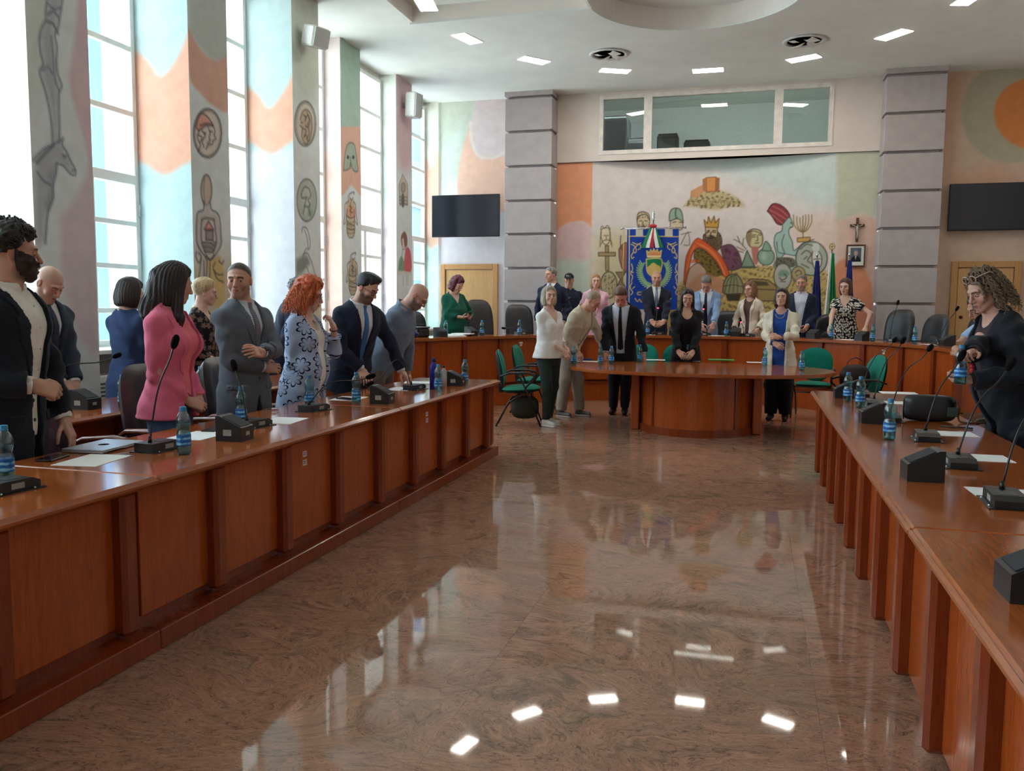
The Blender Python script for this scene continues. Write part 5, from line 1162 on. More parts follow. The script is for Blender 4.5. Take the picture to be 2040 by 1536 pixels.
flag(1.23, 14.92, 2.42, [(226, 230, 226), (14, 124, 66), (10, 110, 58)], 'green and white flag on a pole with a round gilded finial', True)
flag(1.01, 14.98, 2.30, [(34, 44, 110), (28, 36, 98)], 'dark blue flag hanging between the mural and the green flag', False)
flag(1.50, 14.90, 2.30, [(36, 48, 122), (30, 40, 104)], 'dark blue flag on a silver pole in front of the framed portrait', False)
# loudspeakers on the piers
def loud(x, y, z, rz, tilt, w_, d_, h_, label):
    o = empty('loudspeaker', (x, y, z), rz, label, 'loudspeaker'); M = R(tilt, 4, 'Y')
    MB().box(.10, .10+d_, -w_/2, w_/2, -h_/2, h_/2, M=M, ch=.02).build('cabinet', plain((222, 222, 216), .5), o)
    MB().box(.10+d_, .112+d_, -w_/2+.015, w_/2-.015, -h_/2+.015, h_/2-.015, M=M).build('grille', plain((176, 178, 176), .7, .3, scale=300., var=.2), o)
    MB().box(-.0, .12, -.025, .025, -.03, .03).build('bracket', GREYP, o)
loud(-5.40, 9.72, 4.74, -.35, .25, .26, .22, .24, 'white box loudspeaker on the green-topped pier with two medallions')
loud(-5.76, 13.68, 4.80, -.15, .05, .24, .2, .40, 'grey-fronted loudspeaker on the pier with the painted red dress')
# ================================================================== PEOPLE: smooth implicit bodies turned into meshes
def A3(*v): return np.array(v, np.float32)
def smin(a, b, k): h = np.clip(.5+.5*(b-a)/k, 0, 1); return b*(1-h)+a*h-k*h*(1-h)
def smax(a, b, k): return -smin(-a, -b, k)
def rcone(P, a, b, r1, r2):
    a = np.asarray(a, np.float32); ab = np.asarray(b, np.float32)-a; q = P-a
    t = np.clip(q @ ab/(ab @ ab+1e-9), 0, 1); q = q-t[:, None]*ab
    return np.sqrt((q*q).sum(1))-(r1+(r2-r1)*t)
def ellip(P, c, r, Rm=None):
    q = P-np.asarray(c, np.float32)
    if Rm is not None: q = q @ Rm
    r = np.asarray(r, np.float32); u = q/r; k0 = np.sqrt((u*u).sum(1)); u = u/r; k1 = np.sqrt((u*u).sum(1))+1e-9
    return k0*(k0-1)/k1
def rbox(P, c, h, r): q = np.abs(P-np.asarray(c, np.float32))-np.asarray(h, np.float32); return np.sqrt((np.maximum(q, 0)**2).sum(1))+np.minimum(q.max(1), 0)-r
def loft(P, tab, grow=0., sq=2.3):
    """stack of oval sections; tab rows: height, half width, half depth, centre y"""
    z = P[:, 2]; rx = np.interp(z, tab[:, 0], tab[:, 1]).astype(np.float32)+grow; ry = np.interp(z, tab[:, 0], tab[:, 2]).astype(np.float32)+grow; cy = np.interp(z, tab[:, 0], tab[:, 3]).astype(np.float32)
    u = np.abs(P[:, 0]/rx); v = np.abs((P[:, 1]-cy)/ry); k0 = (u**sq+v**sq)**(1/sq)+1e-6
    g = np.sqrt((u**(sq-1)*k0**(1-sq)/rx)**2+(v**(sq-1)*k0**(1-sq)/ry)**2)+1e-6
    d = (k0-1)/g
    return np.maximum(np.minimum(d, .2), np.maximum(tab[0, 0]-z, z-tab[-1, 0]))
def sdf_mesh(f, lo, hi, res, drop=None):
    lo = np.asarray(lo, float); hi = np.asarray(hi, float); B = 4
    nb = np.maximum(1, np.ceil((hi-lo)/(res*B)).astype(int)); n = nb*B
    g = [lo[i]+res*B*(np.arange(nb[i])+.5) for i in range(3)]
    C = np.stack(np.meshgrid(*g, indexing='ij'), -1).reshape(-1, 3).astype(np.float32)
    act = (np.abs(f(C)) < res*B*1.25+.012).reshape(nb)
    m = np.repeat(np.repeat(np.repeat(act, B, 0), B, 1), B, 2)
    L = np.zeros(n+1, bool)
    for a in (0, 1):
        for b in (0, 1):
            for c in (0, 1): L[a:n[0]+a, b:n[1]+b, c:n[2]+c] |= m
    D = np.full(n+1, 1., np.float32); ijk = np.argwhere(L)
    D[L] = f((ijk*res+lo).astype(np.float32))
    ins = D < 0; cnt = np.zeros(n, np.int8)
    for a in (0, 1):
        for b in (0, 1):
            for c in (0, 1): cnt += ins[a:n[0]+a, b:n[1]+b, c:n[2]+c]
    ac = m & (cnt > 0) & (cnt < 8); ci = np.argwhere(ac)
    if len(ci) == 0: return np.zeros((0, 3), np.float32), np.zeros((0, 4), np.int32)
    idx = np.full(n, -1, np.int32); idx[ac] = np.arange(len(ci))
    acc = np.zeros((len(ci), 3)); num = np.zeros(len(ci))
    for ax in range(3):
        o1, o2 = [k for k in range(3) if k != ax]
        for p in (0, 1):
            for q in (0, 1):
                a = ci.copy(); a[:, o1] += p; a[:, o2] += q; b = a.copy(); b[:, ax] += 1
                da, db = D[tuple(a.T)], D[tuple(b.T)]; x = (da < 0) != (db < 0)
                t = np.where(x, da/(da-db+1e-12), 0); pt = a.astype(float); pt[:, ax] += t
                acc += np.where(x[:, None], pt, 0); num += x
    V = acc/num[:, None]*res+lo
    F = []
    for ax in range(3):
        o1, o2 = (ax+1) % 3, (ax+2) % 3
        s0 = [slice(None)]*3; s1 = [slice(None)]*3; s0[ax] = slice(0, n[ax]); s1[ax] = slice(1, n[ax]+1)
        e = np.argwhere(ins[tuple(s0)] != ins[tuple(s1)])
        e = e[(e[:, o1] > 0) & (e[:, o2] > 0) & (e[:, o1] < n[o1]) & (e[:, o2] < n[o2])]
        if len(e) == 0: continue
        c = []
        for p, q in ((1, 1), (0, 1), (0, 0), (1, 0)):
            k = e.copy(); k[:, o1] -= p; k[:, o2] -= q; c.append(idx[tuple(k.T)])
        Q = np.stack(c, -1); fl_ = ~ins[tuple(e.T)]; Q[fl_] = Q[fl_][:, ::-1]; F.append(Q[(Q >= 0).all(1)])
    F = np.vstack(F) if F else np.zeros((0, 4), np.int32)
    if drop is not None:
        dv = drop(V); F = F[~dv[F].all(1)]
    used = np.zeros(len(V), bool); used[F.ravel()] = True; mp = np.cumsum(used)-1
    return V[used].astype(np.float32), mp[F].astype(np.int32)
def relax(V, F, n=2, lam=.5):
    """even out stair steps along cut edges: each vertex moves towards the mean of its neighbours"""
    E = np.vstack([F[:, [0, 1]], F[:, [1, 2]], F[:, [2, 3]], F[:, [3, 0]]]); E = np.vstack([E, E[:, ::-1]]); V = V.astype(np.float64)
    cnt = np.bincount(E[:, 0], minlength=len(V))[:, None]+1e-9
    for k in range(n):
        for l_ in (lam, -lam*1.04):
            m_ = np.stack([np.bincount(E[:, 0], V[E[:, 1], i], minlength=len(V)) for i in range(3)], 1)/cnt; V = V+l_*(m_-V)
    return V.astype(np.float32)
def rotm(yaw=0., pitch=0., roll=0.):
    """columns = local axes; yaw about z (ccw), pitch>0 looks down (about x), roll about y"""
    M = Matrix.Rotation(yaw, 3, 'Z') @ Matrix.Rotation(-pitch, 3, 'X') @ Matrix.Rotation(roll, 3, 'Y'); return np.array(M, np.float32)
SKINM = vcol('skin', .48, .4, 90., .05, .03)
NTs = NT(SKINM); NTs.b.inputs['Subsurface Weight'].default_value = .08; NTs.b.inputs['Subsurface Radius'].default_value = (.02, .008, .004)
def hairmat(c, gloss=.45):
    key = 'hair_%s' % (c,)
    if key in MATS: return MATS[key]
    mt, x = newmat(key, gloss, .4, 0, c); v = x.coord('Object', (1, 1, .12)); f = x.noise(v, 150., 3, .6); g = x.noise(x.coord('Object'), 18., 3)
    c_ = np.array(c, float)
    x.l(x.mix(.4, x.ramp(f, [(.3, tuple(c_*.45)), (.7, tuple(np.clip(c_*1.45, 0, 255)))]), x.ramp(g, [(.3, tuple(c_*.7)), (.7, tuple(np.clip(c_*1.2, 0, 255)))])), x.b.inputs['Base Color'])
    x.bump(f, .5, .004); return mt
# ---- patterned cloths, drawn on the cloth coordinates stored with the mesh
def flowermat(key, base, ink, scale, outline=True):
    mt, x = newmat(key, .85, .2); at = x.t.nodes.new('ShaderNodeAttribute'); at.attribute_name = 'fab'
    vo = x.n('ShaderNodeTexVoronoi', Scale=scale); vo.voronoi_dimensions = '2D'; vo.inputs['Randomness'].default_value = .75; x.l(at.outputs['Vector'], vo.inputs['Vector'])
    df = x.t.nodes.new('ShaderNodeVectorMath'); df.operation = 'SUBTRACT'; x.l(at.outputs['Vector'], df.inputs[0])
    mu = x.t.nodes.new('ShaderNodeVectorMath'); mu.operation = 'SCALE'; x.l(vo.outputs['Position'], mu.inputs[0]); mu.inputs['Scale'].default_value = 1.
    x.l(mu.outputs[0], df.inputs[1]); sp = x.t.nodes.new('ShaderNodeSeparateXYZ'); x.l(df.outputs[0], sp.inputs[0])
    th = x.math('ARCTAN2', sp.outputs[1], sp.outputs[0]); r = x.math('MULTIPLY', x.math('SQRT', x.math('ADD', x.math('MULTIPLY', sp.outputs[0], sp.outputs[0]), x.math('MULTIPLY', sp.outputs[1], sp.outputs[1]))), scale)
    cs = x.t.nodes.new('ShaderNodeSeparateXYZ'); x.l(vo.outputs['Color'], cs.inputs[0])
    pet = x.math('ABSOLUTE', x.math('SINE', x.math('ADD', x.math('MULTIPLY', th, 3.5 if outline else 2.5), x.math('MULTIPLY', cs.outputs[0], 6.))))
    rp = x.math('ADD', x.math('MULTIPLY', x.math('POWER', pet, .45), .33), .10)
    if outline:
        e = x.math('ABSOLUTE', x.math('SUBTRACT', r, rp)); f = x.math('LESS_THAN', e, .043)
    else:
        nz = x.noise(at.outputs['Vector'], 90., 3); f = x.math('LESS_THAN', r, x.math('ADD', rp, x.math('MULTIPLY', x.math('SUBTRACT', nz, .5), .35)))
    g = x.noise(at.outputs['Vector'], 14., 3)
    x.l(x.mix(f, base, ink), x.b.inputs['Base Color']); return mt
def stripemat(key, base, ink, scale, diag=0.):
    mt, x = newmat(key, .75, .3); at = x.t.nodes.new('ShaderNodeAttribute'); at.attribute_name = 'fab'; sp = x.t.nodes.new('ShaderNodeSeparateXYZ'); x.l(at.outputs['Vector'], sp.inputs[0])
    w_ = x.math('SINE', x.math('MULTIPLY', x.math('ADD', sp.outputs[0], x.math('MULTIPLY', sp.outputs[1], diag)), scale)); x.l(x.ramp(w_, [(.45, base), (.6, ink)]), x.b.inputs['Base Color']); return mt

class Person:
    def __init__(s, loc, H, face, label, sex='m', lean=0., side=0., twist=0., head=(None, 0., 0.), fat=0., arms=None, legs=None, skin=(214, 168, 144), near=False, hs=1., neckf=0.):
        s.H = H; s.sex = sex; s.near = near; s.fat = fat; s.skin = np.array(skin, float)
        s.rc = .0068 if near else .011; s.rh = .0036 if near else .0058; s.rb = .013; s.rhand = .0038 if near else .0052
        loc = np.array(loc, float); tocam = CPOS-loc; base = math.atan2(tocam[1], tocam[0]); s.phi = base+math.radians(face); s.loc = loc
        s.root = empty('person', tuple(loc), s.phi-PI/2, label, 'person')
        c_, s_ = math.cos(s.phi-PI/2), math.sin(s.phi-PI/2); s.W = np.array([[c_, -s_, 0], [s_, c_, 0], [0, 0, 1]])
        h = H; f = sex == 'f'
        s.hip = A3(0, 0, .515*h); s.TR = rotm(math.radians(twist), math.radians(lean), math.radians(side))
        S = lambda rows: np.array([[a*h, b*h, c*h, d*h] for a, b, c, d in rows], np.float32)
        if f: s.tab = S([(-.07, .086, .066, -.004), (-.015, .101, .072, -.006), (.05, .090, .062, .0), (.105, .074, .053, .004), (.17, .081, .059, .006), (.235, .091, .060, .004), (.28, .089, .053, -.002), (.315, .062, .040, -.008), (.345, .034, .032, -.010)])
        else: s.tab = S([(-.07, .085, .064, -.002), (-.015, .097, .070, -.004), (.05, .092, .064, .0), (.11, .089, .062, .004), (.17, .094, .066, .006), (.245, .104, .068, .004), (.285, .104, .060, -.003), (.318, .074, .045, -.009), (.348, .038, .036, -.012)])
        s.tab[:7, 1:3] += fat*np.array([.35, .5, .8, 1., .8, .5, .3], np.float32)[:, None]; s.tab[1:6, 3] += fat*.35
        sw = (.090 if f else .103)*h
        T2L = lambda p: s.hip+s.TR @ np.asarray(p, np.float32); s.T2L = T2L
        s.sh = {1: T2L((sw, -.004*h, .2725*h)), -1: T2L((-sw, -.004*h, .2725*h))}
        s.nb = T2L((0, -.012*h, .325*h))
        # head frame
        hy, hp, hr = head; hyaw = (math.radians(hy)-math.radians(face)) if hy is not None else math.radians(twist)
        s.HR = rotm(hyaw, math.radians(hp), math.radians(hr)); s.hk = .995*hs*(.95 if f else 1.)
        spine = s.TR[:, 2]; nd = spine*.55+np.array([0, 0, 1.])*.45+s.HR[:, 1]*(.18+neckf); nd = nd/np.linalg.norm(nd)
        s.nt = (s.nb+nd*.050*h).astype(np.float32)                      # top of the neck
        s.hc = (s.nt+s.HR @ A3(0, .022, .088)*s.hk).astype(np.float32)  # head centre
        # arms
        s.La, s.Lf = .172*h, .150*h; s.arm = {}
        for sd in (1, -1):
            a = (arms or {}).get(sd, {}); S_ = s.sh[sd]
            if 'px' in a: u_, v_, dd_ = a['px']; t = s.W.T @ (at_depth(u_, v_, fwd(loc+np.array([0, 0, 1.1]))+dd_)-loc)
            elif 'w' in a: t = s.W.T @ (np.array(a['w'], float)-loc)
            elif 't' in a: t = np.array(a['t'], float)
            else: t = np.array([sd*.235, .03, .49*h])
            t = np.asarray(t, np.float32); v = t-S_; D = np.linalg.norm(v); Lm = (s.La+s.Lf)*.997
            if D > Lm: t = S_+v/D*Lm; v = t-S_; D = Lm
            dn = v/D; aa = (s.La**2-s.Lf**2+D*D)/(2*D); hh = math.sqrt(max(s.La**2-aa*aa, 0))
            pole = np.array(a.get('pole', (sd*.6, -.7, -.4)), np.float32); pole = pole-dn*(pole @ dn); pole /= np.linalg.norm(pole)+1e-9
            E = (S_+dn*aa+pole*hh).astype(np.float32); fa = (t-E)/np.linalg.norm(t-E)
            fd = np.array(a['fd'], np.float32) if 'fd' in a else fa; fd = fd/np.linalg.norm(fd)
            pn = np.array(a.get('pn', (sd*.8, .3, .3)), np.float32); pn = pn-fd*(pn @ fd); pn /= np.linalg.norm(pn)+1e-9
            s.arm[sd] = dict(E=E, W=t, fa=fa, fd=fd, pn=pn, curl=a.get('curl', .35), show=a.get('show', True), spread=a.get('spread', 0.), thumb=a.get('thumb', .3))
        lg = legs or {}
        s.leg = {}
        for sd in (1, -1):
            fx, fy = lg.get(sd, (sd*.055*h, 0.)); yawf = lg.get('yaw', 0.)
            hipj = A3(sd*.050*h, 0, .50*h); ank = A3(fx, fy-.03, .048*h); mid = (hipj+ank)/2+A3(0, .02*h, .01*h)
            s.leg[sd] = (hipj, mid, ank)
        s.bone_setup()
    # ---- body parts as distance functions (person space)
    def bone_setup(s):
        h = s.H; k = h/1.75*(.92 if s.sex == 'f' else 1.)
        s.hand = {}
        for sd in (1, -1):
            a = s.arm[sd]; Y = a['fd']; Z = a['pn']; X = np.cross(Y, Z); M = np.stack([X, Y, Z], 1).astype(np.float32); ts = -sd
            segs = []; c0 = a['curl']
            bx = (.030, .0105, -.010, -.0285); by = (.086, .091, .087, .078); ln = (.072, .080, .074, .058)
            for i in range(4):
                p = np.array([ts*bx[i], by[i], 0]); ang = 0.; spd = ts*(1.5-i)*(.05+a['spread'])
                for j, (fr, rr) in enumerate(((.45, .0088), (.30, .0080), (.25, .0072))):
                    ang += c0*(.85, 1.15, .7)[j]*(1+.06*i); d = np.array([math.sin(spd)*math.cos(ang), math.cos(spd)*math.cos(ang), -math.sin(ang)]); q = p+d*ln[i]*fr
                    segs.append((p*k, q*k, rr*k*(.93 if i == 3 else 1), (rr-.0007)*k*(.93 if i == 3 else 1))); p = q
            p = np.array([ts*.026, .020, -.008]); d = np.array([ts*.72, .62, -.30]); d /= np.linalg.norm(d)
            for j, (L_, r1, r2) in enumerate(((.044, .0125, .0105), (.033, .0105, .0095), (.026, .0095, .008))):
                q = p+d*L_; segs.append((p*k, q*k, r1*k, r2*k)); p = q; d = d+np.array([-ts*.45, .25, -.5*a['thumb']]); d /= np.linalg.norm(d)
            s.hand[sd] = (M, segs, k)
    def d_hand(s, P, sd):
        M, segs, k = s.hand[sd]; q = (P-s.arm[sd]['W']) @ M
        d = rbox(q, (0, .046*k, 0), (.029*k, .036*k, .0035*k), .0105*k); d = smin(d, rcone(q, A3(0, -.03, 0)*k, A3(0, .02, 0)*k, .0235*k, .024*k), .02)
        fg = None
        for a, b, r1, r2 in segs:
            e = rcone(q, a, b, r1, r2); fg = e if fg is None else np.minimum(fg, e)
        return smin(d, fg, .007)
    def d_arm(s, P, sd, g1=0., g2=0., cut=None):
        h = s.H; a = s.arm[sd]; k = .9 if s.sex == 'f' else 1.
        u = rcone(P, s.sh[sd], a['E'], .030*h*k+g1, .0245*h*k+g1*.9)
        if cut == 'elbow': return u
        return smin(u, rcone(P, a['E'], a['W'], .0245*h*k+g1*.9, .0155*h*k+g2), .02)
    def d_torso(s, P, grow=0., tab=None):
        q = (P-s.hip) @ s.TR; d = loft(q, s.tab if tab is None else tab, grow); h = s.H
        qm = q.copy(); qm[:, 0] = np.abs(q[:, 0]); sw = (.090 if s.sex == 'f' else .103)*h
        d = smin(d, rcone(qm, A3(.01*h, -.010*h, .318*h), A3(sw*.9, -.004*h, .281*h), .027*h+grow, .024*h+grow), .03)
        if s.sex == 'f':
            for x in (-1, 1): d = smin(d, ellip(q, (x*.042*h, .047*h, .212*h), (.040*h+grow, .036*h+grow, .043*h+grow)), .03)
        else: d = smin(d, ellip(q, (0, .038*h, .235*h), (.078*h+grow, .030*h+grow, .042*h+grow)), .035)
        if s.fat > .02: d = smin(d, ellip(q, (0, .045*h+s.fat*.6, .07*h), (.07*h+s.fat+grow, .04*h+s.fat*.7+grow, .08*h+grow)), .06)
        return d
    def d_legs(s, P, g=0., straight=0.):
        h = s.H; d = None
        for sd in (1, -1):
            a, m_, b = s.leg[sd]; e = smin(rcone(P, a, m_, .052*h+g, .034*h+g+straight), rcone(P, m_, b, .034*h+g+straight, .022*h+g+straight*1.3), .03); d = e if d is None else smin(d, e, .02)
        return d
    def d_neck(s, P, g=0.):
        r = (.031 if s.sex == 'f' else .036)*s.H; d = rcone(P, s.nb-A3(0, 0, .02), s.hc+s.HR @ A3(0, -.018, -.03)*s.hk, r*1.12+g, r+g); return d
    def head_q(s, P): return (P-s.hc) @ s.HR/s.hk
    def d_head(s, P):
        q = s.head_q(P); f = s.sex == 'f'
        ax = np.abs(q[:, 0]); qm = q.copy(); qm[:, 0] = ax                     # mirrored copy for paired features
        d = ellip(q, (0, -.012, .034), (.0765, .097, .087))
        d = smin(d, ellip(q, (0, .022, -.022), (.060 if f else .0625, .066, .078)), .025)
        d = smin(d, rcone(qm, A3(.050, .006, -.056), A3(.012, .070, -.098 if f else -.101), .020, .019 if f else .022), .025)
        d = smin(d, ellip(qm, (.038, .060, -.030), (.026, .022, .026)), .02)   # cheek
        d = smin(d, rcone(qm, A3(.010, .089, .028), A3(.046, .074, .026), .0105, .009), .014)   # brow
        d = smax(d, -ellip(qm, (.0315, .103, .004), (.0185, .020, .0135)), .012)  # eye socket
        d = smin(d, rcone(q, A3(0, .089, .016), A3(0, .113, -.030), .0075, .0115), .009)
        d = smin(d, ellip(qm, (.0115, .099, -.034), (.0085, .011, .0075)), .006)
        d = smin(d, ellip(q, (0, .082, -.066), (.026, .018, .024)), .018)       # muzzle
        d = smin(d, rcone(qm, A3(0, .0985, -.0595), A3(.019, .088, -.0625), .0048, .003), .004)
        d = smin(d, rcone(qm, A3(0, .0975, -.0715), A3(.017, .088, -.0665), .0058, .0035), .004)
        d = smax(d, -rcone(qm, A3(0, .104, -.0650), A3(.021, .092, -.0648), .0022, .0016), .003)
        # ear
        e = ellip(qm, (.0795, -.010, -.004), (.0085, .019, .031)); e = smax(e, -ellip(qm, (.0885, -.006, -.002), (.006, .012, .021)), .006)
        return smin(d, e, .006)*s.hk
    def d_body(s, P):
        d = smin(s.d_torso(P, -.004), s.d_legs(P, -.010), .03)
        for sd in (1, -1): d = smin(d, s.d_arm(P, sd), .03); d = smin(d, s.d_hand(P, sd), .008)
        n_ = smin(s.d_neck(P), s.d_head(P), .022); return smin(d, n_, .035)
    # ---- meshes
    def put(s, name, V, F, mat, col=None, fab=None, parent=None):
        if len(F) == 0: return None
        me = npmesh(name, V, F, mat, col)
        if fab is not None:
            a = me.attributes.new('fab', 'FLOAT_VECTOR', 'POINT'); a.data.foreach_set('vector', np.ascontiguousarray(fab, np.float32).ravel())
        return link(name, me, parent or s.root)
    def bounds(s, pts, pad): p = np.array(pts); return p.min(0)-pad, p.max(0)+pad
    def body(s, brow=(60, 44, 36), lips=None, eyes='open', gaze=(0., 0.), stub=None, stub_amt=0., scalp=None, iris=(60, 44, 34), cut_low=True, rosy=.10):
        pieces = []; hk = s.hk
        hl, hh = s.hc-.155*hk, s.hc+.155*hk
        fh = lambda P: smin(smin(s.d_neck(P), s.d_head(P), .022), s.d_torso(P), .035)
        pieces.append(sdf_mesh(fh, hl, hh, s.rh)); boxes = [(hl+.016, hh-.016)]
        for sd in (1, -1):
            a = s.arm[sd]
            if not a['show']: continue
            c = a['W']+a['fd']*.07*s.hand[sd][2]; l_, h_ = c-.125, c+.125
            fa = lambda P, sd=sd: smin(s.d_hand(P, sd), s.d_arm(P, sd), .008)
            pieces.append(sdf_mesh(fa, l_, h_, s.rhand)); boxes.append((l_+.016, h_-.016))
        allp = [s.hip, s.nb, s.hc]+[s.sh[k] for k in (1, -1)]+[s.arm[k]['W'] for k in (1, -1)]+[s.arm[k]['E'] for k in (1, -1)]+[s.leg[k][2] for k in (1, -1)]
        lo, hi = s.bounds(allp, .16); lo[2] = max(lo[2], .05)
        def drop(V):
            r = np.zeros(len(V), bool)
            for a, b in boxes: r |= ((V > a) & (V < b)).all(1)
            return r
        pieces.append(sdf_mesh(s.d_body, lo, hi, s.rb, drop))
        Vs, Fs, Cs = [], [], []; n = 0
        for V, F in pieces: Vs.append(V); Fs.append(F+n); n += len(V)
        V = np.vstack(Vs); F = np.vstack(Fs)
        # colours
        C = np.tile(s.skin, (len(V), 1)); q = s.head_q(V); ax = np.abs(q[:, 0]); hd = (np.abs(q) < .16).all(1)
        def mix(w, c): 
            w_ = np.clip(w, 0, 1)[:, None]*hd[:, None]; return C*(1-w_)+np.array(c, float)*w_
        red = s.skin*np.array([1.0, .82, .80])
        C = mix(rosy*4*np.exp(-(((ax-.038)/.02)**2+((q[:, 2]+.030)/.02)**2))*(q[:, 1] > .03), red); C = mix(.5*np.exp(-((ax/.012)**2+((q[:, 2]+.03)/.014)**2))*(q[:, 1] > .095), red)
        C = mix(.5*(ax > .074)*(q[:, 2] < .03), red)
        if scalp is not None: C = mix(.75*np.clip((q[:, 2]-.052+.75*(q[:, 1]-.062)*-1)/.02, 0, 1)*(q[:, 2] > -.05), scalp) if False else mix(.8*np.clip((-.55*(q[:, 1]-.078)+.83*(q[:, 2]-.076))/.018, 0, 1)*(ax < .079), scalp)
        if stub is not None:
            w = np.clip((-.022-q[:, 2]+.25*(ax-.03))/.03, 0, 1)*np.clip((q[:, 1]+.012)/.03, 0, 1)*np.clip((q[:, 2]+.135)/.02, 0, 1)*(1-np.exp(-((ax/.022)**2+((q[:, 2]+.066)/.008)**2))); C = mix(stub_amt*w, stub)
        lp = np.array(lips if lips is not None else s.skin*np.array([.86, .62, .60])); C = mix(.9*(ax < .0205-.25*np.abs(q[:, 2]+.065))*(np.abs(q[:, 2]+.0655) < .0115-.22*ax)*(q[:, 1] > .08), lp)
        C = mix(.7*(np.abs(q[:, 2]+.065) < .0016)*(ax < .019)*(q[:, 1] > .08), lp*.5)
        bz = .0265-.0022*((ax-.032)/.014)**2; C = mix(.85*np.clip(1.6-np.abs(q[:, 2]-bz)/.0038, 0, 1)*((ax > .012) & (ax < .050))*(q[:, 1] > .055), brow)
        # nail tint left out: too small; eyes as coloured balls set into the sockets
        if s.near or True:
            nu, nv = (36, 26) if s.near else (22, 16)
            for sd in (1, -1):
                c = A3(sd*.0315, .0785, .003); r = .0128
                u_, v_ = np.meshgrid(np.linspace(0, 2*PI, nu, endpoint=False), np.linspace(0, PI, nv)); dx, dy, dz = np.sin(v_)*np.cos(u_), np.cos(v_), np.sin(v_)*np.sin(u_)   # pole faces forward
                Vd = np.stack([dx, dy, dz], -1).reshape(-1, 3); g = np.array([math.sin(gaze[0]), math.cos(gaze[0])*math.cos(gaze[1]), -math.sin(gaze[1])]); g = g/np.linalg.norm(g)
                an = np.arccos(np.clip(Vd @ g, -1, 1)); ec = np.tile(np.array([226, 220, 214.]), (len(Vd), 1))
                ec[an < .52] = iris; ec[an < .22] = (14, 12, 12)
                up_ = {'open': .40, 'half': .12, 'down': -.22, 'shut': -.3}[eyes]; lo_ = {'open': -.42, 'half': -.40, 'down': -.36, 'shut': -.3}[eyes]
                edge = np.clip(1-(Vd[:, 0]*1.0)**2*1.2, .1, 1); U_ = up_*edge+.02; L_ = lo_*edge
                lid = (Vd[:, 2] > U_) | (Vd[:, 2] < L_); ec[lid] = s.skin*np.array([.93, .88, .86]); ec[(np.abs(Vd[:, 2]-U_) < .09) & (Vd[:, 2] >= U_-.02)] = (52, 38, 34)
                Ve = (s.hc+(c+Vd*r)*hk @ s.HR.T) if False else (s.hc+((c+Vd*r)*hk) @ s.HR.T)
                i = np.arange(nu*nv).reshape(nv, nu); Fe = np.stack([i[:-1], np.roll(i, -1, 1)[:-1], np.roll(i, -1, 1)[1:], i[1:]], -1).reshape(-1, 4)
                F = np.vstack([F, Fe+len(V)]); V = np.vstack([V, Ve]); C = np.vstack([C, ec])
        o = s.put('body', V, F, SKINM, lin(np.clip(C, 0, 255))); s.bodyo = o; return o
    def wr(s, P, amp, seed=0.):
        x, y, z = P[:, 0], P[:, 1], P[:, 2]
        return amp*(np.sin(31*z+6*np.sin(8*x+5*y+seed)+seed*3)*.55+np.sin(47*(z+.45*x-.3*y)+4*np.sin(13*y+7*z+seed*2)+1.3)*.4+np.sin(19*x-23*y+11*z+seed)*.35)
    def fabco(s, V):
        q = (V-s.hip) @ s.TR; an = np.arctan2(q[:, 0], -q[:, 1]); return np.stack([an*.17, q[:, 2], np.zeros(len(q))], -1)
    def shell(s, f, name, mat, pts, pad=.12, res=None, fab=True, parent=None):
        lo, hi = s.bounds(pts, pad); V, F = sdf_mesh(f, lo, hi, res or s.rc)
        if len(F): V = relax(V, F, 6 if s.near else 4, .55)
        return s.put(name, V, F, mat, None, s.fabco(V) if fab else None, parent)
    def sleeve(s, P, sd, g, kind, seed=0., amp=.005):
        a = s.arm[sd]; h = s.H
        if kind == 'none': return np.full(len(P), 1., np.float32)
        if kind in ('short', 'cap'):
            t = .5 if kind == 'short' else .28; e = s.sh[sd]+(a['E']-s.sh[sd])*t; ax = (a['E']-s.sh[sd])/np.linalg.norm(a['E']-s.sh[sd])
            return np.maximum(s.d_arm(P, sd, g+.012, g, 'elbow'), (P-e) @ ax)
        if kind == 'cuff':
            e = a['E']+(a['W']-a['E'])*.965; e0 = a['E']+(a['W']-a['E'])*.82; return np.maximum(np.abs(rcone(P, a['E'], a['W'], .0245*h, 0.0155*h+.0085))-.005, np.maximum((P-e) @ a['fa'], (e0-P) @ a['fa']))
        t = {'long': .93, 'jacket': .88, 'elbow': .12, 'half': .45, 'three': .62}[kind]; e = a['E']+(a['W']-a['E'])*t
        k = .9 if s.sex == 'f' else 1.; g2 = g+(.012 if kind == 'jacket' else .008); w_ = s.wr(P, amp*1.1, seed+sd)
        u = rcone(P, s.sh[sd], a['E'], .030*h*k+g, .0245*h*k+g*.9)
        l_ = np.maximum(rcone(P, a['E'], a['W'], .0245*h*k+g*.9, .0155*h*k+g2)+w_, (P-e) @ a['fa'])
        return smin(u+w_, l_, .02)
    def tq(s, P): return (P-s.hip) @ s.TR
    def top_pts(s, hem): return [s.T2L((0, 0, hem)), s.sh[1], s.sh[-1], s.nb]+[s.arm[k][e] for k in (1, -1) for e in 'EW']+[s.T2L((x, y, hem)) for x in (-.15, .15) for y in (-.1, .1)]
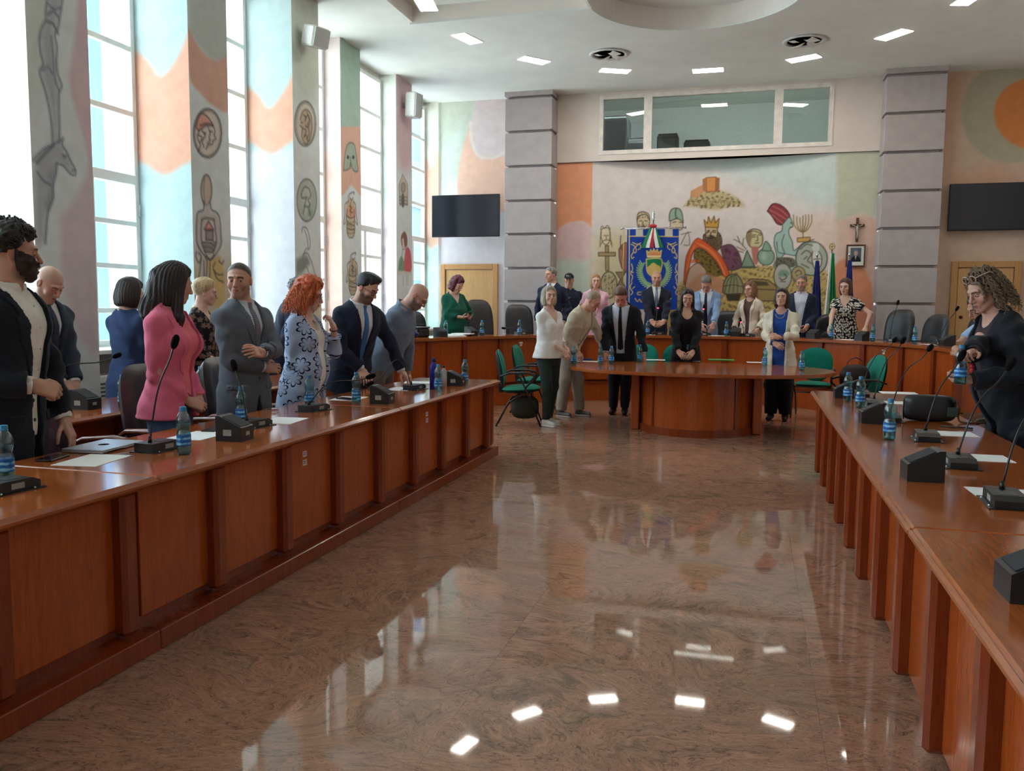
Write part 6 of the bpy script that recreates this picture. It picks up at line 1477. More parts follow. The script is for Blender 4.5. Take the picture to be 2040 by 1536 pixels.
    def top(s, color, sleeve='long', neck='collar', hem=-.03, off=.009, loose=0., mat=None, name='shirt', amp=.003, seed=0., buttons=False):
        h = s.H; hem *= h; tab = s.tab.copy()
        if loose:
            tab[:5, 1:3] = np.maximum(tab[:5, 1:3]+loose, tab[4:5, 1:3]+loose*.6)
        t0 = tab[0].copy(); t0[0] = min(hem-.05, t0[0]); t0[1:3] += loose*.5; tab = np.vstack([t0[None], tab]) if t0[0] < tab[0, 0]-1e-4 else tab
        nr = (.031 if s.sex == 'f' else .036)*h
        def f(P):
            q = s.tq(P); d = s.d_torso(P, off, tab); d = smin(d, s.d_neck(P, .006) if neck == 'collar' else np.full(len(P), 1., np.float32), .02)
            for sd in (1, -1): d = smin(d, s.sleeve(P, sd, off+.002+loose*.3, sleeve, seed, amp), .025)
            d = d+s.wr(P, amp, seed)
            d = np.maximum(d, hem-q[:, 2])
            nd = np.hypot(q[:, 0], q[:, 1]+.012*h)
            if neck == 'collar':
                col = np.maximum(np.abs(nd-(nr*1.12+.010+.10*np.maximum(.36*h-q[:, 2], 0)))-.0068, np.abs(q[:, 2]-(.337*h+.10*q[:, 1]*-1))-.022)
                col = np.maximum(col, -(np.maximum(np.abs(q[:, 0])-.010-.25*np.maximum(q[:, 2]-.325*h, 0), -q[:, 1]))) ; d = np.minimum(np.maximum(d, q[:, 2]-(.333*h-.18*q[:, 1])), col)
            elif neck == 'round': d = np.maximum(d, -ellip(q, (0, .030*h, .355*h), (.046*h, .075*h, .055*h)))
            elif neck == 'v':
                w_ = .010+.050*h*np.clip((q[:, 2]-.235*h)/(.10*h), -1, 1); d = np.maximum(d, -np.maximum(np.abs(q[:, 0])-w_, -q[:, 1])); d = np.maximum(d, -ellip(q, (0, .0, .36*h), (.048*h, .060*h, .045*h)))
            elif neck == 'deep': d = np.maximum(d, -ellip(q, (0, .06*h, .325*h), (.050*h, .080*h, .075*h)))
            elif neck == 'turtle': pass
            return d
        o = s.shell(f, name, mat or fabric(color), s.top_pts(hem)); s.f_top = f
        if buttons:
            for k in range(5):
                t = (.29-.055*k)*h; p = s.T2L((0, 0, t)); 
                y0 = float(np.interp(t, s.tab[:, 0], s.tab[:, 2])+np.interp(t, s.tab[:, 0], s.tab[:, 3]))
                MB().ball((0, 0, 0), (.0055, .003, .0055), 8, 4).build('button', plain((216, 210, 200), .4), o, tuple(s.T2L((0, y0+off+.016, t))))
        return o
    def tie(s, color, bottom=.02, mat=None):
        h = s.H; off = .009
        def f(P):
            q = s.tq(P); d = s.d_torso(P, off+.010); t = q[:, 2]; w_ = np.interp(t, [bottom*h-.03, bottom*h, bottom*h+.02, .30*h, .315*h, .338*h], [-.03, .002, .036, .020, .014, .021]).astype(np.float32)
            d = smin(d, rcone(q, A3(0, .030*h, .318*h), A3(0, .028*h, .335*h), .016, .018), .01)
            return np.maximum(np.maximum(np.maximum(d, np.abs(q[:, 0])-w_), -q[:, 1]), np.maximum(bottom*h-.03-t, t-.338*h))
        return s.shell(f, 'tie', mat or fabric(color, 600., .55), [s.T2L((x, .05, t)) for x in (-.05, .05) for t in (bottom*h-.03, .34*h)], .11, min(s.rc, .008))
    def jacket(s, color, vb=.09, w0=-.02, hem=-.13, off=.023, lapel=True, sleeve='jacket', mat=None, name='jacket', amp=.0052, seed=0., flare=.0, wide=.042, buttons=2, collar=True, straight=True, pocket=True):
        """w0: half opening below the V (negative = closed)"""
        h = s.H; hem *= h; tab = s.tab.copy()
        if straight:
            wst = 4; tab[2:4, 1] = np.maximum(tab[2:4, 1], .93*tab[4, 1]); tab[2:4, 2] = np.maximum(tab[2:4, 2], .93*tab[4, 2])
        b = tab[1].copy(); b[0] = hem-.04; b[1] += .012+flare; b[2] += .014+flare; tab = np.vstack([b[None], tab[1:]]); tab[1, 1:3] += .006
        def opening(q): 
            t = q[:, 2]; base = np.clip((t-vb*h)/(.335*h-vb*h), 0, 1.2); return np.where(t > vb*h, np.maximum(w0, 0)+base*wide*h, np.where(t < .03*h, w0+.35*(.03*h-t)*(w0 < 0)*.6, w0)).astype(np.float32)
        def base(P):
            d = s.d_torso(P, off, tab)
            for sd in (1, -1):
                d = smin(d, s.sleeve(P, sd, off*.72, sleeve, seed, amp*1.6), .022)
                d = smin(d, ellip(P, s.sh[sd], (.031*h+off*.6,)*3), .03)
            return d+s.wr(P, amp, seed)
        def f(P):
            q = s.tq(P); d = base(P); d = np.maximum(d, hem-q[:, 2])
            nd = np.hypot(q[:, 0], q[:, 1]+.008*h); nr = .045*h
            d = np.maximum(d, -np.maximum(nd-nr, .30*h-q[:, 2]))
            if collar: d = np.minimum(d, np.maximum(np.maximum(np.abs(nd-nr-.004)-.006, np.abs(q[:, 2]-.327*h)-.020), q[:, 1]-.012))
            return np.maximum(d, -np.maximum(np.abs(q[:, 0])-opening(q), .0-q[:, 1]))
        mt_ = mat or fabric(color); o = s.shell(f, name, mt_, s.top_pts(hem), .14)
        if lapel:
          for sg in (1, -1):
            def g(P, sg=sg):
                q = s.tq(P); d = base(P); w_ = opening(q); t = q[:, 2]; ax = np.abs(q[:, 0]); lw = np.interp(t, [vb*h-.01, vb*h+.02, .245*h, .262*h, .268*h, .31*h, .325*h], [-.01, .018, .055, .050, .030, .040, .01]).astype(np.float32)
                d = np.maximum(d-.0075, -(d+.004)); return np.maximum(np.maximum(np.maximum(np.maximum(d, -sg*q[:, 0]), ax-w_-lw), w_-.002-ax), np.maximum(-q[:, 1], np.maximum(vb*h-t, t-.325*h)))
            s.shell(g, 'lapel', mt_, [s.T2L((x, .06, t)) for x in (-.12, .12) for t in (vb*h, .32*h)], .10, .0055 if s.near else .008, parent=o)
        for k in range(buttons):
            t = vb*h-.02-.09*k; y0 = float(np.interp(t, tab[:, 0], tab[:, 2])+np.interp(t, tab[:, 0], tab[:, 3])); MB().ball((0, 0, 0), (.010, .004, .010), 10, 4).build('button', plain((38, 34, 32), .4), o, tuple(s.T2L((.0 if w0 < 0 else w0+.02, y0+off+.014, t))))
        if pocket and s.near:
            for sd in (1, -1):
                t = .0; x = sd*.075*h
                def pk(P, sd=sd, x=x):
                    q = s.tq(P); d = base(P); return np.maximum(np.maximum(d-.006, -(d+.004)), np.maximum(np.maximum(np.abs(q[:, 0]-x)-.062, np.abs(q[:, 2]-t)-.022), -q[:, 1]))
                s.shell(pk, 'pocket_flap', mt_, [s.T2L((x, .07, t))], .12, .008, parent=o)
        return o
    def trousers(s, color, g=.005, straight=.012, mat=None, top_=.09, amp=.003):
        h = s.H
        def f(P):
            d = smin(s.d_torso(P, g-.003), s.d_legs(P, g, straight), .025)+s.wr(P, amp, 2.)
            q = s.tq(P); return np.maximum(np.maximum(d, q[:, 2]-top_*h), .055*h*.9-P[:, 2])
        lo, hi = s.bounds([s.T2L((0, 0, top_*h)), s.leg[1][2], s.leg[-1][2], s.hip+A3(.15, .1, 0), s.hip-A3(.15, .1, 0)], .10); lo[2] = .03; V, F = sdf_mesh(f, lo, hi, max(s.rc, .010)); return s.put('trousers', V, F, mat or fabric(color), None, s.fabco(V))
    def shoes(s, color, sole=None, heel=0.):
        for sd in (1, -1):
            a = s.leg[sd][2]; 
            def f(P, a=a):
                d = rcone(P, A3(a[0], a[1]-.022, .045), A3(a[0]+sd*.012, a[1]+.135, .030), .038, .034); d = smin(d, rcone(P, A3(a[0], a[1]-.01, .05), A3(a[0], a[1], .09), .038, .036), .03); return np.maximum(np.maximum(d, .004-P[:, 2]), P[:, 2]-.098)
            V, F = sdf_mesh(f, A3(a[0]-.07, a[1]-.09, -.01), A3(a[0]+.08, a[1]+.20, .12), .007); o = s.put('shoe', V, F, plain(color, .5))
            if sole is not None:
                def g(P, a=a): return np.maximum(rcone(P*A3(1, 1, 0)+A3(0, 0, .0), A3(a[0], a[1]-.022, 0), A3(a[0]+sd*.012, a[1]+.135, 0), .042, .038), np.maximum(P[:, 2]-.022, .0-P[:, 2]))
                V, F = sdf_mesh(g, A3(a[0]-.07, a[1]-.09, -.01), A3(a[0]+.08, a[1]+.20, .05), .007); s.put('sole', V, F, plain(sole, .6), parent=o)
    # ---- hair
    def hair(s, color, style, vol=.014, slope=.80, line=.080, seed=1., length=.0, noise=.0, freq=55., extra=None, gloss=.45, part=0., face=.040, w=.092):
        def cap(q, off):
            return ellip(q, (0, -.014, .036), (.0775+off*.75, .098+off, .088+off))
        def f(P):
            q = s.head_q(P); x, y, z = q[:, 0], q[:, 1], q[:, 2]; k = np.clip((z+.03)/.08, .25, 1)
            n = np.array([-slope, 1.]); n = n/np.linalg.norm(n)
            pl = (y-.080)*n[0]+(z-line-.006*np.cos(x*55)*(np.abs(x) < .06)-.9*np.maximum(np.abs(x)-.052, 0)*-.6)*n[1]
            pl = np.where((np.abs(x) > .055) & (y > -.01), np.minimum(pl, .012-(y-.028)*.9), pl)
            d = cap(q, 0.)-vol*np.clip(.18+pl/.035, .1, 1)*np.clip(.55+z*6, .45, 1.)
            d = smax(d, -pl, .006)
            if style in ('bob', 'long'):
                zb = -.125 if style == 'bob' else -.16
                c = ellip(q, (0, -.028, -.03), (w+vol*.5, .098+vol*.6, .150 if style == 'bob' else .19)); c = smax(c, zb-length-z, .02)
                fo = ellip(q, (0, .085, -.045), (.060, .080, .108)); c = smax(c, -fo, .012); c = smax(c, -ellip(q, (0, .055, -.17), (.066, .085, .15)), .012); c = smax(c, y-face, .015); c = smax(c, z-.08, .02); d = smin(d, c, .02)
            if extra is not None: d = smin(d, extra(q), .02)
            if noise: d = d+noise*(np.sin(freq*x+seed+2*np.sin(freq*.6*z))*np.sin(freq*y+seed*2)*np.sin(freq*z+1.7*seed)*1.0+.6*np.sin(freq*1.9*x+1)*np.sin(freq*1.8*z+seed)*np.sin(freq*2.1*y))
            elif style in ('bob', 'long'): an = np.arctan2(x, -y); d = d+.0022*np.sin(an*34+3*np.sin(z*14+seed))+.0014*np.sin(an*71+seed)
            return d*s.hk
        e = .19 if style == 'long' else .16
        lo = s.hc-A3(e, e, e+(.12 if style in ('bob', 'long') else 0)+length)*1.0; hi = s.hc+A3(e, e, .17)
        if style == 'long' or extra is not None: lo[2] -= .22
        V, F = sdf_mesh(f, lo, hi, .0045 if s.near else .007); return s.put('hair', V, F, hairmat(tuple(color), gloss))
    def curls(s, color, n=240, length=.20, r=.0045, amp=.014, turns=5, seed=3, front=.055, spread=.025, back=1., zmin=-.03, gloss=.5, base=True):
        rg = np.random.default_rng(seed); q = MB(); k = 0
        while k < n:
            d = rg.normal(size=3); d /= np.linalg.norm(d)
            if d[2] < zmin/.1 or (d[1] > .45 and d[2] < .62): continue
            p0 = np.array([0, -.014, .036])+d*np.array([.078, .099, .090])
            if p0[1] > front and p0[2] < .085: continue
            k += 1; L = length*rg.uniform(.75, 1.15); m_ = 15; a0 = rg.uniform(0, 6); out = d*np.array([1, 1, .4]); out /= np.linalg.norm(out); pts = []
            sd_ = np.cross(out, [0, 0, 1.]); sd_ /= np.linalg.norm(sd_)+1e-6
            for j in range(m_):
                t = j/(m_-1); c = p0+out*(spread*(1-(1-t)**2)+.012)+np.array([0, -.01*t, 0])-np.array([0, 0, 1.])*L*max(0, t-.06)*(1-.25*max(0, d[2])); 
                c = c+np.array([0, 0, .03])*math.sin(min(1, t*3)*PI)*max(0, d[2])
                # keep off the face
                if c[1] > .05 and abs(c[0]) < .066 and c[2] < .08: c[0] = math.copysign(.068, c[0] if abs(c[0]) > .004 else out[0]); c[1] = min(c[1], .06)
                e = amp*(.35+.65*t); an = a0+turns*2*PI*t; c = c+sd_*e*math.cos(an)+out*e*.7*math.sin(an); pts.append(s.hc+(s.HR @ (c*s.hk)))
            q.tube(pts, [r*(1-.5*(j/(m_-1))**3) for j in range(m_)], 5)
        o = q.build('hair_curls', hairmat(tuple(color), gloss), s.root); o['kind'] = 'stuff'; return o
    def beard(s, color, g=.006):
        def f(P):
            q = s.head_q(P); ax = np.abs(q[:, 0]); d = s.d_head(P)/s.hk-g+.003*np.sin(140*q[:, 0])*np.sin(130*q[:, 2])
            r = np.maximum(q[:, 2]+.034-.9*np.maximum(ax-.03, 0), -(q[:, 1]-.0+.25*np.minimum(q[:, 2]+.03, 0))); r = np.maximum(r, -(q[:, 2]+.135))
            mo = ellip(q, (0, .095, -.066), (.022, .03, .0085)); nz = ellip(q, (0, .10, -.036), (.024, .04, .012))
            return np.maximum(np.maximum(np.maximum(d, r), -mo), -nz)*s.hk
        V, F = sdf_mesh(f, s.hc-.17, s.hc+.15, .004 if s.near else .006); return s.put('beard', V, F, hairmat(tuple(color)))
    def spectacles(s, color=(30, 28, 28), r=.021, th=.0016, sun=False, at=None):
        o = None; q = MB(); L = lambda p: s.hc+s.HR @ (np.asarray(p, float)*s.hk)
        z0, y0 = (.002, .1035) if at is None else at
        for sd in (1, -1):
            q.tube([L((sd*.033+r*1.05*math.cos(t), y0-.004*abs(math.cos(t)), z0+r*.88*math.sin(t))) for t in np.linspace(0, 2*PI, 22)[:-1]], th, 6, True)
            q.tube([L((sd*(.033+r), y0-.004, z0+.008)), L((sd*.074, y0-.03, z0+.010)), L((sd*.0815, .0 if at is None else y0-.09, z0+.012)), L((sd*.082, -.02 if at is None else y0-.11, z0-.002))], th*.9, 6)
        q.tube([L((-.012, y0, z0+.004)), L((0, y0+.004, z0+.008)), L((.012, y0, z0+.004))], th, 6)
        o = q.build('glasses', plain(color, .3, .5), s.root)
        if sun:
            for sd in (1, -1):
                l_ = MB(); n = 14; c = L((sd*.033, y0-.001, z0)); l_.add([c]+[L((sd*.033+r*math.cos(t), y0-.002, z0+r*.85*math.sin(t))) for t in np.linspace(0, 2*PI, n+1)[:-1]], [(0, 1+i, 1+(i+1) % n) for i in range(n)]); l_.build('lens', plain((60, 44, 30), .1, .6), o)
        return o
    def band(s, sd, color, name='wristwatch', t=.04, r=None, w=.011, face=None):
        a = s.arm[sd]; c = a['W']-a['fa']*t; r = r or .0175*s.H*1.02; ax = a['fa']; u_ = np.cross(ax, [0, 0, 1.]); u_ /= np.linalg.norm(u_); v_ = np.cross(ax, u_)
        o = MB().tube([c+r*(math.cos(k)*u_+math.sin(k)*v_) for k in np.linspace(0, 2*PI, 20)[:-1]], w*.5, 6, True).build(name, plain(color, .35), s.root)
        if face is not None: p = c+a['pn']*(r+.004); MB().ball(tuple(p), (.014, .014, .008), 12, 6).build('watch_face', plain(face, .2), o)
        return o
    def necklace(s, color, r=.008, n=40, drop=.16, wid=.075, y=.0):
        q = MB(); h = s.H
        for k in range(n):
            t = 2*PI*k/n; x = wid*math.sin(t)*(1+.1*math.cos(t)); z = .325*h-drop*(1-math.cos(t))*.5; yy = float(np.interp(z, s.tab[:, 0], s.tab[:, 2]+s.tab[:, 3]))*(1 if math.cos(t) < .3 else .0)+ (.028+y if math.cos(t) < .3 else -.05+.06*(1-math.cos(t))); q.ball(tuple(s.T2L((x, yy, z))), r, 7, 5)
        o = q.build('necklace', plain(color, .4), s.root); o['kind'] = 'stuff'; return o
# ================================================================== THE PEOPLE
NAVY = (30, 36, 54); WHITE = (226, 226, 226)
def person1():
    p = Person((-3.34, 3.18, 0), 1.79, 58, 'bearded young person with dark curly hair in a dark suit, hand resting on the desk', 'm', lean=3, head=(92, 4, 0), near=True, skin=(196, 150, 126),
               arms={1: dict(px=(70, 768, -.10), pole=(.6, -1, -.6), fd=(-.5, .8, -.35), pn=(.5, .6, .5), curl=1.05), -1: dict(px=(128, 838, .22), pole=(-.8, -.4, 0), fd=(.1, .45, -.9), pn=(-.2, .9, .4), curl=.25, spread=.06)})
    p.body(brow=(30, 24, 22), stub=(60, 46, 40), stub_amt=.5, eyes='open'); p.hair((34, 29, 28), 'curly', vol=.034, noise=.010, freq=80., slope=.62, line=.072); p.curls((38, 32, 30), 170, .035, .0042, .011, 2, 21, front=.085, spread=.024, zmin=.0); p.beard((40, 30, 27), .007)
    p.top((228, 222, 212), 'cuff', 'collar', buttons=True, hem=-.05); p.jacket((24, 30, 40), vb=.06, w0=.03, wide=.045, hem=-.12); p.trousers((34, 48, 72)); p.shoes((24, 22, 22)); p.band(-1, (140, 120, 60), 'bracelet', .03)
def person2():
    p = Person((-4.92, 4.98, 0), 1.72, 38, 'balding person in a navy suit and dark tie with head bowed, hands clasped', 'm', lean=5, head=(42, 36, 0), near=True, skin=(206, 160, 140), fat=.012, neckf=.1,
               arms={1: dict(t=(.03, .27, .86), fd=(-.8, .35, -.35), pn=(.2, .9, .3), curl=.7), -1: dict(t=(-.05, .29, .84), fd=(.8, .3, -.4), pn=(0, .9, .4), curl=.7)})
    p.body(brow=(110, 96, 88), eyes='shut', scalp=(196, 158, 140), stub=(170, 140, 126), stub_amt=.3); p.top(WHITE, 'cuff', 'collar'); p.tie((40, 46, 66), .0); p.jacket((34, 44, 58), vb=.08); p.trousers(NAVY)
def person3():
    p = Person((-4.82, 5.78, 0), 1.63, 128, 'dark-bobbed person in a deep blue jacket, turned to the windows', 'f', head=(122, 12, 0), arms={1: dict(t=(.05, .25, .90)), -1: dict(t=(-.05, .26, .92))})
    p.body(); p.hair((44, 34, 32), 'bob', vol=.022, w=.098); p.jacket((44, 62, 100), vb=.12, lapel=False, hem=-.12); p.trousers((26, 28, 36))
def person4():
    p = Person((-3.36, 4.36, 0), 1.68, 62, 'long-dark-haired person in a pink blazer and jeans with clasped hands', 'f', lean=2, head=(112, 14, 0), near=True, skin=(206, 162, 142),
               arms={1: dict(px=(378, 800, .0), pole=(.8, -.9, -.2), fd=(-.55, .75, -.4), pn=(.6, .5, .5), curl=.7), -1: dict(px=(397, 795, .16), pole=(-.8, -.9, -.2), fd=(.7, .55, -.4), pn=(-.2, .8, .5), curl=.7)})
    p.body(); p.top((236, 116, 132), 'cuff', 'round', hem=.02); p.jacket((222, 108, 138), vb=.10, w0=.055, wide=.030, hem=-.055, flare=.014, buttons=0, off=.020, pocket=False); p.trousers((74, 98, 140))
    def ex(q):
        d = rcone(q, A3(-.02, -.085, .02), A3(-.015, -.105, -.20), .070, .070); d = smin(d, rcone(q, A3(-.01, -.10, -.18), A3(.01, -.08, -.36), .066, .030), .03)
        d = smin(d, rcone(q, A3(.075, -.01, .0), A3(.092, .025, -.22), .026, .034), .03); d = smin(d, rcone(q, A3(.092, .03, -.22), A3(.085, .06, -.36), .032, .016), .03)
        return d+.0022*np.sin(q[:, 0]*190+4*np.sin(q[:, 2]*13))+.0016*np.sin(q[:, 1]*230+5*np.sin(q[:, 2]*9))
    p.hair((34, 26, 28), 'long', vol=.020, extra=ex, w=.092, length=.06)
def person5():
    p = Person((-4.85, 6.72, 0), 1.66, 70, 'short-blonde-haired person in a black patterned top behind the man in grey', 'f', lean=4, head=(92, 10, 0), fat=.02, skin=(222, 180, 160), arms={1: dict(t=(.1, .25, .9)), -1: dict(t=(-.1, .26, .9))})
    p.body(); p.hair((190, 158, 122), 'curly', vol=.026, noise=.004, freq=45., slope=.95, line=.082); p.top((24, 24, 28), 'half', 'v', mat=flowermat('lace_black', (24, 24, 28), (120, 96, 84), 16., False), name='blouse', loose=.02); p.trousers((24, 24, 28))
def person6():
    p = Person((-3.40, 5.22, 0), 1.715, 42, 'short-haired person in a grey suit with arms folded and a striped tie', 'm', head=(-14, 3, 0), near=True, skin=(202, 154, 132),
               arms={-1: dict(px=(521, 702, -.26), pole=(-.9, .2, -.9), fd=(.93, .20, .10), pn=(.15, .85, .45), curl=.28), 1: dict(px=(528, 732, -.02), pole=(.9, .1, -.9), fd=(-.9, .25, -.1), pn=(.1, .9, .3), curl=.4)})
    p.body(brow=(52, 40, 36), scalp=(84, 70, 62), eyes='half', gaze=(-.35, .05), stub=(120, 96, 86), stub_amt=.4); p.hair((62, 52, 48), 'crew', vol=.003, slope=.60, line=.094)
    p.top((206, 214, 226), 'cuff', 'collar'); p.tie((70, 70, 92), .03, mat=stripemat('tie_stripe', (52, 50, 72), (190, 186, 198), 420., 1.1)); p.jacket((92, 98, 108), vb=.10, hem=-.13, amp=.0045); p.trousers((52, 56, 64)); p.band(-1, (20, 20, 22), 'wristwatch', .025, .031, .02, (16, 18, 22))
def person7():
    p = Person((-4.88, 8.18, 0), 1.73, 105, 'curly-grey-haired person in a navy jacket, half hidden behind the red-haired one', 'm', lean=14, head=(80, 26, 0), skin=(204, 150, 130))
    p.body(brow=(90, 84, 80)); p.hair((104, 104, 108), 'curly', vol=.028, noise=.011, freq=75., slope=.75, line=.080); p.top((200, 206, 214), 'cuff', 'collar'); p.jacket((38, 48, 72), vb=.1); p.trousers(NAVY)
def person8():
    p = Person((-3.38, 5.98, 0), 1.635, 62, 'person with wild red curls and glasses in a blue jacket with flower outlines', 'f', lean=3, head=(76, 16, 0), fat=.026, near=True, skin=(222, 176, 158),
               arms={-1: dict(px=(664, 650, .05), pole=(-.5, .2, -1), fd=(.35, -.25, .9), pn=(-.3, .9, .2), curl=.85), 1: dict(px=(612, 778, -.05), pole=(.7, -.9, 0), fd=(-.15, .85, -.5), pn=(.2, .4, .9), curl=.3)})
    p.body(brow=(150, 90, 60), eyes='down', lips=(196, 96, 96)); p.hair((186, 82, 48), 'curly', vol=.040, noise=.010, freq=60., slope=.85, line=.084); p.curls((208, 98, 58), 330, .215, .0048, .013, 5, 3, spread=.045)
    p.spectacles((90, 50, 40), .022, .0014); p.top((234, 228, 220), 'none', 'deep', hem=-.06, name='blouse'); p.jacket((150, 166, 200), vb=.12, w0=.045, wide=.035, hem=-.15, mat=flowermat('flower_jacket', (168, 182, 212), (30, 32, 58), 7.2), buttons=0, off=.024, flare=.02, lapel=False, sleeve='three', pocket=False); p.trousers((24, 24, 30)); p.band(-1, (60, 44, 40), 'bracelet', .03)
def person9():
    p = Person((-3.44, 6.94, 0), 1.75, 34, 'young person with black quiff and round glasses in a navy suit, blue tie', 'm', lean=17, head=(52, 30, 0), near=True, skin=(206, 156, 134),
               arms={1: dict(px=(722, 738, -.20), pole=(1, -.4, .2), fd=(.3, .75, -.6), pn=(.3, .5, .8), curl=.4), -1: dict(px=(806, 752, .10), pole=(-1, -.2, .4), fd=(-.15, .8, -.45), pn=(-.2, .3, .9), curl=.45, spread=.08)})
    p.body(brow=(26, 22, 22), eyes='down', stub=(66, 52, 48), stub_amt=.6); p.hair((28, 28, 32), 'short', vol=.018, slope=.75, line=.082, extra=lambda q: ellip(q, (0, .03, .115), (.062, .066, .028))+.003*np.sin(q[:, 0]*120+q[:, 1]*60)); p.spectacles((28, 24, 24), .0225, .0018)
    p.top((222, 224, 230), 'cuff', 'collar'); p.tie((64, 112, 170), .0); p.jacket((30, 38, 58), vb=.07, w0=.015, hem=-.12); p.trousers((30, 36, 52)); p.band(1, (170, 130, 60), 'bracelet', .03)
def person10():
    p = Person((-3.52, 7.74, 0), 1.78, 62, 'bald person with glasses and grey goatee in a grey-blue shirt, bending over the desk', 'm', lean=30, head=(72, 44, 0), near=True, fat=.02, skin=(206, 158, 140), neckf=.25,
               arms={1: dict(px=(760, 735, .0), pole=(1, -.8, .2)), -1: dict(px=(812, 742, .25), pole=(-1, -.4, .2), curl=.3)})
    p.body(brow=(120, 110, 104), eyes='down', stub=(110, 104, 102), stub_amt=.8, scalp=(200, 154, 138)); p.spectacles((40, 36, 34), .019, .0014); p.top((112, 128, 150), 'long', 'collar', hem=-.10, loose=.012, amp=.004, buttons=True); p.trousers((120, 100, 88))
def person11():
    p = Person((-4.38, 12.35, DZ), 1.575, 30, 'person with dark red hair in a loose green blouse looking at a phone', 'f', head=(46, 34, 0), fat=.02, skin=(214, 170, 150), neckf=.1,
               arms={1: dict(px=(922, 632, -.14), pole=(.9, -.5, -.6), fd=(-.5, .8, .1), pn=(.3, -.2, -.9), curl=.6), -1: dict(px=(934, 635, -.05), pole=(-.9, -.5, -.6), fd=(.5, .8, .1), pn=(-.3, -.2, -.9), curl=.6)})
    p.body(eyes='down', lips=(170, 90, 90)); p.hair((86, 30, 44), 'bob', vol=.030, noise=.007, freq=60., w=.104); p.top((14, 84, 66), 'three', 'v', loose=.045, hem=-.16, name='blouse', amp=.006); p.trousers((24, 26, 28))
    a = p.arm[-1]['W']+p.arm[-1]['fd']*.10+A3(0, .0, .035); o = MB().box(-.035, .035, -.004, .004, -.07, .07, M=T(tuple(a)) @ R(-.6, 4, 'X')).build('held_phone', BLACKP); wpos = p.loc+p.W @ a; o.data.transform(T((-a[0], -a[1], -a[2]))); o.location = tuple(wpos); o.rotation_euler = (0, 0, p.phi-PI/2); o.name = 'mobile_phone'; props(o, 'phone held by the person in the green blouse', 'phone')
def person12():
    p = Person((-3.22, 13.95, DZ), 1.77, -22, 'grey-haired person in a navy suit looking to the windows, beside the capped one', 'm', head=(-50, 2, 0), skin=(206, 160, 138))
    p.body(brow=(90, 80, 72), scalp=(130, 122, 116)); p.hair((122, 118, 116), 'short', vol=.016, slope=.78); p.top(WHITE, 'cuff', 'collar'); p.tie((110, 116, 140)); p.jacket((32, 38, 60), vb=.09); p.trousers(NAVY)
def person13():
    p = Person((-3.06, 14.62, DZ), 1.69, 18, 'person in a black peaked cap and navy polo shirt', 'm', head=(-4, 2, 0), fat=.01, skin=(200, 152, 130))
    p.body(brow=(60, 50, 44)); p.top((28, 34, 52), 'short', 'collar', name='polo_shirt', loose=.01); p.trousers(NAVY); p.hair((50, 44, 40), 'crew', vol=.006)
    def cap(P):
        q = p.head_q(P); d = ellip(q, (0, -.010, .045), (.088, .108, .088)); d = np.maximum(d, .048-.12*q[:, 1]-q[:, 2]); b = np.maximum(ellip(q, (0, .10, .052), (.066, .085, .05)), np.abs(q[:, 2]-.052+.28*(q[:, 1]-.08))-.0045); return np.minimum(d, b)*p.hk
    V, F = sdf_mesh(cap, p.hc-.2, p.hc+.2, .006); c_ = p.put('cap', V, F, fabric((18, 20, 26)))
    L = lambda x, y, z: p.hc+p.HR @ (np.array([-x, y, z])*p.hk); q = MB()
    for x0, segs in ((-.040, [((0, 0), (0, 1)), ((0, 1), (1, 1)), ((1, 1), (1, .5)), ((1, .5), (0, .5))]), (-.020, [((0, 0), (0, 1)), ((0, 1), (1, 1)), ((1, 1), (1, 0)), ((1, 0), (0, 0))]), (.0, [((0, 1), (0, 0)), ((0, 0), (1, 0))]), (.020, [((.5, 0), (.5, 1))])):
        for (a, b), (c, d) in segs: q.tube([L(x0+.013*a, .0985-.25*abs(x0+.013*a), .066+.022*b), L(x0+.013*c, .0985-.25*abs(x0+.013*c), .066+.022*d)], .0022, 4)
    q.build('cap_lettering', PAPER, c_)
    MB().box(-.05, .05, -.002, .002, -.004, .004, M=T(tuple(p.T2L((.075*1.0, .135, .245*p.H)))) @ R(.15, 4, 'Y')).build('shirt_lettering', PAPER, p.root)
def person14():
    p = Person((-2.52, 14.15, DZ), 1.66, 4, 'straight-blonde-haired person in a pale pink jacket before the painted crucifix', 'f', head=(6, 2, 0), skin=(218, 176, 156))
    p.body(); p.hair((160, 124, 92), 'bob', vol=.016, length=.05, w=.090); p.top((226, 180, 190), 'cuff', 'round'); p.jacket((226, 178, 196), vb=.10, lapel=True); p.trousers((60, 50, 60))
def person15():
    p = Person((-2.36, 10.12, 0), 1.68, 48, 'person with an ash-blonde bob in a white blouse, dark trousers and white sneakers', 'f', head=(20, -2, 0), skin=(220, 178, 160), legs={1: (.075, .06), -1: (-.07, -.02)},
               arms={1: dict(px=(1124, 700, -.12), pole=(.5, -1, -.3), fd=(-.35, .4, -.85), pn=(.5, .7, .3), curl=.6), -1: dict(px=(1131, 700, .02), pole=(-.5, -1, -.3), fd=(.35, .4, -.85), pn=(-.4, .8, .3), curl=.6)})
    p.body(lips=(186, 104, 98)); p.hair((150, 140, 124), 'bob', vol=.018, w=.094); p.top((232, 228, 224), 'half', 'v', loose=.03, hem=-.02, name='blouse', amp=.004); p.trousers((44, 56, 54), g=.004, straight=.002, amp=.002); p.shoes((226, 222, 214), (236, 236, 232))
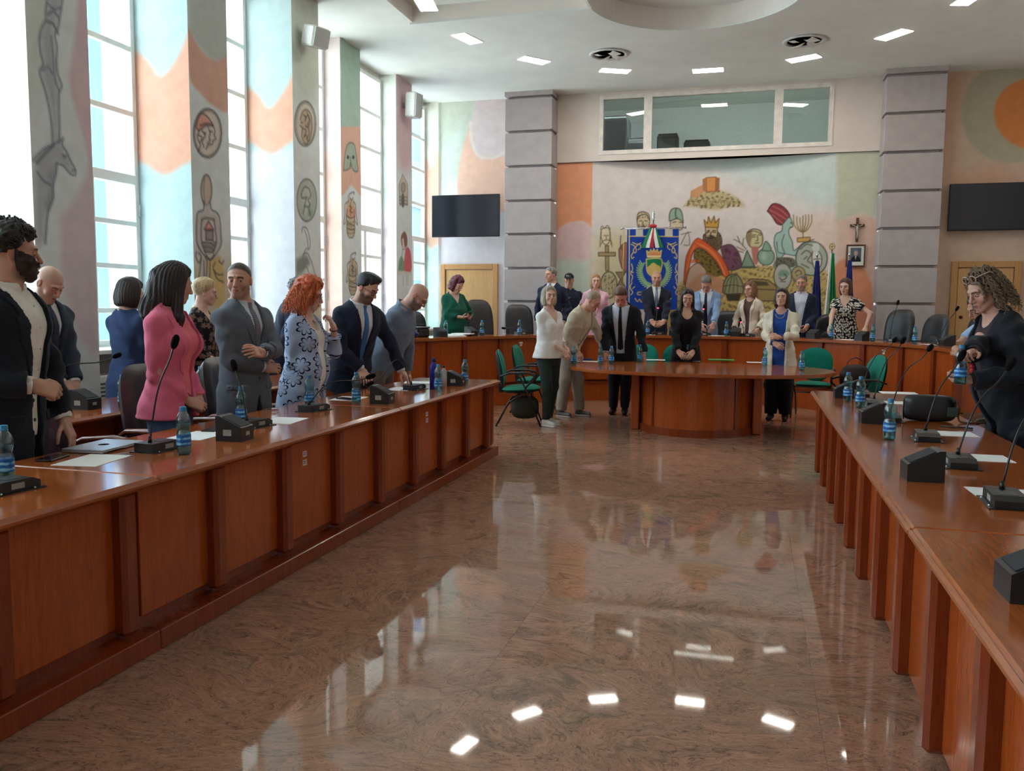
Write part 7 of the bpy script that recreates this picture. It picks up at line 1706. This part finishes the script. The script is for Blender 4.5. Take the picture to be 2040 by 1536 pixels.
def person16():
    p = Person((-2.34, 11.10, 0), 1.76, 58, 'person in a beige suit bending forward over the end of the oval table', 'm', lean=30, side=4, head=(66, 34, 0), skin=(206, 150, 130), neckf=.3, legs={1: (.12, .02), -1: (-.12, .16)},
               arms={1: dict(px=(1150, 700, -.15), pole=(.9, -.6, .2), fd=(.1, .5, -.85), pn=(.5, .6, .5), curl=.4), -1: dict(px=(1210, 705, .15), pole=(-.9, -.2, .2), curl=.4)})
    p.body(brow=(120, 96, 80), eyes='down', scalp=(150, 124, 106)); p.hair((150, 128, 108), 'crew', vol=.006, line=.092); p.top((206, 190, 168), 'cuff', 'collar'); p.jacket((188, 176, 156), vb=.10, w0=.02, hem=-.14, amp=.005); p.trousers((168, 160, 150), straight=.020); p.shoes((96, 92, 86), (190, 186, 176))
def person17():
    p = Person((-1.68, 11.52, 0), 1.78, -6, 'person in a dark suit, black tie and red-rimmed glasses bowing over papers', 'm', lean=16, head=(-4, 44, 0), skin=(200, 142, 122), neckf=.25, legs={1: (.10, .0), -1: (-.06, .02)},
               arms={1: dict(px=(1206, 712, -.22), pole=(1, -.2, .1)), -1: dict(px=(1284, 714, -.22), pole=(-1, -.2, .1))})
    p.body(brow=(70, 50, 44), eyes='down', scalp=(100, 74, 60)); p.hair((92, 66, 52), 'short', vol=.012); p.spectacles((150, 40, 40), .02, .0016); p.top((190, 202, 220), 'cuff', 'collar'); p.tie((18, 18, 22), .0); p.jacket((22, 26, 36), vb=.05, w0=.055, wide=.035, hem=-.13); p.trousers((24, 26, 36)); p.shoes((16, 16, 18))
def person18():
    p = Person((-1.54, 14.40, DZ), 1.72, 4, 'bald person in a navy suit and grey tie standing before the blue banner', 'm', head=(4, 4, 0), skin=(202, 152, 126),
               arms={1: dict(px=(1300, 648, -.30), pole=(1, -.6, -.2), fd=(-.7, .4, -.55), pn=(.3, .8, .4), curl=.5), -1: dict(px=(1322, 645, -.32), pole=(-1, -.6, -.2), fd=(.75, .4, -.5), pn=(-.2, .8, .4), curl=.5)})
    p.body(brow=(60, 50, 44), scalp=(172, 132, 112), stub=(120, 92, 80), stub_amt=.4); p.top(WHITE, 'cuff', 'collar'); p.tie((104, 116, 140)); p.jacket((28, 32, 48), vb=.09); p.trousers(NAVY); p.band(-1, (200, 196, 186), 'wristwatch', .02)
def person19():
    p = Person((-.84, 11.74, 0), 1.70, 6, 'person with long dark hair in a black jacket behind the oval table', 'f', head=(6, 16, 0), skin=(212, 166, 144),
               arms={1: dict(px=(1352, 704, -.26), pole=(1, -.7, -.1), fd=(-.5, .6, -.6), pn=(.3, .7, .6), curl=.4), -1: dict(px=(1380, 704, -.26), pole=(-1, -.7, -.1), fd=(.5, .6, -.6), pn=(-.3, .7, .6), curl=.4)})
    p.body(eyes='down', lips=(190, 100, 100), brow=(40, 28, 26)); p.top((26, 24, 28), 'cuff', 'deep', hem=-.05); p.jacket((24, 24, 28), vb=.10, w0=.02, hem=-.10, buttons=3, lapel=True); p.trousers((22, 22, 26))
    def ex(q):
        ax = np.abs(q[:, 0]); qm = q.copy(); qm[:, 0] = ax
        d = rcone(qm, A3(.072, .0, .0), A3(.088, .03, -.20), .022, .030); d = smin(d, rcone(qm, A3(.088, .04, -.18), A3(.078, .085, -.40), .030, .016), .03)
        return smin(d, rcone(q, A3(0, -.09, 0), A3(0, -.10, -.26), .065, .07), .03)+.002*np.sin(q[:, 0]*180+4*np.sin(q[:, 2]*13))
    p.hair((46, 32, 30), 'long', vol=.018, extra=ex, w=.090, length=.05)
def person20():
    p = Person((-.72, 14.45, DZ), 1.67, -4, 'grey-haired person in a pale blue jacket looking down at the bench', 'm', lean=9, head=(-4, 42, 0), skin=(196, 144, 124), neckf=.15,
               arms={1: dict(px=(1398, 648, -.3), pole=(1, -.4, 0)), -1: dict(px=(1420, 652, -.42), pole=(-1, -.4, .0), fd=(.2, .3, -.9), pn=(-.2, .9, .2), curl=.3)})
    p.body(brow=(90, 80, 74), eyes='down', scalp=(112, 104, 98)); p.hair((104, 98, 94), 'short', vol=.015); p.top((200, 212, 228), 'cuff', 'collar'); p.tie((30, 36, 58), -.02); p.jacket((126, 150, 186), vb=.08, w0=.04, wide=.04); p.trousers((34, 38, 50)); p.band(-1, (30, 30, 30), 'wristwatch', .02)
def person21():
    p = Person((-.02, 14.35, DZ), 1.52, -22, 'person with wavy brown hair and glasses in a beige blazer', 'f', head=(-34, 3, 0), skin=(208, 164, 144),
               arms={1: dict(t=(.20, .14, .80)), -1: dict(t=(-.2, .16, .8))})
    p.body(brow=(80, 60, 50)); p.hair((118, 84, 60), 'bob', vol=.024, noise=.005, freq=40., length=.06, w=.098); p.spectacles((110, 40, 40), .02, .0016); p.top((84, 62, 52), 'cuff', 'round'); p.jacket((214, 200, 182), vb=.10, w0=.03, wide=.036, hem=-.16, flare=.01); p.trousers((70, 60, 54))
def person22():
    p = Person((.37, 11.58, 0), 1.69, -6, 'person with dark brown hair in an open cream jacket over a blue top', 'f', head=(-8, -8, 0), fat=.012, skin=(212, 166, 144), legs={1: (.09, 0.), -1: (-.09, .0)},
               arms={1: dict(px=(1543, 684, -.32), pole=(1, -.5, -.4), fd=(-.8, .4, -.45), pn=(.2, .8, .5), curl=.35), -1: dict(px=(1552, 672, -.34), pole=(-1, -.5, -.4), fd=(.85, .3, .1), pn=(-.2, .8, .4), curl=.45)})
    p.body(brow=(40, 30, 28), lips=(186, 90, 90), eyes='half'); p.top((34, 72, 150), 'cuff', 'round', hem=-.10, name='blouse'); p.jacket((226, 216, 196), vb=.16, w0=.075, wide=.012, hem=-.13, flare=.02, buttons=0, off=.02); p.trousers((20, 22, 30), straight=.028); p.shoes((18, 18, 20)); p.hair((48, 34, 32), 'bob', vol=.020, length=.06, w=.096)
    p.necklace((170, 160, 150), .006, 30, .09, .055); p.band(-1, (80, 60, 50), 'bracelet', .03)
def person23():
    p = Person((.75, 14.30, DZ), 1.63, -4, 'greying person in a navy blazer over a striped open-neck shirt', 'm', head=(-8, 3, 0), fat=.016, skin=(198, 148, 126), arms={1: dict(t=(.10, .24, .86)), -1: dict(t=(-.12, .22, .86))})
    p.body(brow=(80, 70, 64), stub=(140, 120, 110), stub_amt=.5, scalp=(116, 102, 92)); p.hair((108, 96, 88), 'short', vol=.011); p.top((206, 212, 222), 'cuff', 'collar', mat=stripemat('shirt_stripe', (214, 218, 226), (110, 124, 156), 520.)); p.jacket((32, 40, 62), vb=.05, w0=.03, wide=.05); p.trousers(NAVY)
def person24():
    p = Person((1.36, 13.62, DZ), 1.56, -14, 'person with brown hair in a black and white floral dress leaning on the bench', 'f', lean=8, head=(-18, 8, 0), skin=(214, 172, 152),
               arms={1: dict(px=(1652, 660, -.30), pole=(1, -.2, .2), fd=(.0, .6, -.75), pn=(.2, .6, .8), curl=.2), -1: dict(px=(1724, 654, -.30), pole=(-1, -.2, .2), fd=(0, .6, -.75), pn=(-.2, .6, .8), curl=.2)})
    p.body(brow=(60, 42, 38), lips=(190, 100, 98)); p.hair((74, 50, 44), 'bob', vol=.018, length=.05, w=.092); p.top((28, 28, 32), 'short', 'v', mat=flowermat('floral_dress', (24, 24, 28), (206, 202, 188), 26., False), name='dress', hem=-.22, loose=.012, off=.012)
def person25():
    p = Person((1.58, 5.74, 0), 1.72, -62, 'person with curly hair and sunglasses pushed up, in a dark coat, opening a bottle', 'f', lean=20, head=(-50, 24, 4), near=True, fat=.04, skin=(204, 156, 136),
               arms={1: dict(px=(1932, 712, -.36), pole=(.8, -.6, -.5), fd=(-.6, .7, .0), pn=(.2, .3, .9), curl=.95), -1: dict(px=(1930, 757, -.22), pole=(-.8, -.8, -.6), fd=(.7, .65, -.1), pn=(-.3, -.2, -.9), curl=.8)})
    p.body(brow=(70, 52, 46), eyes='half', lips=(176, 104, 100)); p.hair((84, 70, 58), 'bob', vol=.018, noise=.006, freq=55., w=.095, face=.01, line=.088); p.curls((120, 100, 80), 200, .20, .0042, .013, 5, 9, front=.02, spread=.04); p.spectacles((196, 170, 150), .026, .003, True, at=(.105, .072))
    p.top((60, 44, 50), 'cuff', 'round', hem=-.1, name='blouse'); p.jacket((26, 30, 38), vb=.14, w0=.03, wide=.04, hem=-.30, flare=.05, buttons=0, off=.030, lapel=False, pocket=False, amp=.007); p.trousers((24, 26, 32)); p.necklace((196, 30, 56), .012, 46, .34, .075, .05)
    # the bottle between the hands
    a, b = p.arm[1], p.arm[-1]; m_ = p.loc+p.W @ ((a['W']+a['fd']*.085*.93+a['pn']*-.03)*.5+(b['W']+b['fd']*.085*.93+b['pn']*-.03)*.5)
    bottle((float(m_[0]), float(m_[1]), float(m_[2])-.10), 'water bottle held in the hands of the person in the dark coat', group='half-litre water bottles')
def person26():
    p = Person((2.28, 8.95, 0), 1.62, -55, 'person in a light blue shirt mostly hidden behind the one in the dark coat', 'm', lean=20, head=(-55, 30, 0), fat=.02, skin=(196, 146, 122), arms={1: dict(px=(1905, 700, -.1), pole=(1, -.4, .0)), -1: dict(px=(1915, 705, .1), pole=(-1, -.4, 0))})
    p.body(); p.hair((60, 50, 46), 'short'); p.top((150, 180, 214), 'short', 'collar', loose=.015); p.trousers((50, 54, 64))
for k in range(1, 27):
    globals()['person%d' % k]()
